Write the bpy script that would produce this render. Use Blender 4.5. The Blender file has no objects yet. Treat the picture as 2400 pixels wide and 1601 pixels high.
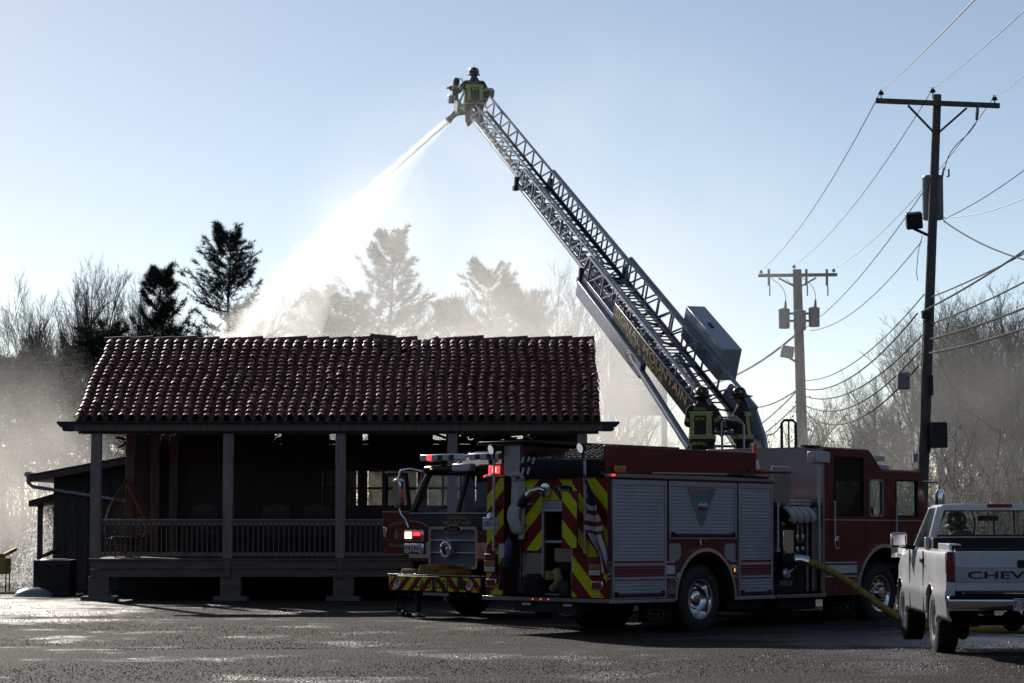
import bpy, math, random
from mathutils import Vector, Matrix, Quaternion, noise
R = math.radians
random.seed(7)
SC = bpy.context.scene
COL = SC.collection

# ------------------------------------------------------------------ camera, sky, sun, exposure
cam_d = bpy.data.cameras.new('camera')
cam = bpy.data.objects.new('camera', cam_d); COL.objects.link(cam)
PITCH = math.atan(403.5 / 5500.0)
cam.location = (0, 0, 1.85)
cam.rotation_euler = (R(90) + PITCH, 0, 0)
cam_d.sensor_width = 36.0
cam_d.lens = 82.5
cam_d.clip_start = 0.5
cam_d.clip_end = 3000
SC.camera = cam

SUN_EL, SUN_AZ = R(25), R(26)          # the sun stands behind the roof, a little to the left
wd = bpy.data.worlds.new('World'); SC.world = wd; wd.use_nodes = True
wn = wd.node_tree; wn.nodes.clear()
sky = wn.nodes.new('ShaderNodeTexSky'); sky.sky_type = 'NISHITA'; sky.sun_disc = False
sky.sun_elevation = SUN_EL; sky.sun_rotation = -SUN_AZ
sky.altitude = 600; sky.air_density = 0.6; sky.dust_density = 0.22; sky.ozone_density = 1.0
bg = wn.nodes.new('ShaderNodeBackground'); bg.inputs[1].default_value = 0.130
wo = wn.nodes.new('ShaderNodeOutputWorld')
wb_ = wn.nodes.new('ShaderNodeMix'); wb_.data_type = 'RGBA'; wb_.blend_type = 'MULTIPLY'; wb_.inputs[0].default_value = 1; wb_.inputs[7].default_value = (1.15, 1.0, .83, 1)   # camera white balance, even over the whole sky
wn.links.new(sky.outputs[0], wb_.inputs[6]); wn.links.new(wb_.outputs[2], bg.inputs[0]); wn.links.new(bg.outputs[0], wo.inputs[0])

sd = bpy.data.lights.new('sun', 'SUN'); sd.energy = 4.8; sd.angle = R(0.53); sd.color = (1.0, 0.93, 0.83)
so = bpy.data.objects.new('sun', sd); COL.objects.link(so)
to_sun = Vector((-math.sin(SUN_AZ) * math.cos(SUN_EL), math.cos(SUN_AZ) * math.cos(SUN_EL), math.sin(SUN_EL)))
so.rotation_euler = to_sun.to_track_quat('Z', 'Y').to_euler()
so.location = (-20, 40, 40)

SC.view_settings.view_transform = 'Standard'; SC.view_settings.look = 'None'
SC.view_settings.exposure = 0.0; SC.view_settings.gamma = 1.0
SC.view_settings.use_curve_mapping = False
SC.cycles.use_denoising = True
SC.cycles.max_bounces = 6; SC.cycles.diffuse_bounces = 2; SC.cycles.glossy_bounces = 3
SC.cycles.transmission_bounces = 4; SC.cycles.transparent_max_bounces = 24; SC.cycles.volume_bounces = 2
SC.cycles.volume_step_rate = 4.0
SC.cycles.caustics_reflective = False; SC.cycles.caustics_refractive = False

# ------------------------------------------------------------------ mesh builder
def V(*a): return Vector(a)
class MB:
    def __init__(s): s.v = []; s.f = []
    def add(s, vs, fs):
        o = len(s.v); s.v += [tuple(p) for p in vs]; s.f += [tuple(i + o for i in f) for f in fs]; return s
    def box(s, x0, x1, y0, y1, z0, z1):
        return s.add([(x0,y0,z0),(x1,y0,z0),(x1,y1,z0),(x0,y1,z0),(x0,y0,z1),(x1,y0,z1),(x1,y1,z1),(x0,y1,z1)],
                     [(0,3,2,1),(4,5,6,7),(0,1,5,4),(1,2,6,5),(2,3,7,6),(3,0,4,7)])
    def obox(s, c, ax, ay, az):
        c, ax, ay, az = map(Vector, (c, ax, ay, az)); vs = []
        for k in (-1, 1):
            for i, j in ((-1,-1),(1,-1),(1,1),(-1,1)): vs.append(c + ax*i + ay*j + az*k)
        return s.add(vs, [(0,3,2,1),(4,5,6,7),(0,1,5,4),(1,2,6,5),(2,3,7,6),(3,0,4,7)])
    def bar(s, p, q, w, h, up=(0,0,1)):
        p, q = Vector(p), Vector(q); d = q - p; a = d.normalized()
        b = a.cross(Vector(up))
        if b.length < 1e-4: b = a.cross(Vector((1,0,0)))
        b.normalize(); c = b.cross(a)
        return s.obox((p+q)/2, d/2, b*w/2, c*h/2)
    def tube(s, pts, r, n=8, cap=True, flat=None):
        pts = [Vector(p) for p in pts]; m = len(pts)
        rr = [r]*m if not hasattr(r, '__len__') else r
        t0 = (pts[1]-pts[0]).normalized(); u = t0.orthogonal().normalized(); vs = []; fs = []
        for i, p in enumerate(pts):
            t = (pts[min(i+1,m-1)] - pts[max(i-1,0)]).normalized()
            u = (u - t*u.dot(t))
            if u.length < 1e-5: u = t.orthogonal()
            u.normalize(); w = t.cross(u)
            for k in range(n):
                a = 2*math.pi*k/n; vs.append(p + (u*math.cos(a) + w*math.sin(a))*rr[i])
        for i in range(m-1):
            for k in range(n):
                fs.append((i*n+k, i*n+(k+1)%n, (i+1)*n+(k+1)%n, (i+1)*n+k))
        if cap: fs.append(tuple(range(n-1,-1,-1))); fs.append(tuple((m-1)*n+k for k in range(n)))
        return s.add(vs, fs)
    def lathe(s, prof, c=(0,0,0), ax=(0,0,1), n=24, cap=True, a0=0, a1=2*math.pi):
        q = Vector((0,0,1)).rotation_difference(Vector(ax)); c = Vector(c); vs = []; fs = []; full = abs(a1-a0-2*math.pi) < 1e-6
        k = n if full else n+1
        for r, z in prof:
            for i in range(k):
                a = a0 + (a1-a0)*i/n; vs.append(c + q @ Vector((r*math.cos(a), r*math.sin(a), z)))
        for j in range(len(prof)-1):
            for i in range(n):
                i2 = (i+1) % k; fs.append((j*k+i, j*k+i2, (j+1)*k+i2, (j+1)*k+i))
        if cap and full:
            if prof[0][0] > 1e-4: fs.append(tuple(range(k-1,-1,-1)))
            if prof[-1][0] > 1e-4: fs.append(tuple((len(prof)-1)*k+i for i in range(k)))
        return s.add(vs, fs)
    def prism(s, poly, fn, t0, t1):
        n = len(poly); vs = [fn(a,b,t0) for a,b in poly] + [fn(a,b,t1) for a,b in poly]
        fs = [tuple(range(n-1,-1,-1)), tuple(range(n,2*n))] + [(i,(i+1)%n,n+(i+1)%n,n+i) for i in range(n)]
        return s.add(vs, fs)
    def frame(s, outer, inner, fn, t0, t1):      # ring between two loops of equal length
        n = len(outer); L = [[fn(a,b,t) for a,b in lp] for lp in (outer, inner) for t in (t0, t1)]
        vs = sum(L, []); fs = []
        for i in range(n):
            j = (i+1) % n
            fs += [(i,j,2*n+j,2*n+i), (n+j,n+i,3*n+i,3*n+j), (j,i,n+i,n+j), (2*n+i,2*n+j,3*n+j,3*n+i)]
        return s.add(vs, fs)
    def grid(s, fn, nu, nv, wrap=False):
        vs = [fn(i/nu, j/nv) for j in range(nv+1) for i in range(nu+1)]
        return s.add(vs, [(j*(nu+1)+i, j*(nu+1)+i+1, (j+1)*(nu+1)+i+1, (j+1)*(nu+1)+i) for j in range(nv) for i in range(nu)])
    def mesh(s, name):
        me = bpy.data.meshes.new(name); me.from_pydata(s.v, [], s.f); me.update(); return me
    def build(s, name, mat, parent=None, smooth=False, bevel=0.0, ang=40, fix=True, seg=2):
        me = s.mesh(name)
        if fix:
            import bmesh
            bm = bmesh.new(); bm.from_mesh(me); bmesh.ops.recalc_face_normals(bm, faces=bm.faces); bm.to_mesh(me); bm.free()
        return link(name, me, mat, parent, smooth, bevel, ang, seg)

def link(name, me, mat, parent=None, smooth=False, bevel=0.0, ang=40, seg=2):
    for m in (mat if isinstance(mat, (list, tuple)) else [mat]): me.materials.append(m)
    if smooth or bevel:
        me.polygons.foreach_set('use_smooth', [True]*len(me.polygons))
        me.set_sharp_from_angle(angle=R(ang))
    o = bpy.data.objects.new(name, me); COL.objects.link(o)
    if parent is not None: o.parent = parent
    if bevel:
        b = o.modifiers.new('bevel', 'BEVEL'); b.width = bevel; b.segments = seg; b.limit_method = 'ANGLE'; b.angle_limit = R(35)
        b.harden_normals = False
    return o
def tag(o, label=None, cat=None, group=None, kind=None):
    for k, v in (('label', label), ('category', cat), ('group', group), ('kind', kind)):
        if v: o[k] = v
    return o
def empty(name, loc=(0,0,0), rot=(0,0,0), label=None, cat=None, group=None):
    o = bpy.data.objects.new(name, None); COL.objects.link(o)
    o.location = loc; o.rotation_euler = rot; o.empty_display_size = 0.2
    return tag(o, label, cat, group)
def copy_tree(o, parent=None):
    c = o.copy(); COL.objects.link(c); c.parent = parent
    for ch in list(o.children): copy_tree(ch, c)
    return c
def at(x, y, Y):                       # photograph position -> the point of the place at distance Y
    d = Vector((1,0,0))*((x-1200)/5500) + Vector((0,-math.sin(PITCH),math.cos(PITCH)))*((800.5-y)/5500) + Vector((0,math.cos(PITCH),math.sin(PITCH)))
    return Vector((0,0,1.85)) + d*(Y/d.y)
def XY(a,b,t): return (a,b,t)
def XZ(a,b,t): return (a,t,b)
def YZ(a,b,t): return (t,a,b)
def rrect(x0,x1,y0,y1,r,n=4):
    P = []
    for cx,cy,a in ((x1-r,y0+r,-90),(x1-r,y1-r,0),(x0+r,y1-r,90),(x0+r,y0+r,180)):
        for k in range(n+1):
            t = R(a + 90*k/n); P.append((cx+r*math.cos(t), cy+r*math.sin(t)))
    return P
def text(name, s, mat, parent, M, w, h, bold=0.0, ext=0.002, arc=0.0, shear=0.0):
    cu = bpy.data.curves.new(name, 'FONT'); cu.body = s; cu.size = 1; cu.offset = bold; cu.shear = shear; cu.resolution_u = 3
    ob = bpy.data.objects.new(name, cu); me = bpy.data.meshes.new_from_object(ob)
    bpy.data.objects.remove(ob); bpy.data.curves.remove(cu)
    xs = [v.co.x for v in me.vertices]; ys = [v.co.y for v in me.vertices]
    x0, x1, y0, y1 = min(xs), max(xs), min(ys), max(ys)
    for v in me.vertices:
        u = (v.co.x-x0)/(x1-x0)-.5; q = (v.co.y-y0)/(y1-y0)-.5
        v.co = M @ Vector((u*w, q*h + arc*(.25-u*u)*4, ext))
    me.materials.clear(); me.update()
    return link(name, me, mat, parent)
def onplane(o, ax, ay):                # text frame: origin, direction of writing, up
    ax = Vector(ax).normalized(); ay = Vector(ay); ay = (ay - ax*ay.dot(ax)).normalized(); az = ax.cross(ay)
    return Matrix(((ax.x,ay.x,az.x,o[0]),(ax.y,ay.y,az.y,o[1]),(ax.z,ay.z,az.z,o[2]),(0,0,0,1)))

# ------------------------------------------------------------------ materials
MATS = {}
def mat(name, col, rough=.5, metal=0.0, var=0.0, vs=6.0, bump=0.0, bs=40.0, coat=0.0, spec=.5, rvar=0.0, world=False, stretch=None, col2=None, isl=0.0):
    if name in MATS: return MATS[name]
    m = bpy.data.materials.new(name); m.use_nodes = True; nt = m.node_tree; N, L = nt.nodes, nt.links
    b = N['Principled BSDF']; b.inputs['Base Color'].default_value = (*col, 1); b.inputs['Roughness'].default_value = rough
    b.inputs['Metallic'].default_value = metal; b.inputs['Coat Weight'].default_value = coat; b.inputs['Coat Roughness'].default_value = .06
    b.inputs['Specular IOR Level'].default_value = spec
    if var or bump or rvar or isl:
        if world: g = N.new('ShaderNodeNewGeometry'); vec = g.outputs['Position']
        else: g = N.new('ShaderNodeTexCoord'); vec = g.outputs['Object']
        if stretch:
            mp = N.new('ShaderNodeMapping'); mp.inputs['Scale'].default_value = stretch; L.new(vec, mp.inputs[0]); vec = mp.outputs[0]
        n1 = N.new('ShaderNodeTexNoise'); n1.inputs['Scale'].default_value = vs; n1.inputs['Detail'].default_value = 6; n1.inputs['Roughness'].default_value = .65
        L.new(vec, n1.inputs[0])
        if var:
            mx = N.new('ShaderNodeMix'); mx.data_type = 'RGBA'
            mx.inputs[6].default_value = (*[c*(1-var) for c in col], 1)
            mx.inputs[7].default_value = (*(col2 or [min(1,c*(1+var)) for c in col]), 1)
            rp = N.new('ShaderNodeMapRange'); rp.inputs[1].default_value = .3; rp.inputs[2].default_value = .7
            L.new(n1.outputs[0], rp.inputs[0]); fac = rp.outputs[0]
            if isl:
                gg = N.new('ShaderNodeNewGeometry'); oi = N.new('ShaderNodeObjectInfo')
                ad = N.new('ShaderNodeMath'); ad.operation = 'ADD'; L.new(gg.outputs['Random Per Island'], ad.inputs[0]); L.new(oi.outputs['Random'], ad.inputs[1])
                fr = N.new('ShaderNodeMath'); fr.operation = 'FRACT'; L.new(ad.outputs[0], fr.inputs[0])
                mm = N.new('ShaderNodeMix'); mm.inputs[0].default_value = isl; L.new(fac, mm.inputs[2]); L.new(fr.outputs[0], mm.inputs[3]); fac = mm.outputs[0]
            L.new(fac, mx.inputs[0]); L.new(mx.outputs[2], b.inputs['Base Color'])
        if rvar:
            r2 = N.new('ShaderNodeMapRange'); r2.inputs[1].default_value = .35; r2.inputs[2].default_value = .65
            r2.inputs[3].default_value = max(.02, rough-rvar); r2.inputs[4].default_value = min(1, rough+rvar)
            n3 = N.new('ShaderNodeTexNoise'); n3.inputs['Scale'].default_value = vs*.37; n3.inputs['Detail'].default_value = 4
            L.new(vec, n3.inputs[0]); L.new(n3.outputs[0], r2.inputs[0]); L.new(r2.outputs[0], b.inputs['Roughness'])
        if bump:
            n2 = N.new('ShaderNodeTexNoise'); n2.inputs['Scale'].default_value = bs; n2.inputs['Detail'].default_value = 4; L.new(vec, n2.inputs[0])
            bp = N.new('ShaderNodeBump'); bp.inputs['Strength'].default_value = bump; bp.inputs['Distance'].default_value = .02
            L.new(n2.outputs[0], bp.inputs['Height']); L.new(bp.outputs[0], b.inputs['Normal'])
    MATS[name] = m; return m
def glow(name, col, st, base=None):
    if name in MATS: return MATS[name]
    m = bpy.data.materials.new(name); m.use_nodes = True; b = m.node_tree.nodes['Principled BSDF']
    b.inputs['Base Color'].default_value = (*(base or col), 1); b.inputs['Roughness'].default_value = .25
    b.inputs['Emission Color'].default_value = (*col, 1); b.inputs['Emission Strength'].default_value = st
    MATS[name] = m; return m
def glass(name, tint=(.75,.8,.8), rough=.03, dirt=0.0, ior=1.45):
    if name in MATS: return MATS[name]
    m = bpy.data.materials.new(name); m.use_nodes = True; nt = m.node_tree; N, L = nt.nodes, nt.links; N.clear()
    o = N.new('ShaderNodeOutputMaterial'); t = N.new('ShaderNodeBsdfTransparent'); t.inputs[0].default_value = (*tint, 1)
    g = N.new('ShaderNodeBsdfGlossy'); g.inputs['Roughness'].default_value = rough
    lw_ = N.new('ShaderNodeLayerWeight'); pw = N.new('ShaderNodeMath'); pw.operation = 'POWER'; pw.inputs[1].default_value = 5; L.new(lw_.outputs['Facing'], pw.inputs[0])
    f = N.new('ShaderNodeMath'); f.operation = 'MULTIPLY_ADD'; f.inputs[1].default_value = .9; f.inputs[2].default_value = .05; L.new(pw.outputs[0], f.inputs[0]); x = N.new('ShaderNodeMixShader')
    L.new(f.outputs[0], x.inputs[0]); L.new(t.outputs[0], x.inputs[1]); L.new(g.outputs[0], x.inputs[2]); last = x
    if dirt:
        tr = N.new('ShaderNodeBsdfTranslucent'); tr.inputs[0].default_value = (.75,.72,.66,1)
        tc = N.new('ShaderNodeTexCoord'); nz = N.new('ShaderNodeTexNoise'); nz.inputs['Scale'].default_value = 5; nz.inputs['Detail'].default_value = 8; nz.inputs['Roughness'].default_value = .7
        mr = N.new('ShaderNodeMapRange'); mr.inputs[1].default_value = .35; mr.inputs[2].default_value = .75; mr.inputs[3].default_value = dirt*.5; mr.inputs[4].default_value = min(1, dirt*1.5)
        y = N.new('ShaderNodeMixShader'); L.new(tc.outputs['Object'], nz.inputs[0]); L.new(nz.outputs[0], mr.inputs[0]); L.new(mr.outputs[0], y.inputs[0])
        L.new(x.outputs[0], y.inputs[1]); L.new(tr.outputs[0], y.inputs[2]); last = y
    L.new(last.outputs[0], o.inputs[0]); MATS[name] = m; return m

M_wood = mat('grey_weathered_wood', (.14,.105,.085), .75, var=.35, vs=3, bump=.25, bs=18, stretch=(6,6,.6))
M_post = mat('porch_post_wood', (.27,.215,.19), .7, var=.3, vs=2.5, bump=.2, bs=14, stretch=(5,5,.5))
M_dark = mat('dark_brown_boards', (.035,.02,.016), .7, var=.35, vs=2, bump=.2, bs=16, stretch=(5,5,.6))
M_char = mat('charred_wood', (.012,.011,.011), .6, var=.5, vs=9, bump=.6, bs=22)
M_deck = mat('deck_wood', (.16,.12,.095), .6, var=.3, vs=2, bump=.2, bs=12, stretch=(.6,5,5))
M_conc = mat('concrete_block', (.16,.15,.145), .9, var=.25, vs=8, bump=.3, bs=30)
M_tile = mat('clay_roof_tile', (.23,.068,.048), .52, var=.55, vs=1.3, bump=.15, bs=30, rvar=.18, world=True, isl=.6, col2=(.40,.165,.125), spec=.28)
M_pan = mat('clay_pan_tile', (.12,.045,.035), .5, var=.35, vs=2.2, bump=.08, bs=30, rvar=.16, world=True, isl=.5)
M_iron = mat('black_metal', (.02,.02,.022), .45, .3)
M_white = mat('white_painted_metal', (.62,.63,.65), .4, var=.08)
# ------------------------------------------------------------------ ground
def ground_z(x, y):
    s = 1/(1+math.exp((y-31.3)/.55)) if y < 45 else 0
    return .13*s
def make_ground():
    m = MB(); xs = [-1500,-400,-120,-60,-40] + [-30+i*1.0 for i in range(61)] + [40,60,120,400,1500]
    ys = [-60,-10,5,12,16] + [18+i*.5 for i in range(80)] + [60,66,72,80,90,110,140,200,400,1200,2500]
    for y in ys:
        for x in xs:
            z = ground_z(x, y)
            if 18 < y < 60 and -30 < x < 30: z += .012*noise.noise(Vector((x*.7, y*.7, 0))) + .02*noise.noise(Vector((x*.2, y*.25, 5)))
            m.v.append((x, y, z))
    n = len(xs)
    for j in range(len(ys)-1):
        for i in range(n-1): m.f.append((j*n+i, j*n+i+1, (j+1)*n+i+1, (j+1)*n+i))
    M = bpy.data.materials.new('wet_gravel_asphalt'); M.use_nodes = True; nt = M.node_tree; N, L = nt.nodes, nt.links
    b = N['Principled BSDF']; g = N.new('ShaderNodeNewGeometry'); pos = g.outputs['Position']
    def nz(s, d=4, r=.6):
        t = N.new('ShaderNodeTexNoise'); t.inputs['Scale'].default_value = s; t.inputs['Detail'].default_value = d; t.inputs['Roughness'].default_value = r; L.new(pos, t.inputs[0]); return t.outputs[0]
    def mr(v, a, bb, c, d):
        t = N.new('ShaderNodeMapRange'); t.inputs[1].default_value = a; t.inputs[2].default_value = bb; t.inputs[3].default_value = c; t.inputs[4].default_value = d; L.new(v, t.inputs[0]); return t.outputs[0]
    vo = N.new('ShaderNodeTexVoronoi'); vo.inputs['Scale'].default_value = 26; L.new(pos, vo.inputs[0])
    cr = N.new('ShaderNodeMix'); cr.data_type = 'RGBA'; cr.inputs[6].default_value = (.012,.009,.0075,1); cr.inputs[7].default_value = (.062,.048,.039,1)
    def stk(sx, sy, d=5):
        mp = N.new('ShaderNodeMapping'); mp.inputs['Scale'].default_value = (sx, sy, 1); L.new(pos, mp.inputs[0])
        t = N.new('ShaderNodeTexNoise'); t.inputs['Scale'].default_value = 1; t.inputs['Detail'].default_value = d; t.inputs['Roughness'].default_value = .65; L.new(mp.outputs[0], t.inputs[0]); return t.outputs[0]
    def mul(a, b):
        t = N.new('ShaderNodeMath'); t.operation = 'MULTIPLY'; L.new(a, t.inputs[0]); L.new(b, t.inputs[1]); return t.outputs[0]
    c1 = mul(mr(nz(.5, 6, .7), .3, .7, .1, .75), mr(stk(.18, .9), .35, .65, .25, 1.0))
    sp = N.new('ShaderNodeSeparateColor'); L.new(vo.outputs['Color'], sp.inputs[0])
    ad = N.new('ShaderNodeMath'); ad.operation = 'MULTIPLY_ADD'; ad.inputs[1].default_value = .5; L.new(sp.outputs[0], ad.inputs[0]); L.new(c1, ad.inputs[2])
    L.new(ad.outputs[0], cr.inputs[0])
    ve = N.new('ShaderNodeTexVoronoi'); ve.feature = 'DISTANCE_TO_EDGE'; ve.inputs['Scale'].default_value = .28
    wp = N.new('ShaderNodeVectorMath'); wp.operation = 'MULTIPLY_ADD'; nw = N.new('ShaderNodeTexNoise'); nw.inputs['Scale'].default_value = 1.4; L.new(pos, nw.inputs[0]); L.new(nw.outputs['Color'], wp.inputs[0]); wp.inputs[1].default_value = (.9,.9,.9); L.new(pos, wp.inputs[2]); L.new(wp.outputs[0], ve.inputs[0])
    ck = mr(ve.outputs['Distance'], .0, .012, .35, 1.0)
    mm = N.new('ShaderNodeMix'); mm.data_type = 'RGBA'; mm.blend_type = 'MULTIPLY'; mm.inputs[0].default_value = 1; L.new(cr.outputs[2], mm.inputs[6]); L.new(ck, mm.inputs[7]); L.new(mm.outputs[2], b.inputs['Base Color'])
    # standing wet: along the left of the lot, before the pumper cab and under the pickup
    sx = N.new('ShaderNodeSeparateXYZ'); L.new(pos, sx.inputs[0])
    def around(cx, cy, rx, ry):
        v = N.new('ShaderNodeVectorMath'); v.operation = 'SUBTRACT'; v.inputs[1].default_value = (cx, cy, 0); L.new(pos, v.inputs[0]); d = N.new('ShaderNodeVectorMath'); d.operation = 'DIVIDE'; d.inputs[1].default_value = (rx, ry, 100); L.new(v.outputs[0], d.inputs[0])
        l = N.new('ShaderNodeVectorMath'); l.operation = 'LENGTH'; L.new(d.outputs[0], l.inputs[0]); return mr(l.outputs['Value'], .3, 1.0, .22, 0)
    def add(p, q):
        t = N.new('ShaderNodeMath'); t.operation = 'ADD'; L.new(p, t.inputs[0]); L.new(q, t.inputs[1]); return t.outputs[0]
    wet = add(add(around(-11, 46, 6.5, 9), around(5.2, 35.2, 3.0, 3.0)), around(7.5, 31, 4, 7))
    wet = mr(add(nz(.55, 5, .62), wet), .55, .70, 0, 1)
    L.new(mr(wet, 0, 1, .80, .28), b.inputs['Roughness']); L.new(mr(wet, 0, 1, .16, .5), b.inputs['Specular IOR Level'])
    n2 = nz(11, 3, .6); ad2 = N.new('ShaderNodeMath'); ad2.operation = 'MULTIPLY_ADD'; ad2.inputs[1].default_value = .8; L.new(vo.outputs['Distance'], ad2.inputs[0]); L.new(n2, ad2.inputs[2])
    bp = N.new('ShaderNodeBump'); bp.inputs['Strength'].default_value = .85; bp.inputs['Distance'].default_value = .035
    L.new(ad2.outputs[0], bp.inputs['Height']); L.new(bp.outputs[0], b.inputs['Normal'])
    o = m.build('ground', M, smooth=True, ang=180, fix=False); tag(o, kind='structure')
    # loose stones lying on the asphalt
    s = MB(); rnd = random.Random(3)
    for i in range(36000):
        y = 23 + 26*rnd.random()**1.3; x = rnd.uniform(-.23, .23)*y
        r = rnd.uniform(.004, .011)*(.7+y/60); z = ground_z(x, y); a = rnd.random()*6.28
        P = [(x+r*math.cos(a+k*2.094), y+r*math.sin(a+k*2.094), z-.004) for k in range(3)] + [(x+rnd.uniform(-.3,.3)*r, y, z+r*rnd.uniform(.5,1.0))]
        s.add(P, [(0,1,3),(1,2,3),(2,0,3)])
    st = s.build('gravel', mat('wet_stone', (.07,.058,.050), .5, var=.6, vs=20, world=True, isl=.9, col2=(.15,.13,.115), spec=.4), fix=False)
    tag(st, 'loose wet gravel scattered over the asphalt lot', 'gravel', kind='stuff')
make_ground()

# unseen hill added behind the camera to darken reflections and back light
m = MB()
def hz_(x, y):
    d = max(0, -y-22); return min(24, d*.55)*(.85+.25*noise.noise(Vector((x*.03,y*.03,2)))) + min(1,d/4)*(2.2*noise.noise(Vector((x*.22,y*.22,0)))+1.2*noise.noise(Vector((x*.6,y*.6,3)))) - .05
xs = [-260+i*4 for i in range(131)]; ys = [-20-i*2.5 for i in range(40)]
for y in ys:
    for x in xs: m.v.append((x, y, hz_(x, y)))
for j in range(len(ys)-1):
    for i in range(len(xs)-1): m.f.append((j*131+i, j*131+i+1, (j+1)*131+i+1, (j+1)*131+i))
tag(m.build('added_hill', mat('added_hillside', (.024,.022,.020), .95, var=.5, vs=.5, world=True, bump=1.0, bs=2.0), smooth=True, ang=180), kind='structure')

m = MB()  # unseen hill added on the right, keeps reflections in the cab flank dark
def hr_(x, y):
    d = max(0, x-46-.12*max(0,y-40)); return min(20, d*.6)*(.85+.25*noise.noise(Vector((x*.03,y*.03,7)))) + min(1,d/4)*(2.2*noise.noise(Vector((x*.22,y*.22,1)))+1.2*noise.noise(Vector((x*.6,y*.6,4)))) - .05
xs = [44+i*2.5 for i in range(40)]; ys = [-22+i*4 for i in range(48)]
for y in ys:
    for x in xs: m.v.append((x, y, hr_(x, y)))
for j in range(47):
    for i in range(39): m.f.append((j*40+i, j*40+i+1, (j+1)*40+i+1, (j+1)*40+i))
tag(m.build('added_hill', MATS['added_hillside'], smooth=True, ang=180), kind='structure')

m = MB()  # unseen hill added on the left, keeps tail and nose reflections dark
for y in ys:
    for x in xs: m.v.append((-x, y, hr_(x+300, y) if 0 else hr_(x, y*.9+3)))
for j in range(47):
    for i in range(39): m.f.append((j*40+i, (j+1)*40+i, (j+1)*40+i+1, j*40+i+1))
tag(m.build('added_hill', MATS['added_hillside'], smooth=True, ang=180), kind='structure')
# ------------------------------------------------------------------ the burnt building with the tiled porch roof
B = empty('roadside_building', (-3.7, 50, 0), label='long burnt wooden building with red barrel tile roof and railed front porch', cat='building')
EX0, EX1 = -5.61, 5.60                       # local x of the eaves (thing sits at x -3.7, y 50)
EZ, RZ, RY = 3.83, 5.80, 4.0
SL = math.hypot(RY, RZ-EZ); PA = math.atan2(RZ-EZ, RY)
up_s = Vector((0, math.cos(PA), math.sin(PA))); nrm = Vector((0, -math.sin(PA), math.cos(PA)))
def roof_pt(x, s, h=0): return Vector((x, 0, EZ)) + up_s*s + nrm*h
def tile_mesh(name, r0, r1, ln, th, n=8, flip=False):
    m = MB()
    for rr, dz in ((0, 0), (-th, 0)):
        for j, (s, r) in enumerate(((0, r0), (ln, r1))):
            for k in range(n+1):
                a = math.pi*k/n; q = r+rr
                m.v.append((q*math.cos(a), s, (q*math.sin(a))*(-1 if flip else 1)))
    w = n+1
    for k in range(n):
        m.f += [(k, k+1, w+k+1, w+k), (2*w+k+1, 2*w+k, 3*w+k, 3*w+k+1), (k+1, k, 2*w+k, 2*w+k+1)]
    return m
COLS, ROWS = 50, 20
pitch_x = (EX1-EX0-.16)/(COLS-1); exp_s = (SL-.10)/ROWS
cap = tile_mesh('roof_tile', .086, .066, exp_s+.06, .018)
cap_me = cap.mesh('roof_tile'); cap_me.materials.append(M_tile)
cap_me.polygons.foreach_set('use_smooth', [True]*len(cap_me.polygons)); cap_me.set_sharp_from_angle(angle=R(50))
rb = Matrix(((1,0,0),(0,up_s.y,nrm.y),(0,up_s.z,nrm.z)))
rnd = random.Random(11)
upper = MB(); pans = MB(); pan = tile_mesh('pan', .078, .07, exp_s+.05, .012, 6, True)
sheath = MB()
for c in range(COLS):
    x = EX0+.08+c*pitch_x
    for r in range(ROWS):
        s = r*exp_s - .05
        jit = rnd.gauss(0, .011); tw = rnd.gauss(0, .035); lift = abs(rnd.gauss(0, .006))
        sag = -.012*math.exp(-((c-20)/5)**2)*math.sin(math.pi*r/ROWS)
        broken = (c, r) in ((24,10),(23,9),(24,12),(31,17),(37,7))
        if broken: tw += rnd.choice((-1,1))*.12; lift += .012; jit += .03
        M = Matrix.Translation(roof_pt(x+rnd.gauss(0,.006)+.02*math.sin(r*.5+c*.21), s+jit, .075+lift+sag)) @ (rb @ Matrix.Rotation(tw,3,'Z') @ Matrix.Rotation(-.10,3,'X')).to_4x4()
        if (c, r) in ((30,16),): continue
        if r < 6:
            o = bpy.data.objects.new('roof_tile', cap_me); COL.objects.link(o); o.parent = B; o.matrix_local = M
        else:
            upper.add([M @ Vector(p) for p in cap.v], cap.f)
        xp = x + pitch_x/2
        if c < COLS-1:
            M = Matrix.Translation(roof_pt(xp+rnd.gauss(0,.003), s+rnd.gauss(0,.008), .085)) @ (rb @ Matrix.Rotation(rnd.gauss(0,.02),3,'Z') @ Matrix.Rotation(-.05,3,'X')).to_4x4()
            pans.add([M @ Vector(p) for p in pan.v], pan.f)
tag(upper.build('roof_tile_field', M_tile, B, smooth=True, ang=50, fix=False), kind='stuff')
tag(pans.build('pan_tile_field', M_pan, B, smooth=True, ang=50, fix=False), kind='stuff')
q = [roof_pt(EX0+.02, 0, 0), roof_pt(EX1-.02, 0, 0), roof_pt(EX1-.02, SL-.06, 0), roof_pt(EX0+.02, SL-.06, 0)]
sheath.add(q+[p-nrm*.05 for p in q], [(0,1,2,3),(7,6,5,4),(0,4,5,1),(1,5,6,2),(2,6,7,3),(3,7,4,0)])
sheath.build('roof_deck', M_dark, B)
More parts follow.
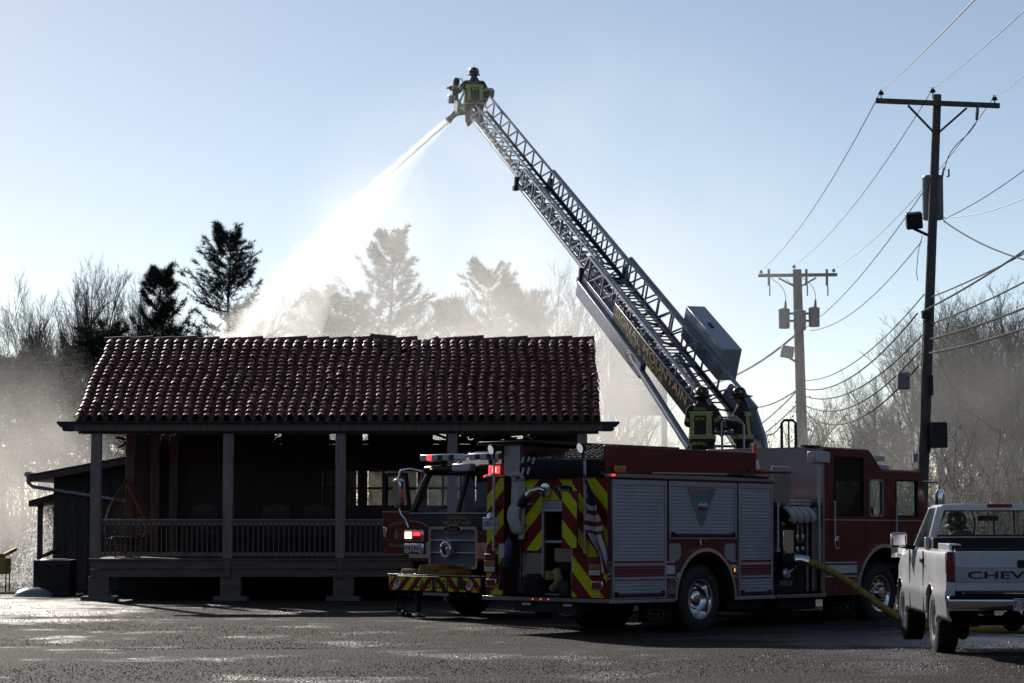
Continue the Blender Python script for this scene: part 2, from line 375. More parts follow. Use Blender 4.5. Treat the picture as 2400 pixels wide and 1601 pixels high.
# ridge caps, each overlapping the next, two of them shifted
rm = tile_mesh('ridge_tile', .125, .105, .60, .018, 8)
rme = rm.mesh('ridge_tile'); rme.materials.append(mat('ridge_clay', (.11,.045,.036), .5, var=.3, vs=3, world=True))
rme.polygons.foreach_set('use_smooth', [True]*len(rme.polygons)); rme.set_sharp_from_angle(angle=R(50))
nr = 22; rp = (EX1-EX0)/nr
for i in range(nr):
    o = bpy.data.objects.new('ridge_tile', rme); COL.objects.link(o); o.parent = B
    x = EX1 - i*rp; tilt = -.035 + rnd.gauss(0,.006); dz = rnd.gauss(0,.008)
    if i == 7: tilt = -.36; dz = .015
    if i == 9: tilt = .12
    o.matrix_local = Matrix.Translation((x, RY+rnd.gauss(0,.01), RZ+.02+dz)) @ Matrix.Rotation(R(90),4,'Z') @ Matrix.Rotation(tilt,4,'X')
MB().box(EX0+.06, EX1-.16, RY-.10, RY-.06, RZ-.16, RZ+.05).build('ridge_mortar', M_conc, B)
fs_ = MB()   # back slope, partly fallen in: a narrow strip stays behind the ridge
for i in range(11):
    x0 = EX0+.1+i*1.0; dd = (.9,.8,1.1,.6,1.2,.5,.4,.9,.7,.35,.5)[i]
    fs_.add([(x0,RY+.02,RZ-.04),(x0+1.0,RY+.02,RZ-.04),(x0+1.0,RY+dd,RZ-.04-dd*.49),(x0,RY+dd*.8,RZ-.04-dd*.4)], [(0,1,2,3)])
fs_.build('back_roof_remnant', M_char, B)
# fascia boards, rafter tails at the gable ends
MB().box(EX0-.03, EX1+.03, -.03, .02, 3.60, 3.80).build('fascia_board', M_wood, B, bevel=.008)
MB().box(EX0+.05, EX1-.05, .12, .30, 3.55, 3.72).build('porch_beam', M_wood, B, bevel=.01)
MB().box(EX0-.02, EX1+.02, -.10, -.03, 3.77, 3.81).build('drip_edge', M_iron, B)
scal = [(0,0),(.20,0),(.24,.03),(.25,.07),(.22,.10),(.27,.085),(.31,.11),(.32,.145),(.36,.15),(.36,.21),(0,.21)]
for sgn, x in ((-1, EX0-.03), (1, EX1+.03)):
    m = MB(); m.prism([(x+sgn*a, 3.60+b) for a,b in scal], XZ, -.02, .14); m.build('carved_beam_end', M_iron, B)
for x in [EX0+.3+i*.62 for i in range(18)]:
    m = MB(); p = roof_pt(x, .12, -.13); q = roof_pt(x, SL-.1, -.13); m.bar(p, q, .05, .14, nrm); m.build('rafter', M_dark, B)
for x0 in (EX0+.01, EX1-.06):   # gable trim
    m = MB(); m.bar(roof_pt(x0+.025, .0, -.06), roof_pt(x0+.025, SL-.05, -.06), .04, .16, nrm); m.build('barge_board', M_wood, B)
# posts
POSTS = [-5.18, -2.36, .04, 2.43, 5.20]
for i, x in enumerate(POSTS):
    m = MB(); m.box(x-.105, x+.105, .10, .31, .90, 3.56); m.build('porch_post', M_post, B, bevel=.012)
for x, y in ((-4.72, 1.9), (-4.35, 3.1), (-3.95, 3.2)):
    m = MB(); m.box(x-.10, x+.10, y-.10, y+.10, .90, 3.62); m.build('inner_post', mat('inner_post_wood', (.11,.07,.052), .7, var=.3, vs=2.5, stretch=(5,5,.5)), B, bevel=.012)
# railing between the posts, balusters one by one
bal = MB().box(-.014,.014,-.014,.014,0,.70).mesh('baluster'); bal.materials.append(M_wood)
for i in range(4):
    x0, x1 = POSTS[i]+.105, POSTS[i+1]-.105
    t = MB(); t.box(x0, x1, .14, .27, 1.70, 1.735); rail = t.build('rail_cap', M_post, B, bevel=.006)
    MB().box(x0, x1, .185, .225, 1.60, 1.69).build('upper_rail', M_post, B)
    MB().box(x0, x1, .185, .225, .95, 1.03).build('lower_rail', M_post, B)
    n = int((x1-x0)/.108)
    for k in range(1, n):
        o = bpy.data.objects.new('baluster', bal); COL.objects.link(o); o.parent = rail; o.location = (x0+(x1-x0)*k/n, .165, .98)
# deck, skirt boards, piers
nb = 24
for k in range(nb):
    y0 = -.02+k*.14; m = MB(); m.box(EX0+.32, EX1-.1, y0, y0+.13, .86, .895); m.build('deck_board', M_deck, B)
for z0, z1, yy in ((.68,.86,.02), (.51,.675,.05)):
    m = MB(); m.box(EX0+.35, EX1-.12, yy, yy+.04, z0, z1); m.build('skirt_board', M_deck, B, bevel=.005)
for x in (-5.08, -2.28, .12, 2.6, 4.9):
    m = MB(); m.box(x-.22, x+.22, .06, .40, .08, .52); m.build('pier', M_deck, B, bevel=.01)
    m = MB(); m.box(x-.36, x+.36, -.06, .5, -.06, .10); m.build('footing', M_conc, B, bevel=.015)
    if x > -5: 
        m = MB(); m.box(x-.12, x+.0, -.01, .06, .5, .86); m.build('pier_face', M_deck, B)
MB().box(EX0+.5, EX1-.3, 2.6, 2.7, -.05, .86).build('foundation_wall', M_char, B)
# back wall of the porch with window openings, boards one by one
YW = 3.3
wins = [(-.66, .26), (.36, 1.62), (1.72, 2.95)]
WZ0, WZ1 = 1.98, 2.88
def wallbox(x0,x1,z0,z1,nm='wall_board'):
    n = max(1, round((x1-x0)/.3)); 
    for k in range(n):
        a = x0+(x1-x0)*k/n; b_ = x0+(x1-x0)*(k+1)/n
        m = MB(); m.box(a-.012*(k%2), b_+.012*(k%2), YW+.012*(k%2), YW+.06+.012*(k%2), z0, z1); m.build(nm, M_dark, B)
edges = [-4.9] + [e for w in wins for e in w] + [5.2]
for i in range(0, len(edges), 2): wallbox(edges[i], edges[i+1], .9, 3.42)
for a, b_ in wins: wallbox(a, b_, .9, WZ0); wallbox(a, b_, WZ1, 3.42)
M_dirty = glass('sooty_window_glass', (.30,.30,.30), .08, dirt=.07)
for a, b_ in wins:
    m = MB(); m.frame([(a,WZ0),(b_,WZ0),(b_,WZ1),(a,WZ1)], [(a+.06,WZ0+.06),(b_-.06,WZ0+.06),(b_-.06,WZ1-.06),(a+.06,WZ1-.06)], XZ, YW-.03, YW+.09)
    w = m.build('window', M_dark, B)
    xm = [a+(b_-a)*k/3 for k in (1,2)] if b_-a > 1.0 else [(a+b_)/2]
    cuts = [a+.06]+xm+[b_-.06]
    MB().box(a+.06, b_-.06, YW+.005, YW+.05, 2.40, 2.45).build('mullion', M_dark, w)
    for x in xm: MB().box(x-.025, x+.025, YW+.0, YW+.055, WZ0+.06, WZ1-.06).build('mullion', M_dark, w)
    for k in range(len(cuts)-1):
        for z0, z1 in ((WZ0+.06, 2.40), (2.45, WZ1-.06)):
            MB().box(cuts[k]+.024, cuts[k+1]-.024, YW+.02, YW+.026, z0, z1).build('pane', M_dirty if a > 0 else glass('near_black_glass', (.07,.07,.07), .1), w)  # leftmost window gets a much darker glass tint
# burnt stuff hanging under the roof and behind the wall
MB().box(-4.9, 5.2, YW+.0, YW+.1, 3.43, 3.52).build('top_plate', M_char, B)
for a, b_ in ((-4.9,-4.3),(-3.9,-1.7),(-1.55,-.45),(-.25,.3),(.42,1.9),(2.2,2.5),(3.0,3.3),(4.1,5.2)): MB().box(a, b_, YW+.12, YW+.16, 3.40, 4.6).build('attic_board', M_char, B)
db = random.Random(5)
for i in range(70):
    x = db.uniform(-5, 5.2); 
    if i > 30: x = db.uniform(2.3, 5.1)
    y = YW + db.uniform(-.3, .6); z = 3.48 + db.uniform(-.06, .22)
    a = db.uniform(-.5,.5); l = db.uniform(.12,.45)
    m = MB(); m.bar((x-l*math.cos(a), y, z-l*math.sin(a)), (x+l*math.cos(a), y+db.uniform(-.3,.3), z+l*math.sin(a)), db.uniform(.02,.07), db.uniform(.03,.10))
    m.build('charred_piece', M_char, B)
for x in (-4.2,-2.2,-.4,2.1,3.3,4.6):
    m = MB(); m.box(x-.05, x+.05, 8.0, 8.1, 0, db.uniform(1.6,2.6)); m.build('charred_stud', M_char, B)
for a, b_, z in ((-4.9,-.9,3.4),(3.4,5.2,3.0)):
    MB().box(a, b_, 7.95, 8.05, 0, z).build('rear_wall', M_char, B)
MB().box(5.1, 5.2, 3.4, 8, 0, 3.0).build('end_wall', M_char, B)
MB().box(-4.95, -4.85, 3.4, 8, 0, 3.3).build('end_wall', M_dark, B)
# ------------------------------------------------------------------ vehicle materials
M_red = mat('fire_engine_red', (.115,.003,.005), .3, coat=.25, var=.12, vs=1.5, bump=.015, bs=3)
M_black = mat('black_paint', (.009,.009,.012), .35, spec=.22)
M_alu = mat('brushed_aluminium', (.42,.43,.46), .42, .85, var=.1, vs=5)
M_roll = mat('roller_shutter', (.40,.41,.46), .5, .45, var=.14, vs=1.6)
M_chrome = mat('chrome', (.75,.76,.78), .12, 1.0, var=.06, vs=8)
M_rub = mat('tyre_rubber', (.016,.016,.017), .75, var=.3, vs=10, bump=.1, bs=30)
M_blk = mat('black_plastic', (.012,.012,.0125), .7, var=.3, vs=9, spec=.2)
M_wht = mat('white_stripe', (.55,.56,.60), .4)
M_gold = mat('gold_leaf', (.42,.30,.14), .4, .3)
M_hosew = mat('white_hose', (.50,.48,.45), .85, var=.2, vs=7, bump=.2, bs=60)
M_hosey = mat('yellow_hose', (.30,.20,.03), .75, var=.25, vs=8, bump=.2, bs=60)
M_vglass = glass('vehicle_glass', (.80,.86,.84), .02)
M_dglass = glass('tinted_glass', (.16,.18,.19), .02)
M_clear = glass('lens_glass', (.9,.9,.9), .05)
M_rlens = mat('red_lens', (.22,.01,.012), .2, coat=1)
M_alens = mat('amber_lens', (.45,.16,.02), .25, coat=1)
M_clens = mat('clear_lens', (.55,.56,.58), .2, coat=1)
G_red = glow('lit_red_lamp', (1,.03,.04), 3.2, (.5,.02,.02))
G_redhot = glow('lit_red_lamp_core', (1,.30,.16), 7, (.5,.02,.02))
G_amber = glow('lit_amber_lamp', (1,.25,.03), 2.6, (.5,.2,.02))
def diamond():
    m = bpy.data.materials.new('diamond_plate'); m.use_nodes = True; nt = m.node_tree; N, L = nt.nodes, nt.links; b = N['Principled BSDF']
    b.inputs['Base Color'].default_value = (.36,.36,.37,1); b.inputs['Metallic'].default_value = .9; b.inputs['Roughness'].default_value = .2
    tc = N.new('ShaderNodeTexCoord'); mp = N.new('ShaderNodeMapping'); mp.inputs['Rotation'].default_value = (.6,.5,.78); L.new(tc.outputs['Object'], mp.inputs[0])
    ck = N.new('ShaderNodeTexVoronoi'); ck.inputs['Scale'].default_value = 34; ck.feature = 'F1'; ck.inputs['Randomness'].default_value = .25; L.new(mp.outputs[0], ck.inputs[0])
    bp = N.new('ShaderNodeBump'); bp.inputs['Strength'].default_value = .35; bp.inputs['Distance'].default_value = .012; L.new(ck.outputs['Distance'], bp.inputs['Height']); L.new(bp.outputs[0], b.inputs['Normal'])
    return m
M_dia = diamond()
def chevron(name, c, per, duty=.47, slope=1.0, off=0.0, base=(.66,.64,.01), red=(.20,.006,.006)):
    m = bpy.data.materials.new(name); m.use_nodes = True; nt = m.node_tree; N, L = nt.nodes, nt.links; b = N['Principled BSDF']
    b.inputs['Roughness'].default_value = .5; b.inputs['Specular IOR Level'].default_value = .3
    tc = N.new('ShaderNodeTexCoord'); sp = N.new('ShaderNodeSeparateXYZ'); L.new(tc.outputs['Object'], sp.inputs[0])
    def mth(op, a, bb=None, cc=None):
        t = N.new('ShaderNodeMath'); t.operation = op
        for i, q in enumerate((a, bb, cc)):
            if q is None: continue
            if isinstance(q, (int, float)): t.inputs[i].default_value = q
            else: L.new(q, t.inputs[i])
        return t.outputs[0]
    d = mth('ABSOLUTE', mth('SUBTRACT', sp.outputs[1], c)); v = mth('MULTIPLY_ADD', d, slope, sp.outputs[2])
    f = mth('FRACT', mth('DIVIDE', mth('ADD', v, off), per)); s = mth('LESS_THAN', f, duty)
    mx = N.new('ShaderNodeMix'); mx.data_type = 'RGBA'; mx.inputs[6].default_value = (*red,1); mx.inputs[7].default_value = (*base,1)
    L.new(s, mx.inputs[0]); L.new(mx.outputs[2], b.inputs['Base Color']); return m

def wheel(parent, c, r, w, out=-1, front=False, rim=M_chrome, rr=.305, n=40):
    x, y, z = c; e = empty('wheel', (x, y, z)); e.parent = parent
    t = MB(); h = w/2
    prof = [(rr,-h*.75),(rr+.03,-h*.92),(r-.14,-h),(r-.05,-h*.96),(r-.012,-h*.82),(r,-h*.7)]
    prof = prof + [(a,-b) for a,b in reversed(prof)]
    t.lathe(prof, (0,0,0), (0,1,0), n, cap=False); ty = t.build('tyre', M_rub, e, smooth=True, ang=35)
    tr = MB()
    for k in range(n*2):
        a = 2*math.pi*k/(n*2); 
        for s in (-1,1):
            cx, cz = (r+.003)*math.cos(a), (r+.003)*math.sin(a); d = Vector((-math.sin(a)*.014, .0, math.cos(a)*.014))
            tr.obox((cx, s*h*.38, cz), d, (0,h*.30,0), (math.cos(a)*.008,0,math.sin(a)*.008))
    tr.build('tread', M_rub, ty)
    q = MB(); o = out
    if front: prof = [(rr+.005,.80),(rr+.015,.90),(rr-.02,.88),(rr-.04,.70),(rr-.06,.62),(.17,.78),(.15,.80),(.10,.80),(.095,1.15),(.07,1.2),(.0,1.2)]
    else: prof = [(rr+.005,.80),(rr+.015,.92),(rr-.02,.90),(rr-.045,.6),(rr-.06,.1),(.20,-.15),(.15,-.15),(.145,.35),(.11,.55),(.05,.62),(.0,.63)]
    q.lathe([(a, b*h*o) for a,b in prof], (0,0,0), (0,1,0), n, cap=False); ri = q.build('rim', rim, e, smooth=True, ang=50)
    lug = MB()
    for k in range(10):
        a = 2*math.pi*k/10; y0 = o*h*(.80 if front else -.12)
        lug.lathe([(.016,0),(.016,.04),(.010,.05),(0,.05)], (.13*math.cos(a)*(1 if front else 1.32), y0, .13*math.sin(a)*(1 if front else 1.32)), (0,o,0), 6)
        if front: lug.lathe([(.0,.004),(.026,.004),(.026,0)], (.215*math.cos(a), o*h*.70, .215*math.sin(a)), (0,o,0), 10)
    lug.build('lug_nuts', M_chrome if not front else M_iron, ri); tag(bpy.data.objects[ri.children[0].name], kind='stuff')
    return e
def fender(parent, cx, cz, r0, r1, y0, y1, m=M_chrome, a0=0, a1=180, n=28):
    b = MB()
    po = [(cx+r1*math.cos(R(a0+(a1-a0)*k/n)), cz+r1*math.sin(R(a0+(a1-a0)*k/n))) for k in range(n+1)]
    pi_ = [(cx+r0*math.cos(R(a0+(a1-a0)*k/n)), cz+r0*math.sin(R(a0+(a1-a0)*k/n))) for k in range(n+1)]
    for k in range(n):
        b.prism([po[k], po[k+1], pi_[k+1], pi_[k]], XZ, y0, y1)
    return b.build('fender_trim', m, parent, smooth=True, ang=60)
def arch_poly(x0, x1, z0, z1, cx, cz, r, n=20):
    h = math.sqrt(max(0, r*r-(z0-cz)**2)); a = math.asin((z0-cz)/r)
    P = [(x0,z0),(cx-h,z0)] + [(cx-r*math.cos(a+(math.pi-2*a)*k/n), cz+r*math.sin(a+(math.pi-2*a)*k/n)) for k in range(1,n)] + [(cx+h,z0),(x1,z0),(x1,z1),(x0,z1)]
    return P
# ------------------------------------------------------------------ the pumper in front (local: x forward from the tail, y from right flank to left, z up)
E = empty('fire_engine', (1.45, 35.5, 0), (0, R(.5), R(48)), label='red pumper fire engine with silver roller shutters and yellow chevron tail', cat='fire engine')
def eb(name, m, x0,x1,y0,y1,z0,z1, bevel=0, par=None): return MB().box(x0,x1,y0,y1,z0,z1).build(name, m, par or E, bevel=bevel)
CH = chevron('chevron_tail', 1.25, .54, .47, 1.0, .12)
W2 = 2.5
# body
m = MB(); m.prism(arch_poly(.6,4.26,.54,2.40, 2.37,.53,.74), XZ, .035, .95); m.prism(arch_poly(.6,4.26,.54,2.40, 2.37,.53,.74), XZ, 1.55, 2.48)
m.box(.9,4.26,.95,1.55,.9,2.40); body = m.build('body', M_red, E)
eb('tail_column', M_red, 0,.6, 0.035,.73, .57,2.40, .01); eb('tail_column', M_red, 0,.6, 2.14,2.5, .57,2.42, .01)
eb('tail_panel', M_red, .06,.6, 1.37,1.79, .58,2.40); eb('tail_panel', M_red, .06,.6, .73,1.37, 1.99,2.40)
for n, y0,y1,z0,z1,x in (('chevron_sheet',.03,.72,.58,2.40,-.004),('chevron_sheet',2.145,2.495,.58,2.41,-.004),('chevron_sheet',1.375,1.785,1.28,2.39,.056),('chevron_sheet',.74,1.365,2.06,2.39,.056)):
    eb(n, CH, x, x+.003, y0, y1, z0, z1)
eb('diamond_panel', M_dia, .05,.06, 1.38,1.785, .62,1.24); eb('diamond_panel', M_dia, .30,.32, 1.79,2.14, .62,2.42); eb('tail_step', M_dia, -.10,.6, .0,2.5, .505,.565,.006)
eb('chute_side', M_dia, .02,.6, 1.80,1.81, .62,2.4); eb('kick_plate', M_dia, -.104,-.10, 0,2.5, .51,.562)
eb('compartment_back', M_blk, .58,.598, .73,1.37, .58,1.99); eb('shelf', M_alu, .07,.58, .74,1.36, 1.40,1.44)
m = MB(); m.frame([(.73,.6),(1.37,.6),(1.37,2.05),(.73,2.05)], [(.77,.62),(1.33,.62),(1.33,1.93),(.77,1.93)], YZ, .03, .09); m.build('shutter_frame', M_alu, E)
m = MB(); m.tube([(.04,.72,1.90),(.04,1.40,1.90)], .03, 10); m.build('rolled_shutter', M_alu, E)
# open hinged door on the tail
hd = eb('hinged_door', M_red, -.24,-.21, .42,.73, 1.32,2.19, .005); 
o = eb('chevron_sheet', CH, -.244,-.241, .43,.72, 1.33,2.18, par=hd)
# compartment load
for k in range(3):
    m = MB(); m.lathe([(.0,-.03),(.05,-.03),(.05,-.02),(.02,-.02),(.02,.02),(.05,.02),(.05,.03),(0,.03)], (.2+.02*k, .80+.075*k, 1.50), (0,1,0), 14); m.build('spool', mat('yellow_plastic', (.5,.38,.02), .4), E, smooth=True)
eb('tool_box', mat('tan_case', (.28,.22,.15), .6, var=.2), .10,.45, .80,1.18, 1.10,1.32, .02); eb('tool_box', M_blk, .08,.42, .86,1.10, .98,1.10, .02)
m = MB()
for k in range(5):
    m.lathe([(.10,0),(.13,.0),(.13,.025),(.10,.025),(.10,0)], (.02, 1.12, .84+.027*k), (0,0,1), 22, cap=False)
m.build('hose_coil', M_hosey, E, smooth=True)
m = MB(); m.tube([(-.02,1.02,.98),(-.08,.92,.86),(-.06,.98,.76),(-.02,1.10,.70)], .062, 12); m.build('suction_hose', mat('tan_hose', (.25,.19,.11), .8, var=.2), E, smooth=True)
m = MB(); m.lathe([(0,0),(.20,0),(.24,.10),(.20,.28),(.1,.34),(0,.34)], (.05, 1.52, .58), (0,0,1), 12); m.build('duffel_bag', M_blk, E, smooth=True)
m = MB(); m.lathe([(0,0),(.09,0),(.10,.1),(.09,.2),(.05,.24),(0,.25)], (.0, .88, .60), (0,0,1), 14); m.build('valve_body', M_iron, E, smooth=True)
# left chute: folded white hose lines and nozzle
m = MB()
for k, (yy, zb) in enumerate(((1.72,1.45),(1.82,1.55),(1.90,1.62))):
    m.add([(.02,yy,2.42),(.02,yy+.10,2.42),(-.02,yy+.10,zb),(-.02,yy,zb),(.06,yy,2.42),(.06,yy+.10,2.42),(.03,yy+.10,zb),(.03,yy,zb)], [(0,1,2,3),(7,6,5,4),(0,4,5,1),(1,5,6,2),(2,6,7,3),(3,7,4,0)])
m.build('hanging_hose', M_hosew, E, bevel=.015)
m = MB(); m.tube([(-.02,1.90,2.40),(-.06,1.90,2.46),(-.02,1.78,2.47),(0,1.70,2.40)], .05, 10); m.build('hose_fold', M_hosew, E, smooth=True)
m = MB(); m.grid(lambda u,v: (-.06-.04*math.sin(v*3.1), 1.96-.23*u+.03*math.sin(v*5), 1.98-.42*v-.03*math.sin(u*3)), 6, 8); o = m.build('hose_loop', M_hosew, E, smooth=True); o.modifiers.new('solid','SOLIDIFY').thickness = .04
m = MB(); m.tube([(-.02,1.30,2.21),(-.10,1.34,2.23),(-.16,1.44,2.19),(-.18,1.50,2.12)], .045, 14); m.build('outlet_elbow', M_chrome, E, smooth=True)
m = MB(); m.lathe([(0,0),(.09,0),(.11,.02),(.11,.04),(.06,.05),(0,.05)], (.05,1.29,2.21), (-1,0,0), 24); m.build('outlet_flange', M_chrome, E, smooth=True)
m = MB(); m.tube([(-.18,1.50,2.12),(-.19,1.56,2.05),(-.19,1.62,1.96)], [.075,.085,.06], 14); m.build('valve', M_iron, E, smooth=True)
m = MB(); m.tube([(-.02,1.90,1.60),(-.03,2.02,1.35),(-.04,2.05,1.20),(-.05,2.08,1.06)], [.05,.04,.045,.06], 10); m.build('nozzle_line', M_blk, E, smooth=True)
eb('grab_bar', M_chrome, .0,.02, 1.55,1.95, 1.99,2.01); eb('grab_bar', M_chrome, .0,.02, 1.62,2.0, 1.66,1.68)
# tank bracket with blue air bottle on left column
m = MB(); m.lathe([(0,0),(.06,0),(.07,.05),(.07,.38),(.04,.44),(.02,.46),(0,.46)], (-.09,1.98,1.02), (0,-.12,1), 16); m.build('air_bottle', mat('navy_cylinder', (.02,.03,.09), .35), E, smooth=True)
m = MB(); m.tube([(-.09,2.04,1.04),(-.10,2.05,.88),(-.10,2.07,.66)], [.06,.055,.075], 12); m.build('bottle_boot', M_blk, E, smooth=True)
eb('tag', M_wht, -.09,-.08, 2.05,2.16, 1.16,1.38)
# lamps of the tail
for y0, z0 in ((2.25,.93),(.10,.91)):
    lampc = eb('tail_lamp', M_iron, -.05,0, y0,y0+.26, z0,z0+.29,.01)
    eb('lens', M_rlens, -.062,-.05, y0+.02,y0+.24, z0+.195,z0+.28,.004,lampc); eb('lens', M_alens, -.062,-.05, y0+.02,y0+.24, z0+.10,z0+.185,.004,lampc); eb('lens', M_clens, -.062,-.05, y0+.02,y0+.24, z0+.01,z0+.09,.004,lampc)
for y0, z0 in ((2.27,.70),(.10,.70)):
    l = eb('marker_lamp', M_chrome, -.03,0, y0,y0+.22, z0,z0+.13,.01); eb('lens', M_rlens, -.04,-.03, y0+.02,y0+.2, z0+.015,z0+.115,.004,l)
for y in (2.38,.16):
    m = MB(); m.lathe([(0,0),(.02,0),(.02,.01),(0,.01)], (-.005,y,.62), (-1,0,0), 16); 
    o = m.build('chrome_oval', M_chrome, E); 
for y in (1.10,1.26,1.42):
    eb('step_lamp', G_red, -.108,-.104, y,y+.02, .53,.545)
for y in (1.60,.76):
    eb('step_sticker', M_wht, -.06,-.058, y-.09,y+.09, .44,.475)
def oval(name, m, parent, c, ax, ay, rx, ry, t=.02, n=28):
    M = onplane(c, ax, ay); b = MB(); vs = [M @ Vector((rx*math.cos(2*math.pi*k/n), ry*math.sin(2*math.pi*k/n), 0)) for k in range(n)] + [M @ Vector((rx*.94*math.cos(2*math.pi*k/n), ry*.94*math.sin(2*math.pi*k/n), t)) for k in range(n)]
    b.add(vs, [tuple(range(n-1,-1,-1)), tuple(range(n,2*n))] + [(k,(k+1)%n,n+(k+1)%n,n+k) for k in range(n)]); return b.build(name, m, parent)
RX, RU = (0,-1,0), (0,0,1)      # writing on the tail reads left to right seen from behind
b_ = oval('badge', M_chrome, E, (.05,.93,2.21), RX, RU, .215, .085, .012); oval('badge_field', M_black, b_, (.037,.93,2.21), RX, RU, .195, .07, .006)
text('badge_script', 'Pierce', M_alu, b_, onplane((.029,.93,2.21), RX, RU), .24, .09, shear=.25)
# licence plate
lp = MB().box(-.03,-.024, 2.24,2.56, 1.60,1.79).build('licence_plate', mat('plate_white', (.62,.63,.66), .45), E, bevel=.004)
text('plate_number', '6703-GD', M_iron, lp, onplane((-.031,2.40,1.69), RX, RU), .27, .085, bold=.01)
text('plate_state', 'TENNESSEE', M_iron, lp, onplane((-.031,2.41,1.765), RX, RU), .15, .022)
m = MB(); m.lathe([(.0,0),(.07,0),(.07,.03),(.05,.06),(0,.07)], (-.0,2.40,1.80), (-1,0,.4), 16); m.build('plate_lamp', M_chrome, E, smooth=True)
# vertical grab rails on the tail
for y, z0, z1 in ((2.27,1.27,2.70),(.40,1.25,2.66)):
    m = MB(); m.tube([(-.09,y,z0),(-.09,y,z1)], .020, 12); r_ = m.build('grab_rail', M_alu, E, smooth=True)
    for z in (z0+.02, (z0+z1)/2-.02, z1-.02):
        MB().box(-.09,.0,y-.02,y+.02,z-.025,z+.025).build('bracket', M_chrome, r_)
# hosebed
eb('hosebed_side', M_red, .0,3.83, .05,.11, 2.47,2.88,.008); eb('hosebed_side', M_red, .0,3.83, 1.74,1.79, 2.47,2.90,.008)
eb('hosebed_floor', M_alu, .0,3.83, .11,1.74, 2.44,2.50); eb('hosebed_front', M_red, 3.78,3.83, .11,1.74, 2.47,2.88)
eb('stainless_panel', M_alu, .0,.04, 1.80,2.14, 2.44,2.93); eb('stainless_panel', M_red, .0,3.6, 2.14,2.2, 2.44,2.93)
lr = eb('ladder_rack', M_black, -.1,3.6, 1.45,2.62, 2.935,2.985,.01)
eb('rack_lip', M_alu, -.105,3.6, 2.60,2.625, 2.93,2.99, par=lr)
eb('body_top_trim', M_dia, -.02,4.30, -.03,.06, 2.40,2.455,.006); eb('body_top_trim', M_dia, -.02,.5, 2.12,2.53, 2.42,2.46,.006)
eb('top_marker', G_red, .04,.09, -.05,-.03, 2.42,2.445); eb('top_marker', G_red, -.02,.03, 2.535,2.56, 2.425,2.455)
eb('amber_beacon', M_alens, .05,.30, .12,.32, 2.885,2.89); 
eb('amber_beacon', M_alens, .14,.42, -.01,.04, 2.47,2.58,.02)
m = MB()
hr = random.Random(2)
for k in range(9):                      # folded hose inside the bed
    for j in range(3):
        y = .2+.165*k; z = 2.53+.07*j
        m.box(.06+hr.uniform(0,.05), 3.6, y, y+.14, z, z+.06)
m.build('hose_load', M_hosew, E, bevel=.01); tag(bpy.data.objects['hose_load'], kind='stuff')
def netz(u, v):                          # black webbing over the bed and down the tail
    y = .14+1.62*u; s = v*1.7
    if s < .42: x, z = -.03-.03*math.sin(s/.42*3.14), 2.40+s*.66
    else: x, z = -.03+(s-.42)*.42, 2.677+(s-.42)*(.15+.03*math.sin(u*7)) + .03*math.sin(u*3.14)*min(1,(s-.42)*3)
    return Vector((x, y, z))
m = MB()
for i in range(15):
    for k in range(12):
        if k < 4: continue
        m.bar(netz(i/14,k/12), netz(i/14,(k+1)/12), .035, .006, (0,0,1) if k>3 else (1,0,0))
for k in range(1,12):
    if k < 4: continue
    for i in range(14): m.bar(netz(i/14,k/12), netz((i+1)/14,k/12), .035, .006, (0,0,1) if k>3 else (1,0,0))
m.build('cargo_net', M_blk, E); 
m = MB(); m.grid(lambda u,v: netz(u, v*.27), 16, 8); o = m.build('tail_cover', M_blk, E, smooth=True)
m = MB(); m.grid(lambda u,v: netz(u, .26+v*.60)+Vector((.03,0,-.025-.02*abs(math.sin(u*28)))), 40, 12); m.build('hose_bundle', M_hosew, E, smooth=True)
m = MB()
for (u, v) in ((.05,.1),(.12,.1),(.03,.25),(.1,.26),(.17,.24)):
    p = netz(1-u, v); m.obox(p+Vector((-.012,0,0)), (0,.02,.008), (0,-.02,.05), (.003,0,0))
m.build('reflective_tab', M_wht, E)
# work lamps at the tail corners
for y, z in ((2.28,2.86),(.44,2.85)):
    m = MB(); m.lathe([(0,-.05),(.06,-.05),(.085,.0),(.085,.03),(.075,.035)], (-.12,y,z), (-1,.25,-.25), 20); l = m.build('work_lamp', M_iron, E, smooth=True)
    m = MB(); m.lathe([(0,.034),(.076,.034),(.07,.038),(0,.04)], (-.12,y,z), (-1,.25,-.25), 20); m.build('lens', glow('work_lamp_lens', (1,1,1), .35, (.7,.7,.72)), l)
    m = MB(); m.tube([(-.09,y,z-.06),(-.08,y,z-.16)], .02, 8); m.build('stalk', M_iron, l)
rl = eb('warning_lamp', M_rlens, -.02,.12, 2.20,2.46, 2.47,2.61,.02); eb('lit_cell', G_redhot, -.026,-.02, 2.28,2.36, 2.50,2.58, par=rl); eb('lit_cell', G_red, -.026,-.02, 2.21,2.45, 2.48,2.60, par=rl)
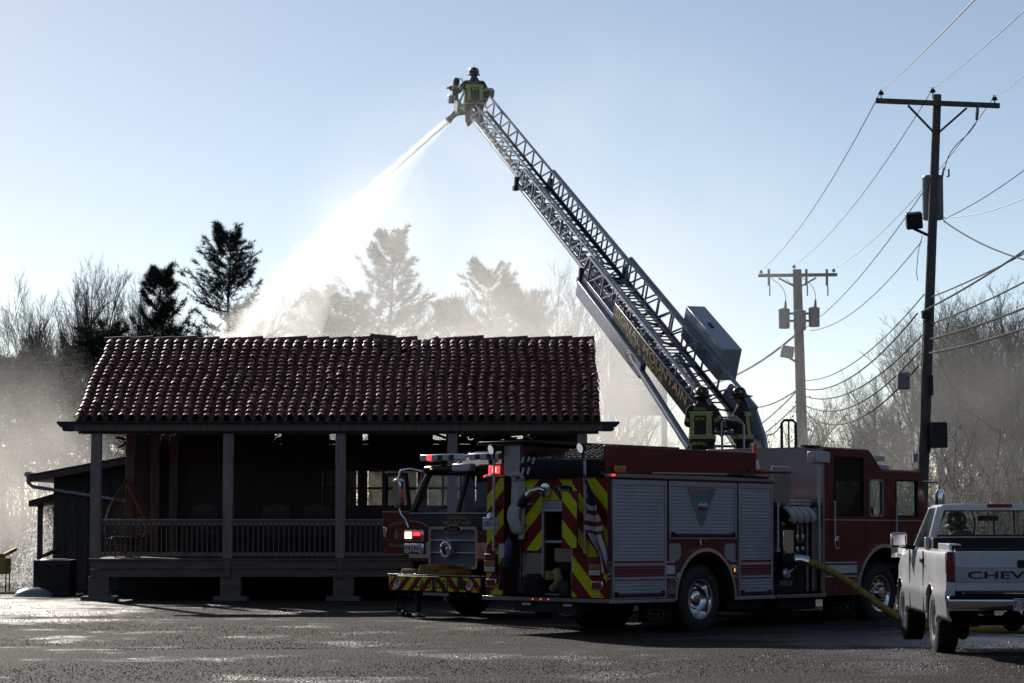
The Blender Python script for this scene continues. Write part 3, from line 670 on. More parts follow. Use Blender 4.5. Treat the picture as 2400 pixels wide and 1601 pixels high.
# right flank: roller shutters, frames, stripes
def shutter(x0,x1,z0,z1):
    f = MB(); f.frame([(x0,z0),(x1,z0),(x1,z1),(x0,z1)], [(x0+.045,z0+.02),(x1-.045,z0+.02),(x1-.045,z1-.085),(x0+.045,z1-.085)], XZ, -.012, .04); fr = f.build('roller_shutter', M_alu, E, bevel=.004)
    n = int((z1-z0-.1)/.053); s = MB(); zz = [z0+.02+(z1-.085-z0-.02)*k/n for k in range(n+1)]
    for k in range(n):
        a, b = zz[k], zz[k+1]; h = b-a
        pr = [(a,.012),(a+h*.07,.006),(a+h*.5,.004),(a+h*.93,.006),(b,.012)]
        for (z_a,ya),(z_b,yb) in zip(pr, pr[1:]):
            s.add([(x0+.045,ya,z_a),(x1-.045,ya,z_a),(x1-.045,yb,z_b),(x0+.045,yb,z_b)], [(0,1,2,3)])
    s.build('slats', M_roll, fr, smooth=True, ang=60, fix=False)
    m = MB(); m.tube([(x0+.08,-.035,z0+.07),(x1-.08,-.035,z0+.07)], .014, 8); m.box(x0+.07,x0+.12,-.04,.0,z0+.04,z0+.11); m.box(x1-.12,x1-.07,-.04,.0,z0+.04,z0+.11); m.box(x0+.05,x1-.05,-.02,.01,z0+.025,z0+.05)
    m.build('lift_bar', M_iron, fr); return fr
S1 = shutter(.08,1.40,.56,2.37); S2 = shutter(1.46,3.22,1.47,2.37); S3 = shutter(3.27,4.21,.54,2.37)
M_rstr = mat('red_stripe', (.16,.012,.014), .35)
for par, x0, x1 in ((S1,.13,1.35),(S3,3.32,4.16)):
    for z0, z1 in ((1.105,1.135),(1.02,1.055),(.972,1.012),(.93,.965),(.895,.922),(.835,.85)):
        MB().box(x0,x1,-.003,-.001,z0,z1).build('stripe', M_rstr, par)
for x0, x1 in ((1.40,1.66),(3.10,3.27),(.02,.08),(4.21,4.26)):
    for z0, z1 in ((1.105,1.125),(.925,1.06),(.865,.885)): eb('stripe', M_wht, x0+.003,x1-.003, .031,.034, z0,z1)
eb('rub_rail', M_alu, 0,1.60, -.03,.05, .495,.545,.008); eb('rub_rail', M_alu, 3.14,4.26, -.03,.05, .495,.545,.008)
fender(E, 2.37,.53,.745,.80,-.045,.06); fender(E, 2.37,.53,.70,.745,.0,.9,M_blk)
m = MB(); m.prism([(1.50,1.13),(1.72,1.13),(1.80,1.22),(1.80,1.34),(1.75,1.40),(1.50,1.40)], XZ, .02,.034); m.build('access_door', M_alu, E)
m = MB(); m.prism([(3.22,1.13),(3.00,1.13),(2.92,1.22),(2.92,1.34),(2.97,1.40),(3.22,1.40)], XZ, .02,.034); m.build('access_door', M_alu, E)
eb('latch', M_chrome, 2.27,2.31, .005,.03, 1.36,1.47,.006); eb('red_reflector', M_rlens, 2.36,2.50, .02,.033, 1.42,1.46)
al = eb('side_marker', M_alens, 3.13,3.19, -.01,.033, .92,1.02,.01); eb('lit_cell', G_amber, 3.15,3.165, -.014,-.01, .95,1.0, par=al)
# triangular emblem on the middle shutter
tri = MB(); tri.prism([(1.96,2.275),(2.67,2.285),(2.685,2.26),(2.335,1.655),(2.295,1.655),(1.955,2.25)], XZ, -.010,-.006); tri = tri.build('emblem', M_gold, S2)
t2 = MB(); t2.prism([(1.985,2.26),(2.65,2.268),(2.315,1.68)], XZ, -.013,-.010); t2.build('emblem_field', mat('emblem_blue', (.10,.17,.27), .5, var=.3, vs=6), tri)
FX, FU = (1,0,0), (0,0,1)
for s, z, w, h in (('SIGNAL MOUNTAIN',2.225,.50,.045),('EMERGENCY',2.165,.40,.045),('SERVICES',2.115,.26,.035),('RESCUE',1.86,.17,.02),('SINCE',1.83,.12,.018)):
    text('emblem_lettering', s, M_gold, tri, onplane((2.315,-.0135,z), FX, FU), w, h)
m = MB(); m.box(2.20,2.42,-.0155,-.0135,1.92,1.96); m.box(2.22,2.30,-.0155,-.0135,1.96,1.985); m.build('emblem_truck', M_rstr, tri)
m = MB(); m.prism([(2.17,1.99),(2.26,2.05),(2.33,2.02),(2.40,2.06),(2.46,1.99)], XZ, -.0145,-.0135); m.build('emblem_mountain', M_wht, tri)
# pike pole and other gear on the top ledge
m = MB(); m.tube([(1.05,.0,2.485),(3.0,.0,2.505)], .018, 10); m.build('pike_pole', mat('tan_fibreglass', (.35,.30,.16), .5), E, smooth=True)
m = MB(); m.tube([(2.95,.0,2.50),(3.55,.0,2.52)], .022, 8); m.tube([(3.3,-.01,2.50),(4.05,-.02,2.475)], .03, 8); m.tube([(3.42,-.02,2.52),(3.5,-.02,2.60),(3.54,-.02,2.56)], .012, 6); m.build('pike_hook', M_iron, E)
# pump bay
eb('pump_panel', M_black, 4.26,5.68, .16,.20, .58,1.78); eb('pump_house', M_blk, 4.27,5.66, .25,2.3, .58,2.05)
eb('pump_panel_side', M_red, 4.262,4.30, .04,.20, .57,2.06); eb('running_board', M_dia, 4.28,5.70, -.04,.30, .50,.56,.006)
eb('pump_cover', M_dia, 4.28,4.80, .05,.9, 2.07,2.56,.01); eb('cover_lid', M_red, 4.26,4.83, .03,.92, 2.56,2.58); 
eb('chassis', M_iron, .3,8.6, .85,1.65, .42,.75)
m = MB(); m.tube([(4.30,.08,2.60),(4.32,.08,2.66),(4.78,.08,2.66),(4.80,.08,2.60)], .018, 8); m.build('hand_rail', M_chrome, E, smooth=True)
for k in range(4):
    m = MB(); x = 4.62+.19*k
    m.grid(lambda u,v: (x+.16*u+.20*v-.10*v*v, .07-.10*math.sin(v*2.8), 2.02-.26*v-.05*u*v), 4, 10); o = m.build('crosslay_hose', M_hosew, E, smooth=True); o.modifiers.new('solid','SOLIDIFY').thickness = .05
m = MB()
for k in range(3):
    for j in range(2): m.box(4.62+.3*k,4.90+.3*k,.12,1.2,2.03+.055*j,2.08+.055*j)
m.build('crosslay_fold', M_hosew, E, bevel=.015)
eb('gauge_plate', M_chrome, 4.72,5.02, .145,.16, 1.22,1.62,.01); 
m = MB(); m.lathe([(0,0),(.05,0),(.045,.03),(0,.04)], (4.70,.16,1.74), (0,-1,0), 16); m.build('pump_gauge', M_chrome, E, smooth=True)
for k, (gx, gz) in enumerate(((5.12,1.50),(5.12,1.30),(5.28,1.50),(5.28,1.30),(4.45,1.30),(4.45,1.05))):
    m = MB(); m.lathe([(0,0),(.045,0),(.045,.02),(.035,.025),(0,.02)], (gx,.16,gz), (0,-1,0), 16); m.build('pump_gauge', M_chrome if k<4 else M_iron, E, smooth=True)
for k in range(6): eb('drain_handle', M_alu, 4.62+.06*k,4.64+.06*k, .13,.16, .70,.78)
m = MB(); m.lathe([(0,0),(.15,0),(.16,.04),(.12,.06),(.12,.16),(.14,.18),(.14,.22),(0,.22)], (4.72,.16,1.12), (.35,-1,0), 22); m.build('intake_valve', M_iron, E, smooth=True)
m = MB(); m.tube([(4.80,-.02,1.13),(4.87,-.10,1.14),(4.95,-.17,1.10)], [.10,.085,.10], 16); m.build('hose_coupling', M_chrome, E, smooth=True)
m = MB(); m.lathe([(0,0),(.09,0),(.10,.06),(.06,.10),(0,.10)], (4.66,.10,.90), (0,-1,0), 14); m.tube([(4.62,.0,.9),(4.78,-.03,1.0)], .02, 8); m.build('discharge_valve', M_alu, E, smooth=True)
eb('panel_strip', M_dia, 5.36,5.42, .13,.16, .60,1.78); eb('panel_strip', M_dia, 5.48,5.66, .10,.14, .60,2.0)
for x in (5.10,5.22): eb('mesh_vent', M_dia, x,x+.06, .14,.16, 1.42,1.78)
m = MB(); m.tube([(4.36,.0,2.05),(4.36,.0,1.30)], .02, 10); m.box(4.32,4.40,-.02,.10,2.0,2.08); m.box(4.30,4.40,-.02,.10,1.26,1.32); m.build('grab_rail', M_alu, E, smooth=True)
# telescoping light
m = MB(); m.tube([(5.49,-.04,1.02),(5.49,-.04,2.70)], .022, 10); m.tube([(5.49,-.04,2.05),(5.49,-.04,2.72)], .032, 10); tl = m.build('light_mast', M_alu, E, smooth=True)
eb('flood_lamp', M_alu, 5.22,5.72, -.12,.02, 2.74,2.94,.02,tl); eb('lens', M_clens, 5.26,5.68, -.128,-.12, 2.77,2.91,0,tl)
# cab
CABP = [(5.68,.52),(6.60,.52)]
def cabside(y0,y1):
    m = MB()
    m.prism(arch_poly(5.68,8.93,.52,1.20, 7.49,.53,.80)[:-2]+[(8.96,1.2),(5.68,1.2)], XZ, y0,y1) if False else None
    P = arch_poly(5.68,8.90,.52,1.88, 7.49,.53,.80); P[-2] = (8.93,1.88); m.prism(P, XZ, y0,y1)
    m.prism([(5.68,1.88),(6.02,1.88),(6.02,3.0),(5.72,3.0),(5.68,2.96)], XZ, y0,y1)
    m.prism([(6.88,1.88),(7.08,1.88),(7.08,3.0),(6.88,3.0)], XZ, y0,y1); m.prism([(6.02,2.86),(6.88,2.86),(6.88,3.0),(6.02,3.0)], XZ, y0,y1)
    m.prism([(7.08,2.50),(7.50,2.50),(7.50,2.66),(7.47,2.67),(7.08,3.0)], XZ, y0,y1); m.prism([(7.50,1.88),(7.92,1.88),(7.92,2.66),(7.50,2.66)], XZ, y0,y1)
    m.prism([(7.92,2.50),(8.60,2.50),(8.60,2.66),(7.92,2.66)], XZ, y0,y1); m.prism([(8.60,1.88),(8.93,1.88),(8.80,2.56),(8.72,2.66),(8.60,2.66)], XZ, y0,y1)
    return m
for y0, y1 in ((0,.05),(2.45,2.5)): cabside(y0,y1).build('cab_side', M_red, E)
m = MB(); top = [(5.68,3.0),(7.08,3.0),(7.47,2.665),(8.72,2.665),(8.80,2.56)]
for (xa,za),(xb,zb) in zip(top, top[1:]):
    m.add([(xa,-.004,za-.02),(xb,-.004,zb-.02),(xb,2.504,zb-.02),(xa,2.504,za-.02),(xa,.03,za+.03),(xb,.03,zb+.03),(xb,2.47,zb+.03),(xa,2.47,za+.03)], [(0,3,2,1),(4,5,6,7),(0,1,5,4),(1,2,6,5),(2,3,7,6),(3,0,4,7)])
m.build('cab_roof', M_red, E, bevel=.012)
eb('cab_rear_wall', M_dia, 5.66,5.68, .0,2.5, 1.0,3.01); eb('cab_corner_trim', M_dia, 5.655,5.70, -.006,.05, .52,2.96)
m = MB(); m.prism([(8.86,.45),(8.96,.60),(8.96,1.80),(8.93,1.88),(8.86,1.88)], XZ, .05,2.45); m.build('cab_front', M_red, E, bevel=.02)
m = MB(); m.add([(8.93,.08,1.88),(8.93,2.42,1.88),(8.80,2.42,2.55),(8.80,.08,2.55)], [(0,1,2,3)]); m.build('windscreen', M_vglass, E)
eb('front_bumper', M_chrome, 9.0,9.55, .05,2.45, .50,.76,.03)
eb('cab_floor', M_blk, 5.7,8.9, .06,2.44, .95,1.05); eb('engine_hump', M_blk, 7.3,8.6, .8,1.7, 1.05,1.55,.05); eb('dashboard', M_blk, 8.3,8.85, .1,2.4, 1.5,1.85,.04)
for x, y in ((7.8,.5),(7.8,2.0),(6.1,.6),(6.1,1.9),(6.1,1.25)): 
    m = MB(); m.box(x-.22,x+.22,y-.22,y+.22,1.05,1.45); m.box(x-.28,x-.14,y-.22,y+.22,1.45,2.05); m.box(x-.27,x-.17,y-.12,y+.12,2.07,2.3); m.build('cab_seat', M_blk, E, bevel=.04)
for y in (.02,2.47):
    eb('window_glass', M_vglass, 7.92,8.60, y,y+.008, 1.88,2.50); eb('window_glass', M_vglass, 7.10,7.48, y,y+.008, 1.90,2.48)
    eb('window_glass', M_dglass, 6.02,6.88, y,y+.008, 1.88,2.86)
m = MB(); o_ = rrect(7.07,7.51,1.86,2.51,.07); i_ = rrect(7.10,7.48,1.89,2.48,.06); m.frame(o_, i_, XZ, -.008,.055); m.build('window_gasket', M_alu, E)
m = MB(); m.frame(rrect(6.00,6.90,1.86,2.88,.03), rrect(6.03,6.87,1.89,2.85,.02), XZ, -.006,.052); m.build('window_gasket', M_blk, E)
m = MB(); m.frame(rrect(7.90,8.62,1.86,2.52,.03), rrect(7.93,8.59,1.89,2.49,.02), XZ, -.006,.052); m.build('window_gasket', M_blk, E)
eb('window_bar', M_blk, 6.03,6.87, .0,.05, 2.46,2.50)
eb('trim_line', M_alu, 5.70,8.90, -.008,-.002, 1.79,1.81)
for z0, z1 in ((1.065,1.085),(.895,1.03),(.832,.852)): eb('stripe', M_wht, 5.72,6.69-.02*(z1>1.0), -.005,-.002, z0,z1)
for x in (5.93,6.96,7.72): eb('door_seam', M_iron, x-.006,x+.006, -.004,-.001, .56,1.84)
for x, z0, z1 in ((5.95,1.50,2.12),(7.86,1.50,2.10)):
    m = MB(); m.tube([(x,-.05,z0),(x,-.05,z1)], .017, 8); m.box(x-.015,x+.015,-.05,.0,z0,z0+.03); m.box(x-.015,x+.015,-.05,.0,z1-.03,z1); m.build('door_handrail', M_alu, E, smooth=True)
dh = eb('door_latch', M_chrome, 6.00,6.12, -.02,0, 1.30,1.52,.01); eb('latch_recess', M_iron, 6.02,6.10, -.024,-.02, 1.34,1.44, par=dh)
fender(E, 7.49,.53,.80,.86,-.05,.05,M_chrome,0,180); fender(E, 7.49,.53,.76,.80,.0,.8,M_blk,0,180)
lb = eb('light_bar', M_clens, 7.55,7.90, .2,2.3, 2.84,2.94,.02); eb('bar_foot', M_iron, 7.68,7.78, .35,.5, 2.69,2.84, par=lb); eb('bar_foot', M_iron, 7.68,7.78, 2.0,2.15, 2.69,2.84, par=lb)
eb('roof_box', M_clens, 8.1,8.5, .5,1.0, 2.70,2.80,.02); eb('roof_vent', M_blk, 5.5,5.9, .2,.35, 3.03,3.06,.01)
eb('roof_marker', M_alens, 8.66,8.76, .02,.10, 2.70,2.72)
for y in (-.22,2.72):
    m = MB(); m.lathe([(0,0),(.07,0),(.09,.06),(.09,.42),(.07,.50),(0,.52)], (9.0,y,1.85), (0,0,1), 14); mm_ = m.build('mirror', M_chrome, E, smooth=True)
    m = MB(); m.tube([(8.82,.05 if y<0 else 2.45,2.5),(8.98,y,2.48),(9.0,y,2.35)], .018, 8); m.build('mirror_arm', M_chrome, mm_)
text('door_lettering', 'RESCUE', M_gold, E, onplane((8.35,-.004,1.35), FX, FU), .55, .07); text('cab_letters', 'DEPT', M_gold, E, onplane((8.68,-.004,1.52), FX, FU), .30, .06)
# cabin warning light glimpsed through the glass is the lamp on the far side
l = eb('side_warning_lamp', M_rlens, 6.10,6.42, 2.50,2.56, 2.28,2.42,.01); eb('lit_cell', G_redhot, 6.12,6.40, 2.494,2.499, 2.30,2.40, par=l)
# wheels, mud flaps
wheel(E, (2.37,.22,.53), .53, .30, -1, False); wheel(E, (2.37,2.28,.53), .53, .30, 1, False)
wheel(E, (2.37,.56,.53), .53, .28, -1, False); wheel(E, (2.37,1.94,.53), .53, .28, 1, False)
wheel(E, (7.49,.20,.53), .53, .30, -1, True); wheel(E, (7.49,2.30,.53), .53, .30, 1, True)
m = MB(); m.tube([(2.37,.3,.53),(2.37,2.2,.53)], .10, 10); m.tube([(7.49,.3,.53),(7.49,2.2,.53)], .08, 10); m.build('axles', M_iron, E)
for x, y in ((1.55,.35),(1.55,2.15),(6.55,.30),(6.55,2.2)):
    f = MB().box(x-.01,x+.01,y-.32,y+.32,.16,.52).build('mud_flap', M_rub, E)
    oval('flap_badge', M_alu, f, (x-.011,y,.30), RX, RU, .20, .085, .004); oval('flap_badge_field', M_rub, f, (x-.016,y,.30), RX, RU, .185, .072, .004)
    text('flap_script', 'Pierce', M_alu, f, onplane((x-.022,y,.30), RX, RU), .24, .08, shear=.25)
# chassis gear under the tail so no daylight shows straight through
eb('fuel_tank', M_blk, 3.2,4.2, .15,.75, .30,.56,.05); eb('tow_beam', M_iron, .0,.3, .6,1.9, .34,.50); eb('under_step', M_blk, 4.5,5.6, .1,.6, .30,.52,.03)
# grey box on ladder rack etc.
# ------------------------------------------------------------------ the ladder truck behind it (local: x forward from the cab face, y to its left, z up)
T = empty('ladder_truck', (-.962, 42.0, 0), (0, 0, R(-136)), label='red and black ladder truck with raised aerial ladder and lit red lamps', cat='fire engine')
def tb(name, m, x0,x1,y0,y1,z0,z1, bevel=0, par=None): return MB().box(x0,x1,y0,y1,z0,z1).build(name, m, par or T, bevel=bevel)
TX, TU = (0,1,0), (0,0,1)       # writing on the nose
HW = 1.27
# cab shell
m = MB()
for s in (-1,1):
    y0, y1 = (s*HW, s*(HW-.05))
    P = arch_poly(-3.0,-.02,.58,1.86,-1.30,.53,.74)
    m.prism(P, XZ, y0, y1)
    m.prism([(-.30,1.86),(-.02,1.86),(-.26,2.60),(-.42,2.60)], XZ, y0, y1); m.prism([(-3.0,1.86),(-2.7,1.86),(-2.7,3.0),(-3.0,3.0)], XZ, y0, y1)
    m.prism([(-1.55,1.86),(-1.30,1.86),(-1.30,2.60),(-1.55,2.60)], XZ, y0, y1); m.prism([(-2.7,2.55),(-.40,2.55),(-.40,2.72),(-1.0,2.72),(-1.45,3.0),(-2.7,3.0)], XZ, y0, y1)
m.build('cab_side', M_red, T)
m = MB(); m.prism([(0,.95),(.03,1.0),(.03,1.80),(0,1.86),(-.06,1.86),(-.06,.95)], XZ, -HW, HW); m.build('cab_nose', M_black, T, bevel=.015)
m = MB(); m.prism([(-.24,2.57),(-.14,2.60),(-.14,2.70),(-.22,2.73),(-1.05,2.73),(-1.05,2.60),(-.3,2.57)], XZ, -1.10, 1.10); m.build('cab_brow', M_black, T, bevel=.03)
m = MB(); m.prism([(-1.0,2.72),(-1.45,3.0),(-3.0,3.02),(-3.0,2.72)], XZ, -1.15, 1.15); m.build('raised_roof', M_black, T, bevel=.02)
tb('cab_rear_wall', M_blk, -3.02,-3.0, -HW,HW, .7,3.0); tb('cab_floor', M_blk, -2.9,-.1, -1.2,1.2, .95,1.05); tb('dashboard', M_blk, -.65,-.12, -1.15,1.15, 1.5,1.84,.05)
for y in (-.75,.75):
    m = MB(); m.box(-1.35,-.9,y-.23,y+.23,1.1,1.45); m.box(-1.45,-1.3,y-.23,y+.23,1.45,2.1); m.build('cab_seat', M_blk, T, bevel=.05)
# windscreen in two panes, pillars
for y0, y1, t0, t1 in ((-1.19,-.04,-1.0,-.03),(.04,1.19,.03,1.0)):
    m = MB(); m.add([(.0,y0,1.87),(.0,y1,1.87),(-.24,t1,2.56),(-.24,t0,2.56)], [(0,1,2,3)]); m.build('windscreen_pane', M_vglass, T)
for s in (-1,1):
    m = MB(); m.bar((.0,s*1.23,1.86),(-.25,s*1.05,2.58), .12, .07, (1,0,0)); m.build('pillar', M_black, T, bevel=.015)
MB().bar((.008,0,1.86),(-.235,0,2.57),.07,.05,(1,0,0)).build('centre_bar', M_black, T)
tb('cowl_strip', M_alu, .02,.04, -1.26,1.26, 1.845,1.87)
for y0, y1 in ((-.95,-.35),(.25,.85)):
    m = MB(); m.tube([(.06,y0,1.88),(.03,(y0+y1)/2,1.95),(-.02,y1,1.98)], .012, 6); m.build('wiper', M_iron, T)
# red corner panels with gold line
for s in (-1,1):
    cur = [(s*(HW-.01),1.72)] + [(s*(HW-.01-.62*math.sin(R(a))), 1.47+.25*math.cos(R(a))) for a in range(10,91,10)]
    m = MB(); m.prism(cur + [(s*.64,1.0),(s*(HW-.01),1.0)], lambda a,b,t: (t,a,b), .031, .036); m.build('red_corner', M_red, T)
    m = MB(); m.tube([(.037,a,b) for a,b in cur], .007, 6); m.build('gold_line', M_gold, T)
    tb('gold_line', M_gold, .03,.034, min(s*.64,s*1.26),max(s*.64,s*1.26), 1.03,1.045)
    # lamp clusters
    y0, y1 = sorted((s*1.36, s*.84))
    h = tb('warning_cluster', M_chrome, .0,.10, y0,y1, 1.35,1.56,.03)
    for k in (0,1):
        a = y0+.04+.23*k; tb('lit_lens', G_redhot if (k == 0 and s < 0) else G_red, .10,.112, a+.01,a+.19, 1.40 if k==0 else 1.45,1.52, 0, h); tb('lens', M_rlens, .095,.104, a-.01,a+.21, 1.37,1.54, 0, h)
    h = tb('headlamp_cluster', M_chrome, .0,.10, y0,y1+.06*s*0, 1.13,1.32,.03)
    for k in (0,1):
        a = y0+.04+.23*k; tb('lens', M_clens, .10,.112, a,a+.19, 1.155,1.295,.01,h); tb('bulb', M_iron, .112,.114, a+.03,a+.07, 1.2,1.25,0,h); tb('bulb', M_iron, .112,.114, a+.11,a+.15, 1.2,1.25,0,h)
    tb('chrome_band', M_chrome, .034,.045, min(s*.64,s*1.27),max(s*.64,s*1.27), 1.05,1.12); tb('chrome_band', M_chrome, .034,.05, min(s*.62,s*.80),max(s*.62,s*.80), 1.12,1.34)
# grille
m = MB(); m.frame(rrect(-.64,.64,.87,1.62,.08), rrect(-.59,.59,.92,1.57,.05), lambda a,b,t: (t,a,b), .03, .13); gr = m.build('grille', M_chrome, T, smooth=True, ang=50)
M_mesh = mat('grille_mesh', (.20,.205,.22), .4, .8, bump=.9, bs=160)
tb('grille_mesh', M_mesh, .05,.07, -.59,.59, .92,1.57, 0, gr)
for z in (1.155,1.375): tb('grille_bar', M_chrome, .07,.115, -.59,.59, z-.012,z+.012, .005, gr)
m = MB(); m.lathe([(0,.0),(.15,.0),(.16,.05),(.15,.10),(.13,.11),(.11,.085),(.04,.08),(0,.10)], (.10,-.12,1.21), (1,0,0), 28); m.build('siren', M_chrome, gr, smooth=True)
m = MB(); m.frame([(a*1.0,b) for a,b in [(-.12+.085*math.cos(k*.3927),1.21+.085*math.sin(k*.3927)) for k in range(4,13)]], [(-.12+.065*math.cos(k*.3927),1.21+.065*math.sin(k*.3927)) for k in range(4,13)], lambda a,b,t:(t,a,b), .19,.20); m.build('siren_mark', M_iron, gr)
b_ = oval('badge', M_chrome, T, (.13,0,1.575), TX, TU, .25, .075, .012); oval('badge_field', M_black, b_, (.143,0,1.575), TX, TU, .225, .06, .006); text('badge_script', 'Pierce', M_gold, b_, onplane((.15,0,1.575), TX, TU), .26, .07, shear=.25)
text('nose_lettering', 'SIGNAL', M_gold, T, onplane((.033,0.0,1.785), TX, TU), .50, .075, bold=.012); text('nose_lettering', 'MOUNTAIN', M_gold, T, onplane((.033,0.0,1.685), TX, TU), .70, .078, bold=.012)
# bumper
CHB = chevron('chevron_bumper', .0, .30, .5, 1.0, .02)
bp_ = tb('bumper', M_iron, .05,.58, -1.22,1.22, .47,.75,.02); tb('chevron_sheet', CHB, .582,.585, -1.20,1.20, .49,.735, 0, bp_); tb('bumper_top', M_dia, .05,.60, -1.23,1.23, .755,.775, .005, bp_)
text('bumper_lettering', 'LAD', M_iron, bp_, onplane((.587,-.27,.61), TX, TU), .42, .15, bold=.015); text('bumper_lettering', '1', M_iron, bp_, onplane((.587,.0,.61), TX, TU), .08, .22, bold=.015); text('bumper_lettering', 'DER', M_iron, bp_, onplane((.587,.27,.61), TX, TU), .42, .15, bold=.015)
for y in (-.95,.95):
    m = MB(); m.lathe([(.0,.0),(.07,.01),(.085,.035),(.09,.03),(.095,0)], (.585,y,.61), (1,0,0), 24); m.build('fog_lamp', M_chrome, bp_, smooth=True)
    for dy in (-.2,.2):
        for dz in (-.06,.06): MB().lathe([(0,.008),(.014,.006),(.016,0)], (.586,y+dy,.61+dz), (1,0,0), 8).build('bolt', M_chrome, bp_)
tb('black_socket', M_iron, .587,.60, .62,.82, .53,.70, .01, bp_)
for k, (y, z, w) in enumerate(((-.75,.80,.42),(-.25,.80,.5),(.25,.80,.5),(-.2,.885,.55))):
    m = MB()
    for j in range(4): m.box(.12,.52,y-w/2+.01*j,y+w/2-.01*j,z-.02+.02*j,z+.002+.02*j)
    m.build('folded_hose', M_hosey, T, bevel=.008)
# jack and hoses standing under the bumper
m = MB(); m.tube([(.40,-.62,.47),(.40,-.62,.10)], .055, 12); m.lathe([(0,0),(.16,0),(.15,.03),(.06,.07),(0,.07)], (.40,-.66,.0), (0,0,1), 16); m.box(.30,.50,-.72,-.52,.36,.47); m.build('front_jack', M_iron, T, smooth=True, ang=30)
m = MB(); m.tube([(.5,-.66,.45),(.55,-.95,.38),(.56,-1.02,.18),(.52,-.9,.05)], .02, 8); m.tube([(.5,-.60,.46),(.56,-.80,.36),(.55,-.82,.15),(.5,-.7,.08)], .016, 8)
m.lathe([(0,0),(.07,0),(.08,.05),(.03,.1),(0,.1)], (.52,-.86,.02), (0,0,1), 10); m.lathe([(0,0),(.06,0),(.06,.06),(0,.08)], (.55,-.70,.02), (0,0,1), 10); m.build('jack_hose', M_blk, T, smooth=True)
tb('step_bracket', M_alu, .1,.5, -.38,.30, .40,.47,.01)
# roof gear
for s in (-1,1):
    y0, y1 = sorted((s*1.13, s*.16)); 
    l = tb('light_bar', M_clens, -.36,-.08, y0,y1, 2.80,2.925,.03)
    for k in range(6): tb('cell', (G_red if (k==1 and s<0) else M_iron if k%2 else M_clens), -.078,-.074, y0+.05+.15*k,y0+.17+.15*k, 2.815,2.905, 0, l)
    tb('foot', M_iron, -.26,-.18, (y0+y1)/2-.05,(y0+y1)/2+.05, 2.73,2.80, 0, l)
f = tb('flood_lamp', M_alu, -.10,.06, -.10,.36, 2.60,2.74,.02); tb('lens', M_clens, .06,.066, -.07,.33, 2.62,2.72, 0, f)
for y in (-.9,-.3): tb('roof_marker', G_amber, -.138,-.13, y,y+.05, 2.655,2.67)
# open door on its right side
D = MB()
dx = -.03
D.prism([(-1.30,1.08),(-1.96,1.08),(-2.04,1.20),(-2.06,1.90),(-1.30,1.90)], lambda a,b,t:(t,a,b), dx-.03, dx+.03); dr = D.build('open_door', M_red, T, bevel=.008)
m = MB(); m.frame([(-1.30,1.90),(-2.06,1.90),(-2.05,2.60),(-1.42,2.60)], [(-1.38,1.96),(-1.97,1.96),(-1.96,2.53),(-1.47,2.53)], lambda a,b,t:(t,a,b), dx-.025, dx+.025); m.build('door_frame', M_black, dr)
m = MB(); m.add([(dx,-1.38,1.96),(dx,-1.97,1.96),(dx,-1.96,2.53),(dx,-1.47,2.53)], [(0,1,2,3)]); m.build('door_glass', M_vglass, dr)
MB().box(dx+.031,dx+.034,-2.05,-1.31,1.875,1.89).build('gold_line', M_gold, dr); MB().box(dx+.031,dx+.034,-1.96,-1.31,1.10,1.115).build('gold_line', M_gold, dr)
MB().box(dx+.03,dx+.05,-2.02,-1.93,1.42,1.60).build('door_latch', M_chrome, dr, bevel=.01)
text('door_lettering', 'SIGNAL MOUNTAIN', M_gold, dr, onplane((dx+.031,-1.53,1.62), TX, TU), .70, .065, bold=.008, arc=.07); text('door_lettering', 'FIRE & RESCUE', M_gold, dr, onplane((dx+.031,-1.56,1.27), TX, TU), .62, .06, bold=.008)
m = MB(); m.frame([(-1.56+.075*math.cos(k*.314),1.48+.10*math.sin(k*.314)) for k in range(20)], [(-1.56+.067*math.cos(k*.314),1.48+.092*math.sin(k*.314)) for k in range(20)], lambda a,b,t:(t,a,b), dx+.031,dx+.034); m.build('door_emblem', M_gold, dr)
text('door_emblem_letters', 'L1', M_gold, dr, onplane((dx+.031,-1.56,1.48), TX, TU), .07, .08)
for s in (-1,1):
    m = MB()
    for k in range(7): a = R(120+s*0+k*20); m.lathe([(0,.003),(.022,.002),(.024,0)], (dx+.031,-1.56+s*(.10+.03*abs(math.sin(k*1.7))),1.41+.022*k), (1,0,0), 6)
    m.build('door_scroll', M_gold, dr)
# mirrors
for s in (-1,1):
    m = MB(); m.prism([(a,b) for a,b in rrect(s*1.42-.105,s*1.42+.105,1.97,2.49,.09)], lambda a,b,t:(t,a,b), .10,.24); mi = m.build('mirror', M_chrome, T, smooth=True, bevel=.03, ang=50)
    m = MB(); m.tube([(-.22,s*1.10,2.60),(.05,s*1.25,2.66),(.17,s*1.36,2.64),(.17,s*1.42,2.48)], .024, 8); m.tube([(.17,s*1.42,1.98),(.14,s*1.40,1.85),(.08,s*1.33,1.74),(.05,s*1.29,1.60)], .018, 8); m.build('mirror_arm', M_chrome, mi, smooth=True)
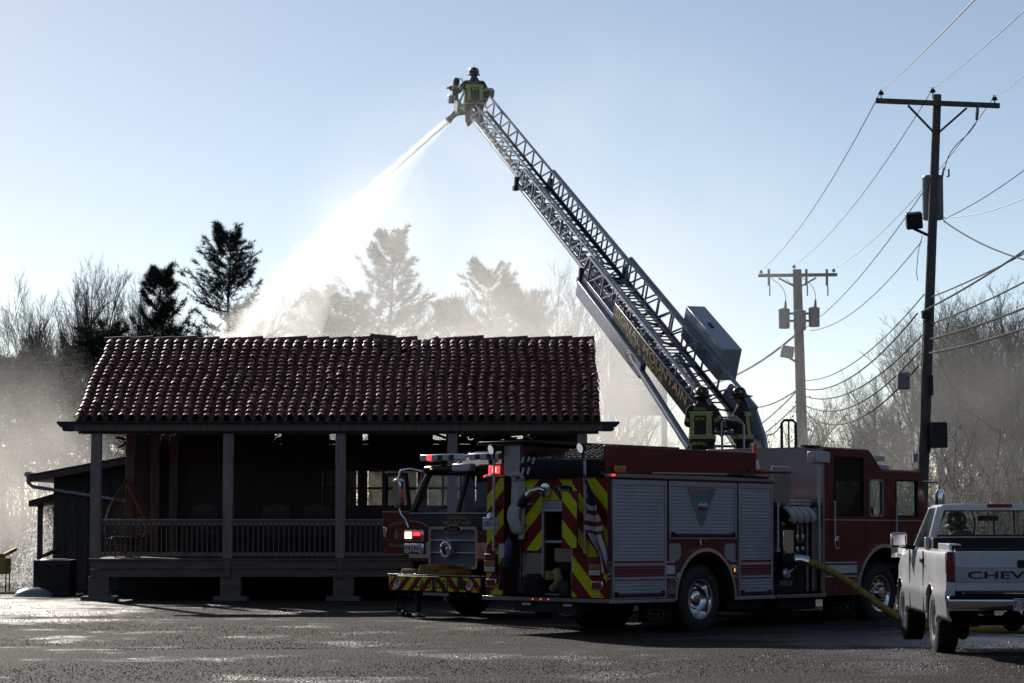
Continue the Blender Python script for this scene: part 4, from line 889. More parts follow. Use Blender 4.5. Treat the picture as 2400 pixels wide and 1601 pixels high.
# body, deck, wheels
m = MB(); m.prism(arch_poly(-9.2,-3.06,.58,2.15,-6.6,.53,.76), XZ, -1.25, -.6); m.prism(arch_poly(-9.2,-3.06,.58,2.15,-6.6,.53,.76), XZ, .6, 1.25); m.box(-9.2,-3.06,-.6,.6,.95,2.15); m.build('body', M_red, T, bevel=.01)
for s in (-1,1):
    for x0, x1 in ((-5.7,-4.4),(-4.3,-3.2),(-9.0,-7.6)):
        y0, y1 = sorted((s*1.25, s*1.262)); tb('compartment_door', M_roll, x0,x1, y0,y1, .75,2.05,.004)
tb('deck', M_dia, -9.2,-3.06, -1.25,1.25, 2.15,2.20)
tb('deck_box', M_dia, -5.6,-3.1, -1.2,-.5, 2.2,2.55,.01); tb('deck_box', M_dia, -5.6,-3.1, .5,1.2, 2.2,2.55,.01); tb('chassis', M_iron, -9,-.2, -.45,.45, .45,.8)
for x, fr in ((-1.30,True),(-6.6,False)):
    for s in (-1,1): wheel(T, (x, s*1.08, .53), .53, .30, s, fr)
    MB().tube([(x,-1,.53),(x,1,.53)], .09, 10).build('axle', M_iron, T)
TW = Matrix.Translation(T.location) @ Matrix.Rotation(R(-136),4,'Z')
def tw(o):                         # mesh given in world space, still a part of the truck
    o.matrix_parent_inverse = TW.inverted() if o.parent == T else Matrix.Identity(4); return o
# ---- aerial ladder
CAM = Vector((0,0,1.85)); K = 48.3/47.2
LB = CAM + (Vector((3.624,47.2,4.086))-CAM)*K
TIP = CAM + (Vector((-1.461,63.0,12.905))-CAM)*K
ld = (TIP-LB); LL = ld.length; ld.normalize()
lw = Vector((ld.y,-ld.x,0)).normalized()            # to the ladder's right
ln = lw.cross(ld).normalized()
def LP(s, a, b): return LB + ld*s + lw*a + ln*b
M_lad = mat('ladder_aluminium', (.34,.36,.41), .42, .55, var=.15, vs=2)
M_lad2 = mat('ladder_dark', (.10,.105,.12), .5, .5)
MID = .335
rung = MB(); rung.tube([(-.5,0,0),(.5,0,0)], .019, 8); rung_me = rung.mesh('rung'); rung_me.materials.append(M_lad)
rungM = Matrix(((lw.x,ld.x,ln.x),(lw.y,ld.y,ln.y),(lw.z,ld.z,ln.z)))
def section(s0, s1, W, h, b0, rail, bay, hr=.045):
    a0, a1 = MID-W/2, MID+W/2
    m = MB()
    for a in (a0, a1): m.bar(LP(s0,a,b0), LP(s1,a,b0), rail*.7, rail, ln)
    sec = tw(m.build('ladder_section', M_lad, T, bevel=.006))
    m = MB()
    for a in (a0, a1): m.bar(LP(s0+.1,a,b0+h), LP(s1-.35,a,b0+h), hr, hr, ln); m.bar(LP(s1-.35,a,b0+h), LP(s1,a,b0+.02), hr*.9, hr*.7, ln)
    tw(m.build('handrail', M_lad, sec))
    n = max(1, int((s1-s0-.4)/bay)); 
    for a in (a0, a1):
        for k in range(n+1):
            s = s0+.15+(s1-s0-.6)*k/n; m = MB(); m.bar(LP(s,a,b0), LP(s,a,b0+h), .032, .042, ld)
            tw(m.build('truss_upright', M_lad, sec))
            if k < n:
                s2 = s0+.15+(s1-s0-.6)*(k+1)/n; m = MB(); m.bar(LP(s,a,b0+h), LP(s2,a,b0), .028, .034, ln); tw(m.build('truss_diagonal', M_lad, sec))
    r = s0+.2
    while r < s1-.1:
        o = bpy.data.objects.new('rung', rung_me); COL.objects.link(o); o.parent = sec
        o.matrix_basis = Matrix.Translation(LP(r,MID,b0)) @ rungM.to_4x4() @ Matrix.Diagonal((W,1,1,1)); r += .356
    m = MB()                                   # cross lacing under the rungs
    r = s0+.2
    while r < s1-1.0:
        m.bar(LP(r,a0,b0-.04), LP(r+.7,a1,b0-.04), .03,.02, ln); m.bar(LP(r,a1,b0-.06), LP(r+.7,a0,b0-.06), .03,.02, ln); r += 1.1
    tw(m.build('lacing', M_lad, sec)); return sec
fly = section(6.2, LL, .62, .46, .06, .07, .75)
mid = section(1.8, 13.0, .80, .52, -.02, .09, .80)
bas = section(-1.4, 7.1, 1.0, .60, -.10, .13, 1.0, .06)
# dark web plates inside base section and cables
m = MB(); m.bar(LP(-1.2,MID+.44,-.02), LP(12.6,MID+.38,.04), .03,.06, ln); m.bar(LP(6.5,MID+.28,.10), LP(LL-1,MID+.26,.11), .05,.05, ln); tw(m.build('hose_cable_track', M_blk, T))
m = MB()
m.tube([LP(-1.0,MID,-.22), LP(7,MID,-.22)], .075, 12); m.tube([LP(7,MID,-.16), LP(13,MID,-.15)], .06, 12); m.tube([LP(13,MID,-.10), LP(LL-.1,MID,-.08)], .05, 12); tw(m.build('waterway_pipe', M_lad2, T, smooth=True))
# section collars
for s, W, b in ((7.0,1.0,-.10),(12.9,.80,-.02)):
    m = MB(); m.bar(LP(s,MID-W/2-.06,b-.07), LP(s,MID+W/2+.06,b-.07), .10,.10, ln)
    for a in (MID-W/2-.05, MID+W/2+.05): m.bar(LP(s-.05,a,b-.12), LP(s+.05,a,b+.2), .10,.08, ld); m.lathe([(0,-.06),(.07,-.06),(.07,.06),(0,.06)], LP(s+.02,a,b-.1), tuple(lw), 12)
    tw(m.build('section_collar', M_iron, T))
# name panel along the left of the base section
a = MID-.55
def plate(name, m, s0, s1, a0, a1, b0, b1, par=T, bev=.004):
    return tw(MB().obox(LP((s0+s1)/2,(a0+a1)/2,(b0+b1)/2), ld*(s1-s0)/2, lw*(a1-a0)/2, ln*(b1-b0)/2).build(name, m, par, bevel=bev))
npn = plate('name_panel', M_black, -.55, 4.55, a-.02, a+.005, -.16, .26)
tm = onplane(LP(2.1,a-.024,.13), tuple(-ld), tuple(ln)); tw(text("name_lettering", "SIGNAL MOUNTAIN", M_gold, npn, tm, 4.7, .21, bold=.014))
tm = onplane(LP(2.35,a-.024,-.07), tuple(-ld), tuple(ln)); tw(text('name_lettering', 'FIRE & RESCUE', M_gold, npn, tm, 2.4, .13, bold=.014))
plate('panel_edge', M_alu, -.55, 4.55, a-.026, a+.0, .262, .28)
M_wpl = mat('pale_grey_channel', (.46,.48,.53), .4, .2, var=.1)
ch_ = plate('cylinder_channel', M_wpl, 2.3, 6.9, a-.10, a+.02, -.52, -.17, bev=.012); plate('channel_end', M_lad2, 2.24, 2.3, a-.09, a+.01, -.51, -.18, ch_)
tw(oval('channel_badge', M_rstr, ch_, tuple(LP(2.95,a-.102,-.345)), tuple(-ld), tuple(ln), .30, .13, .004)); tw(oval('channel_badge_field', M_wht, ch_, tuple(LP(2.95,a-.106,-.345)), tuple(-ld), tuple(ln), .25, .10, .003)); tw(text('channel_script', 'Pierce', M_iron, ch_, onplane(LP(2.95,a-.112,-.345), tuple(-ld), tuple(ln)), .36, .11, shear=.25))
for s_ in (0, 1):
    aa = a-.04 if s_ == 0 else MID+.5; m = MB(); m.tube([LP(3.0,aa,-.34), LP(-.9,aa,-.62)], .085, 14); m.tube([LP(-.8,aa,-.61), LP(-1.6,aa,-1.0)], .05, 10); tw(m.build('lift_cylinder', M_lad, T, smooth=True))
# tool box on the right of the base section
bx_ = plate('ladder_box', M_wpl, 1.0, 3.3, MID+.58, MID+1.02, .05, .78, bev=.015); plate('box_latch', M_iron, 2.1, 2.35, MID+.72, MID+.8, .78, .80, bx_); plate('box_lid_seam', M_lad2, 1.02, 3.28, MID+.575, MID+1.025, .66, .672, bx_)
# heel, uprights and turntable
TTc = LP(-1.3, MID, 0); tz = 2.50
for aa in (MID-.58, MID+.56):
    m = MB(); kk = 1 if aa > MID else 0; pts = [LP(.6 if kk else -.7,aa,-.14), LP(.3 if kk else -.8,aa,.30 if kk else .0), LP(-1.0,aa,.42 if kk else .05), LP(-1.75,aa,.10)]
    pts += [Vector((pts[3].x+.10,pts[3].y-.2,tz)), Vector((LP(-.1 if kk else -.9,aa,0).x,LP(-.1 if kk else -.9,aa,0).y,tz)), LP(-.3 if kk else -1.0,aa,-.5)]
    q = [p+lw*.06 for p in pts]; n = len(pts); m.add(pts+q, [tuple(range(n-1,-1,-1)), tuple(range(n,2*n))]+[(i,(i+1)%n,n+(i+1)%n,n+i) for i in range(n)]); tw(m.build('pedestal_plate', M_wpl, T))
m = MB(); m.lathe([(0,0),(1.35,0),(1.35,.06),(0,.06)], (TTc.x-.2,TTc.y-.15,tz-.06), (0,0,1), 36); tw(m.build('turntable', M_dia, T)); m = MB(); m.lathe([(0,0),(.6,0),(.6,.3),(0,.3)], (TTc.x-.1,TTc.y+.15,tz-.34), (0,0,1), 28); tw(m.build('turntable_ring', M_iron, T))
for k in range(4): 
    z = 2.70+.25*k; m = MB(); m.bar(LP(-1.4,MID-.55,0).xy.to_3d()+Vector((0,0,z)), LP(-1.4,MID+.55,0).xy.to_3d()+Vector((0,0,z)), .05,.05); tw(m.build('heel_cross_bar', M_lad, T))
# control stand and rails on the turntable
cp = at(1600,1000,46.6); m = MB()
m.prism([(-.20,3.05),(.10,3.14),(.16,2.60),(-.10,2.56)], lambda p,q,t:(cp.x+p,cp.y+t,q), -.25,.25); tw(m.build('control_stand', M_wpl, T, bevel=.01))
m = MB(); g0 = at(1692,990,45.95); g1 = at(1743,994,45.95)
m.tube([(g0.x,g0.y,tz),(g0.x,g0.y,g0.z),(g0.x+.06,g0.y,g0.z+.06),(g1.x-.06,g1.y,g1.z+.06),(g1.x,g1.y,g1.z-.02),(g1.x,g1.y,tz)], .024, 8); tw(m.build('platform_rail', M_alu, T, smooth=True))
m = MB(); h0 = at(1832,1000,47.5); h1 = at(1858,1000,47.5); hz = at(1845,992,47.5).z
m.tube([(h0.x,h0.y,2.2),(h0.x,h0.y,hz),(h0.x+.05,h0.y,hz+.06),(h1.x,h1.y,hz+.06),(h1.x+.06,h1.y,hz),(h1.x+.06,h1.y,2.2)], .03, 8); m.tube([((h0.x+h1.x)/2+.03,h0.y,2.2),((h0.x+h1.x)/2+.03,h0.y,hz+.05)], .018, 6); rr_ = tw(m.build('boarding_rail', M_iron, T, smooth=True))
m = MB(); m.lathe([(0,0),(.10,.0),(.12,.15),(.06,.42),(.02,.5),(0,.5)], (h0.x+.1,h0.y-.03,2.5), (0,0,1), 10); m.lathe([(0,0),(.05,0),(.05,.2),(.03,.26),(0,.26)], (h1.x+.08,h0.y-.03,2.66), (0,0,1), 10); tw(m.build('hanging_gear', M_blk, rr_, smooth=True))
m = MB(); c0 = at(1797,1020,47.5); m.tube([c0.lerp(Vector((h0.x,h0.y,hz-.02)), k/8)+Vector((0,0,-.07*math.sin(math.pi*k/8))) for k in range(9)], .012, 5); tw(m.build('chain', M_iron, rr_))
# tip: monitor, lamp heads, platform
m = MB(); nz0 = LP(LL+.05,MID-.35,-.25); nd = (Vector((-5.4,-3.5,-6.2))).normalized()
m.tube([LP(LL-.6,MID,-.10), LP(LL-.1,MID,-.16), LP(LL+.05,MID-.15,-.20), nz0], [.08,.09,.10,.09], 12); m.tube([nz0, nz0+nd*.18, nz0+nd*.34], [.09,.075,.10], 14); mo = tw(m.build('water_monitor', M_blk, T, smooth=True))
m = MB(); m.obox(LP(LL+.12,MID-.42,.42), ld*.05+ln*.30, lw*.07, ld*.05); m.obox(LP(LL+.02,MID-.52,.38), ln*.30+ld*.06, lw*.02, ld*.05); tw(m.build('tip_step', M_blk, T, bevel=.01))
plate('tip_lamp', M_clens, LL+.0, LL+.16, MID-.62, MID-.44, .02, .24, bev=.02); plate('tip_bracket', M_alu, LL-.2, LL+.15, MID-.40, MID-.32, -.22, .16); plate('tip_crossbar', M_alu, LL-.06, LL+.02, MID-.36, MID+.36, -.06, .04); plate('tip_control', M_alu, LL-.15, LL+.1, MID+.40, MID+.62, .30, .52, bev=.02)
m = MB(); m.tube([LP(LL+.1,MID-.40,.70), LP(LL-.02,MID-.36,.78), LP(LL-.15,MID-.30,.66)], .018, 6); tw(m.build('tip_handle', M_alu, T))
JET0 = nz0+nd*.36
# ------------------------------------------------------------------ firefighters: one continuous remeshed body each, helmet and lettering as parts
M_gear = mat('turnout_cloth', (.034,.029,.024), .9, var=.35, vs=7, bump=.3, bs=25)
M_lime = mat('lime_trim', (.46,.62,.03), .6); M_silv = mat('reflective_tape', (.30,.31,.30), .4)
M_skin = mat('skin', (.30,.15,.10), .55); M_glove = mat('black_glove', (.015,.015,.016), .7)
M_helm = mat('black_helmet', (.012,.015,.017), .3, coat=.3)
def ring_loft(m, rings, n=18):
    vs = []; fs = []
    for cx, cy, z, rx, ry in rings:
        for k in range(n):
            a = 2*math.pi*k/n; vs.append((cx+rx*math.cos(a), cy+ry*math.sin(a), z))
    for i in range(len(rings)-1):
        for k in range(n): fs.append((i*n+k, i*n+(k+1)%n, (i+1)*n+(k+1)%n, (i+1)*n+k))
    fs.append(tuple(range(n-1,-1,-1))); fs.append(tuple((len(rings)-1)*n+k for k in range(n))); m.add(vs, fs)
def ball(m, c, r, sx=1, sy=1, sz=1, n=14):
    vs = []; fs = []
    for j in range(n//2+1):
        t = math.pi*j/(n//2)
        for k in range(n): a = 2*math.pi*k/n; vs.append((c[0]+r*sx*math.sin(t)*math.cos(a), c[1]+r*sy*math.sin(t)*math.sin(a), c[2]-r*sz*math.cos(t)))
    for j in range(n//2):
        for k in range(n): fs.append((j*n+k, j*n+(k+1)%n, (j+1)*n+(k+1)%n, (j+1)*n+k))
    m.add(vs, fs)
def limb(m, pts, rr):
    m.tube(pts, rr, 12)
    for p, r in zip(pts, rr): ball(m, p, r, n=10)
def hand(m, w, d, pal, curl=.8, side=1):
    w = Vector(w); d = Vector(d).normalized(); pal = Vector(pal); pal = (pal-d*pal.dot(d)).normalized(); x = d.cross(pal)
    for i in range(4):
        o = w + d*.085 + x*(i-1.5)*.024; r = .0125; L = (.070,.082,.078,.060)[i]; pts = [w+d*.03+x*(i-1.5)*.018, o]; dd = d.copy()
        for k in range(3): dd = (dd*math.cos(curl*.55) + pal*math.sin(curl*.55)).normalized(); pts.append(pts[-1]+dd*L*(.45,.32,.23)[k])
        m.tube(pts, [.018,.0155,.0145,.0135,.012], 8)
    t = w + d*.03 + x*side*.036; m.tube([w+d*.01, t, t+d*.035+x*side*.022+pal*.02, t+d*.06+x*side*.015+pal*.045], [.02,.018,.016,.013], 8)
    ball(m, w+d*.05, .045, 1,1,1, 10)
def person(name, loc, rz, label, P, tape=True, group=None, helmet_col=None, seated=False, vox=.0115, lean=0.0, yaw=0.0, pitch=0.0):
    m = MB()
    if not seated:
        for s in (-1,1):
            hip, kn, an = P.get('leg%d'%s, ((s*.10,0,.90),(s*.125,.03,.50),(s*.13,-.02,.12)))
            limb(m, [Vector(hip), (Vector(hip)+Vector(kn))/2, Vector(kn), (Vector(kn)+Vector(an))/2, Vector(an)], [.14,.125,.11,.10,.105])
            a = Vector(an); m.tube([a+Vector((0,-.07,-.06)), a+Vector((0,.04,-.065)), a+Vector((0,.14,-.085)), a+Vector((0,.20,-.09))], [.055,.06,.05,.035], 10)
    else:
        for s in (-1,1):
            limb(m, [Vector((s*.10,.05,.62)), Vector((s*.14,.45,.60)), Vector((s*.14,.55,.25))], [.12,.10,.085])
    base = .76 if not seated else .55
    sh = lambda z: Vector((0, lean*max(0,z-.9), 0))
    R_ = [(0,0,base,.275,.20),(0,0,.86,.28,.20),(0,0,1.0,.265,.185),(0,0,1.18,.26,.175),(0,0,1.32,.265,.168),(0,0,1.42,.25,.15),(0,0,1.475,.18,.125),(0,0,1.54,.115,.11),(0,0,1.605,.09,.10)]
    ring_loft(m, [(cx+sh(z).x, cy+sh(z).y, z, rx, ry) for cx,cy,z,rx,ry in R_])
    nk = Vector((0,.01,1.56))+sh(1.56); hd = Vector((0,.035,1.645))+sh(1.6)
    Hq = Matrix.Rotation(yaw,4,'Z') @ Matrix.Rotation(pitch,4,'X')
    m.tube([nk-Vector((0,0,.08)), nk+Vector((0,.01,.10))], [.075,.062], 12)
    hm = MB(); ball(hm, (0,0,0), .1, .80,.98,1.18, 18); ball(hm, (0,.035,-.055), .07, .82,.85,.85, 12)
    hm.tube([(0,.088,.02),(0,.112,-.018),(0,.095,-.03)], [.011,.017,.013], 8); hm.tube([(-.028,.088,-.06),(0,.097,-.06),(.028,.088,-.06)], [.007,.009,.007], 6)
    for s in (-1,1): ball(hm, (s*.08,-.005,-.005), .028, .35,.7,1.1, 8); ball(hm, (s*.032,.083,.018), .014, 1,.6,.6, 8)
    m.add([hd + (Hq @ Vector(v)) for v in hm.v], hm.f)
    hands = []
    for s in (-1,1):
        shd, el, wr, pal = P['arm%d'%s]; shd, el, wr = map(Vector, (shd, el, wr)); shd += sh(1.4)
        limb(m, [shd, (shd+el)/2, el, (el+wr)/2, wr], [.108,.102,.095,.088,.075]); d = (wr-el).normalized()
        hand(m, wr+d*.015, d, pal, P.get('curl',1.0), s); hands.append((wr, d, el, shd))
    me = m.mesh(name); ob = bpy.data.objects.new('tmp', me); COL.objects.link(ob)
    rm = ob.modifiers.new('r','REMESH'); rm.mode = 'VOXEL'; rm.voxel_size = vox; sm = ob.modifiers.new('s','SMOOTH'); sm.iterations = 3; sm.factor = .5
    dg = bpy.context.evaluated_depsgraph_get(); me2 = bpy.data.meshes.new_from_object(ob.evaluated_get(dg)); bpy.data.objects.remove(ob)
    me2.name = name; mats = [M_gear, M_lime, M_silv, M_skin, M_glove]; me2.materials.clear()
    idx = []; Hi = Hq.inverted()
    hz = hd
    for p in me2.polygons:
        c = p.center; i = 0
        if c.z > 1.56 and (c-hz).length < .19 and (Hi @ (c-hz)).y > .0: i = 3
        elif c.z > 1.56 and (c-hz).length < .19: i = 4
        else:
            on_arm = False
            for wr, d, el, shd in hands:
                t = (c-wr).dot(d); rad = ((c-wr)-d*t).length
                if t > -.005 and rad < .12 and (c-wr).length < .22: i = 4; on_arm = True; break
                if -.30 < t < 0 and rad < .10:
                    on_arm = True
                    if -.15 < t < -.075: i = 2 if -.13 < t < -.095 else 1
                    break
                du = (el-shd).normalized(); tu = (c-shd).dot(du); ru = ((c-shd)-du*tu).length
                if tu > .02 and ru < .12 and abs(c.x) > .24:
                    on_arm = True; L = (el-shd).length
                    if L*.55 < tu < L*.55+.08: i = 2 if L*.55+.02 < tu < L*.55+.06 else 1
                    break
            if not on_arm and tape:
                z = c.z; y = c.y-sh(z).y
                if z > .72:
                    for zz in (.83, 1.29):
                        if zz <= z <= zz+.085: i = 2 if zz+.024 < z < zz+.061 else 1
                    if .915 < z < 1.29 and y < -.04 and .125 < abs(c.x) < .215: i = 2 if .15 < abs(c.x) < .19 else 1
                elif not seated and .22 < z < .30: i = 2 if .24 < z < .28 else 1
        idx.append(i)
    me2.polygons.foreach_set('material_index', idx)
    o = link(name, me2, mats, None, smooth=True, ang=180); o.location = loc; o.rotation_euler = (0,0,rz)
    tag(o, label, 'person', group)
    # helmet: dome, swept brim, comb and front shield
    hb = MB(); prof = [(.118,.0),(.125,.04),(.120,.085),(.10,.125),(.065,.15),(.0,.16)]
    for sy in (1,): hb.lathe(prof, (0,0,.035), (0,0,1), 24)
    n = 28; brim_o = []; brim_i = []
    for k in range(n):
        a = 2*math.pi*k/n; back = max(0,-math.sin(a)); rr = .155 + .075*back**2 + .02*max(0,math.sin(a)); zz = .03 - .035*back - .012*abs(math.cos(a))
        brim_o.append((rr*math.cos(a)*.96, rr*math.sin(a), zz)); brim_i.append((.112*math.cos(a), .116*math.sin(a), .045))
    vs = brim_o+brim_i+[(x,y,z-.012) for x,y,z in brim_o]; hb.add(vs, [(k,(k+1)%n,n+(k+1)%n,n+k) for k in range(n)]+[(2*n+k,2*n+(k+1)%n,(k+1)%n,k) for k in range(n)])
    hb.tube([(0,-.118,.09),(0,-.09,.15),(0,0,.205),(0,.09,.15),(0,.118,.09)], [.008,.012,.014,.012,.008], 6)
    for v_ in (.6,-.6): hb.tube([(.118*math.sin(v_),-.118*math.cos(v_),.09),(0,0,.2)], .007, 5)
    hb.prism([(-.05,.05),(.05,.05),(.058,.12),(0,.19),(-.058,.12)], XZ, .125,.14)
    Hm = Matrix.Translation(hd+Vector((0,-.005,.012))) @ Hq @ Matrix.Diagonal((1.12,1.12,1.12,1))
    hb.v = [tuple(Hm @ Vector(v)) for v in hb.v]; hl = hb.build('helmet', helmet_col or M_helm, o, smooth=True, ang=50)
    tr = MB()
    for k in (-25,25,80,-80,130,-130):
        a = R(k-90); c, s = math.cos(a), math.sin(a); t = Vector((-s,c,0)); r0 = Vector((c,s,0))
        tr.add([tuple(Hm @ Vector(p)) for p in (r0*.128+t*.020+Vector((0,0,.085)), r0*.128-t*.020+Vector((0,0,.085)), r0*.121-t*.010+Vector((0,0,.128)), r0*.121+t*.010+Vector((0,0,.128)))], [(0,1,2,3)])
    tag(tr.build('helmet_tape', M_lime, hl, fix=False), kind='stuff')
    o['hd'] = 0; del o['hd']
    return o
def back_text(o, s, z, w, h, y=-.18, lean=0.0, x=0):
    text('jacket_lettering', s, M_lime, o, onplane((x, y+lean*max(0,z-.9), z), (1,0,0), (0,lean,1)), w, h, bold=.01)
# at the ladder tip, working the monitor, back to the lot
tipf = at(1112, 158, 63.3); zt = tipf.z-1.86
o = person('person', (tipf.x, 63.3, zt), R(8), 'firefighter in dark turnout gear at the tip of the raised ladder',
    {'arm-1': ((-.21,.02,1.41),(-.42,.12,1.24),(-.60,.32,1.33),(0,.3,-1)), 'arm1': ((.21,.02,1.41),(.34,.05,1.16),(.33,.26,1.02),(-1,0,-.3)),
     'leg-1': ((-.10,0,.90),(-.13,.34,.78),(-.12,.24,.42)), 'leg1': ((.10,0,.90),(.16,.22,.62),(.17,.02,.36))}, lean=.08)
back_text(o,'SIGNAL',1.42,.20,.05,-.165,.08); back_text(o,'MTN',1.235,.15,.06,-.182,.08); back_text(o,'GRAHAM',.74,.24,.05,-.205)
m = MB(); m.lathe([(.282,-.02),(.290,0),(.282,.02)], (0,0,.90), (0,0,1), 28, cap=False); m.v = [(x,y*.74,z) for x,y,z in m.v]; m.build('safety_belt', mat('red_webbing', (.16,.012,.014), .7), o, smooth=True)
# two at the turntable
DECK = tz
pf = at(1645, 907, 46.5); o = person('person', (pf.x, 46.5, pf.z-1.865), R(-18), 'firefighter seen from behind at the turntable, arm bent, red tetrahedrons on helmet',
    {'arm-1': ((-.21,.0,1.41),(-.30,.10,1.16),(-.22,.34,1.10),(1,0,0)), 'arm1': ((.21,.0,1.41),(.33,.10,1.17),(.24,.36,1.14),(-1,0,0))}, yaw=R(35), pitch=R(-8), helmet_col=mat('dark_red_black_helmet', (.02,.008,.008), .35))
back_text(o,'SIGNAL',1.425,.26,.055,-.165); back_text(o,'MTN',1.225,.17,.065,-.186); back_text(o,'MAXWELL',.735,.30,.065,-.21)
pf3 = at(1742, 908, 46.7); o = person('person', (pf3.x, 46.7, pf3.z-1.865), R(78), 'firefighter in profile at the turntable reaching toward the controls with gloved hands',
    {'arm-1': ((-.21,.0,1.41),(-.25,.18,1.16),(-.17,.44,1.12),(.3,0,-1)), 'arm1': ((.21,.0,1.41),(.25,.18,1.14),(.16,.42,1.08),(-.3,0,-1))}, lean=.05, yaw=R(8), pitch=R(-10))
# ------------------------------------------------------------------ white pickup (local: x from its left flank, y forward from the tailgate, z up)
PK = empty('pickup_truck', (5.23, 28.3, .13), (0, 0, R(-2.2)), label='white pickup truck parked with its tailgate toward the camera', cat='pickup truck')
M_pk = mat('white_truck_paint', (.74,.74,.77), .3, coat=.6, var=.13, vs=2)
M_pks = mat('grey_lower_paint', (.25,.25,.26), .4, coat=.3)
def pb(name, m, x0,x1,y0,y1,z0,z1, bevel=0, par=None): return MB().box(x0,x1,y0,y1,z0,z1).build(name, m, par or PK, bevel=bevel)
W = 1.96
def flank(s):
    # skin of one side: bulges out at the shoulder, tucks in below
    prof = [(.035,.43),(.0,.50),(-.005,.66),(-.02,.70),(-.02,.77),(-.005,.80),(.0,1.0),(.012,1.14),(.03,1.22),(.07,1.27)]
    arches = [(1.27,.39,.46),(4.25,.39,.46)]
    ys = sorted(set([0,.05,2.0,2.045] + [c+.46*math.cos(R(a)) for c,_,_ in arches for a in range(0,181,12)] + [i*.25 for i in range(1,20)] + [4.95]))
    m = MB(); n = len(prof)
    for y in ys:
        fl = 0
        for c, cz, r in arches: fl = max(fl, math.exp(-((y-c)/.42)**4)*.022)
        fr = max(0, y-4.3); tuck = .28*fr**2
        zt = 0
        for c, cz, r in arches:
            if abs(y-c) < r: zt = cz+math.sqrt(r*r-(y-c)**2)
        for x, z in prof:
            zz = z if z > .97 or zt == 0 else max(z, zt) if z < .97 else z
            if y > 3.5: zz = zz if zz < 1.1 else 1.1+(zz-1.1)*max(.35,1-(y-3.5)*.5)
            xx = x-(fl if z < 1.1 else 0)+tuck
            m.v.append((xx if s < 0 else W-xx, y, zz))
    for i in range(len(ys)-1):
        for j in range(n-1): m.f.append((i*n+j, i*n+j+1, (i+1)*n+j+1, (i+1)*n+j))
    o = m.build('side_skin', M_pk, PK, smooth=True, ang=30); so_ = o.modifiers.new('solid','SOLIDIFY'); so_.thickness = .03; so_.offset = 0
    x = -.026 if s < 0 else W+.026
    for y0, y1 in ((.02,.80),(1.74,3.78),(4.70,4.9)): pb('side_moulding', M_pks if 0 else M_chrome, min(x,x+.012*s*-1),max(x,x+.012*s*-1), y0,y1, .705,.725); 
    for y in (2.03,3.35): pb('door_seam', M_iron, x-.0 if s<0 else x-.02,x+.02 if s<0 else x, y-.006,y+.006, .48,1.24)
    pb('door_handle', M_iron, x-.01 if s<0 else x-.01,x+.01, 2.12,2.26, 1.09,1.14)
    if s < 0: 
        mm = MB(); mm.frame(rrect(1.80,1.96,.86,1.06,.02), rrect(1.805,1.955,.865,1.055,.02), lambda a,b,t:(t,a,b), x+.010,x+.024); mm.build('fuel_flap', M_iron, PK)
for s in (-1,1): flank(s)
pb('bed_floor', M_blk, .1,1.86, .05,2.0, .72,.76); pb('bed_front_wall', M_pk, .08,1.88, 1.98,2.03, .72,1.25)
for x0, x1 in ((.05,.20),(1.76,1.91)): pb('bed_rail', M_pk, x0,x1, .03,2.0, 1.245,1.275,.01); 
for x0, x1 in ((.17,.20),(1.76,1.79)): pb('bed_inner_wall', M_pk, x0,x1, .05,2.0, .74,1.25)
# tailgate
tg = pb('tailgate', M_pk, .085,1.875, -.01,.07, .79,1.275,.015)
pb('tailgate_band', mat('tailgate_band', (.52,.50,.52), .45, var=.15, vs=8), .09,1.87, -.014,-.010, .90,1.07, 0, tg)
pb('tailgate_groove', M_iron, .09,1.87, -.012,-.009, 1.07,1.074, 0, tg); pb('tailgate_groove', M_iron, .09,1.87, -.012,-.009, .896,.90, 0, tg); pb('tailgate_top_trim', M_blk, .09,1.87, -.005,.06, 1.275,1.30, .005, tg)
pb('tailgate_handle', M_iron, .83,1.13, -.02,-.010, 1.07,1.165,.01,tg)
text('tailgate_lettering', 'CHEVROLET', M_chrome, tg, onplane((.98,-.0145,.985), (1,0,0), (0,0,1)), 1.50, .10, bold=.03); text('tailgate_lettering', 'CHEVROLET', M_iron, tg, onplane((.98,-.0185,.985), (1,0,0), (0,0,1)), 1.48, .088, bold=.014)
for x0, x1 in ((-.015,.085),(1.875,1.975)):
    t = pb('tail_lamp', M_rlens, x0,x1, -.02,.10, .905,1.265,.02); pb('reverse_lens', mat('dull_lens', (.16,.04,.04), .3, coat=1), x0+.02,x1-.01, -.024,-.019, .925,.97, 0, t)
    pb('corner_panel', M_pk, x0+.01,x1, -.005,.08, .70,.90,.01)
# bumper and plate
m = MB(); m.prism([(-.14,.56),(-.16,.60),(-.16,.70),(-.12,.735),(.02,.735),(.02,.60)], lambda a,b,t:(t,a,b), -.02,1.98); bu = m.build('bumper', M_chrome, PK, bevel=.02); pb('bumper_pad', M_blk, .0,1.96, -.165,-.02, .70,.745,.01,bu)
pl = pb('licence_plate', mat('plate_white', (.62,.63,.66), .45), .75,1.055, -.175,-.168, .565,.715,.004); text('plate_number', 'F-53', mat('plate_red', (.30,.02,.02), .5), pl, onplane((.845,-.176,.635), (1,0,0), (0,0,1)), .165, .08, bold=.01); text('plate_state', 'TENNESSEE', M_iron, pl, onplane((.90,-.176,.70), (1,0,0), (0,0,1)), .17, .018)
pb('hitch', M_iron, .92,1.04, -.22,.1, .44,.54,.01); pb('rear_axle', M_iron, .2,1.76, 1.20,1.34, .33,.45,.03); pb('frame_rail', M_iron, .45,.55, .0,4.6, .50,.62); pb('frame_rail', M_iron, 1.41,1.51, .0,4.6, .50,.62)
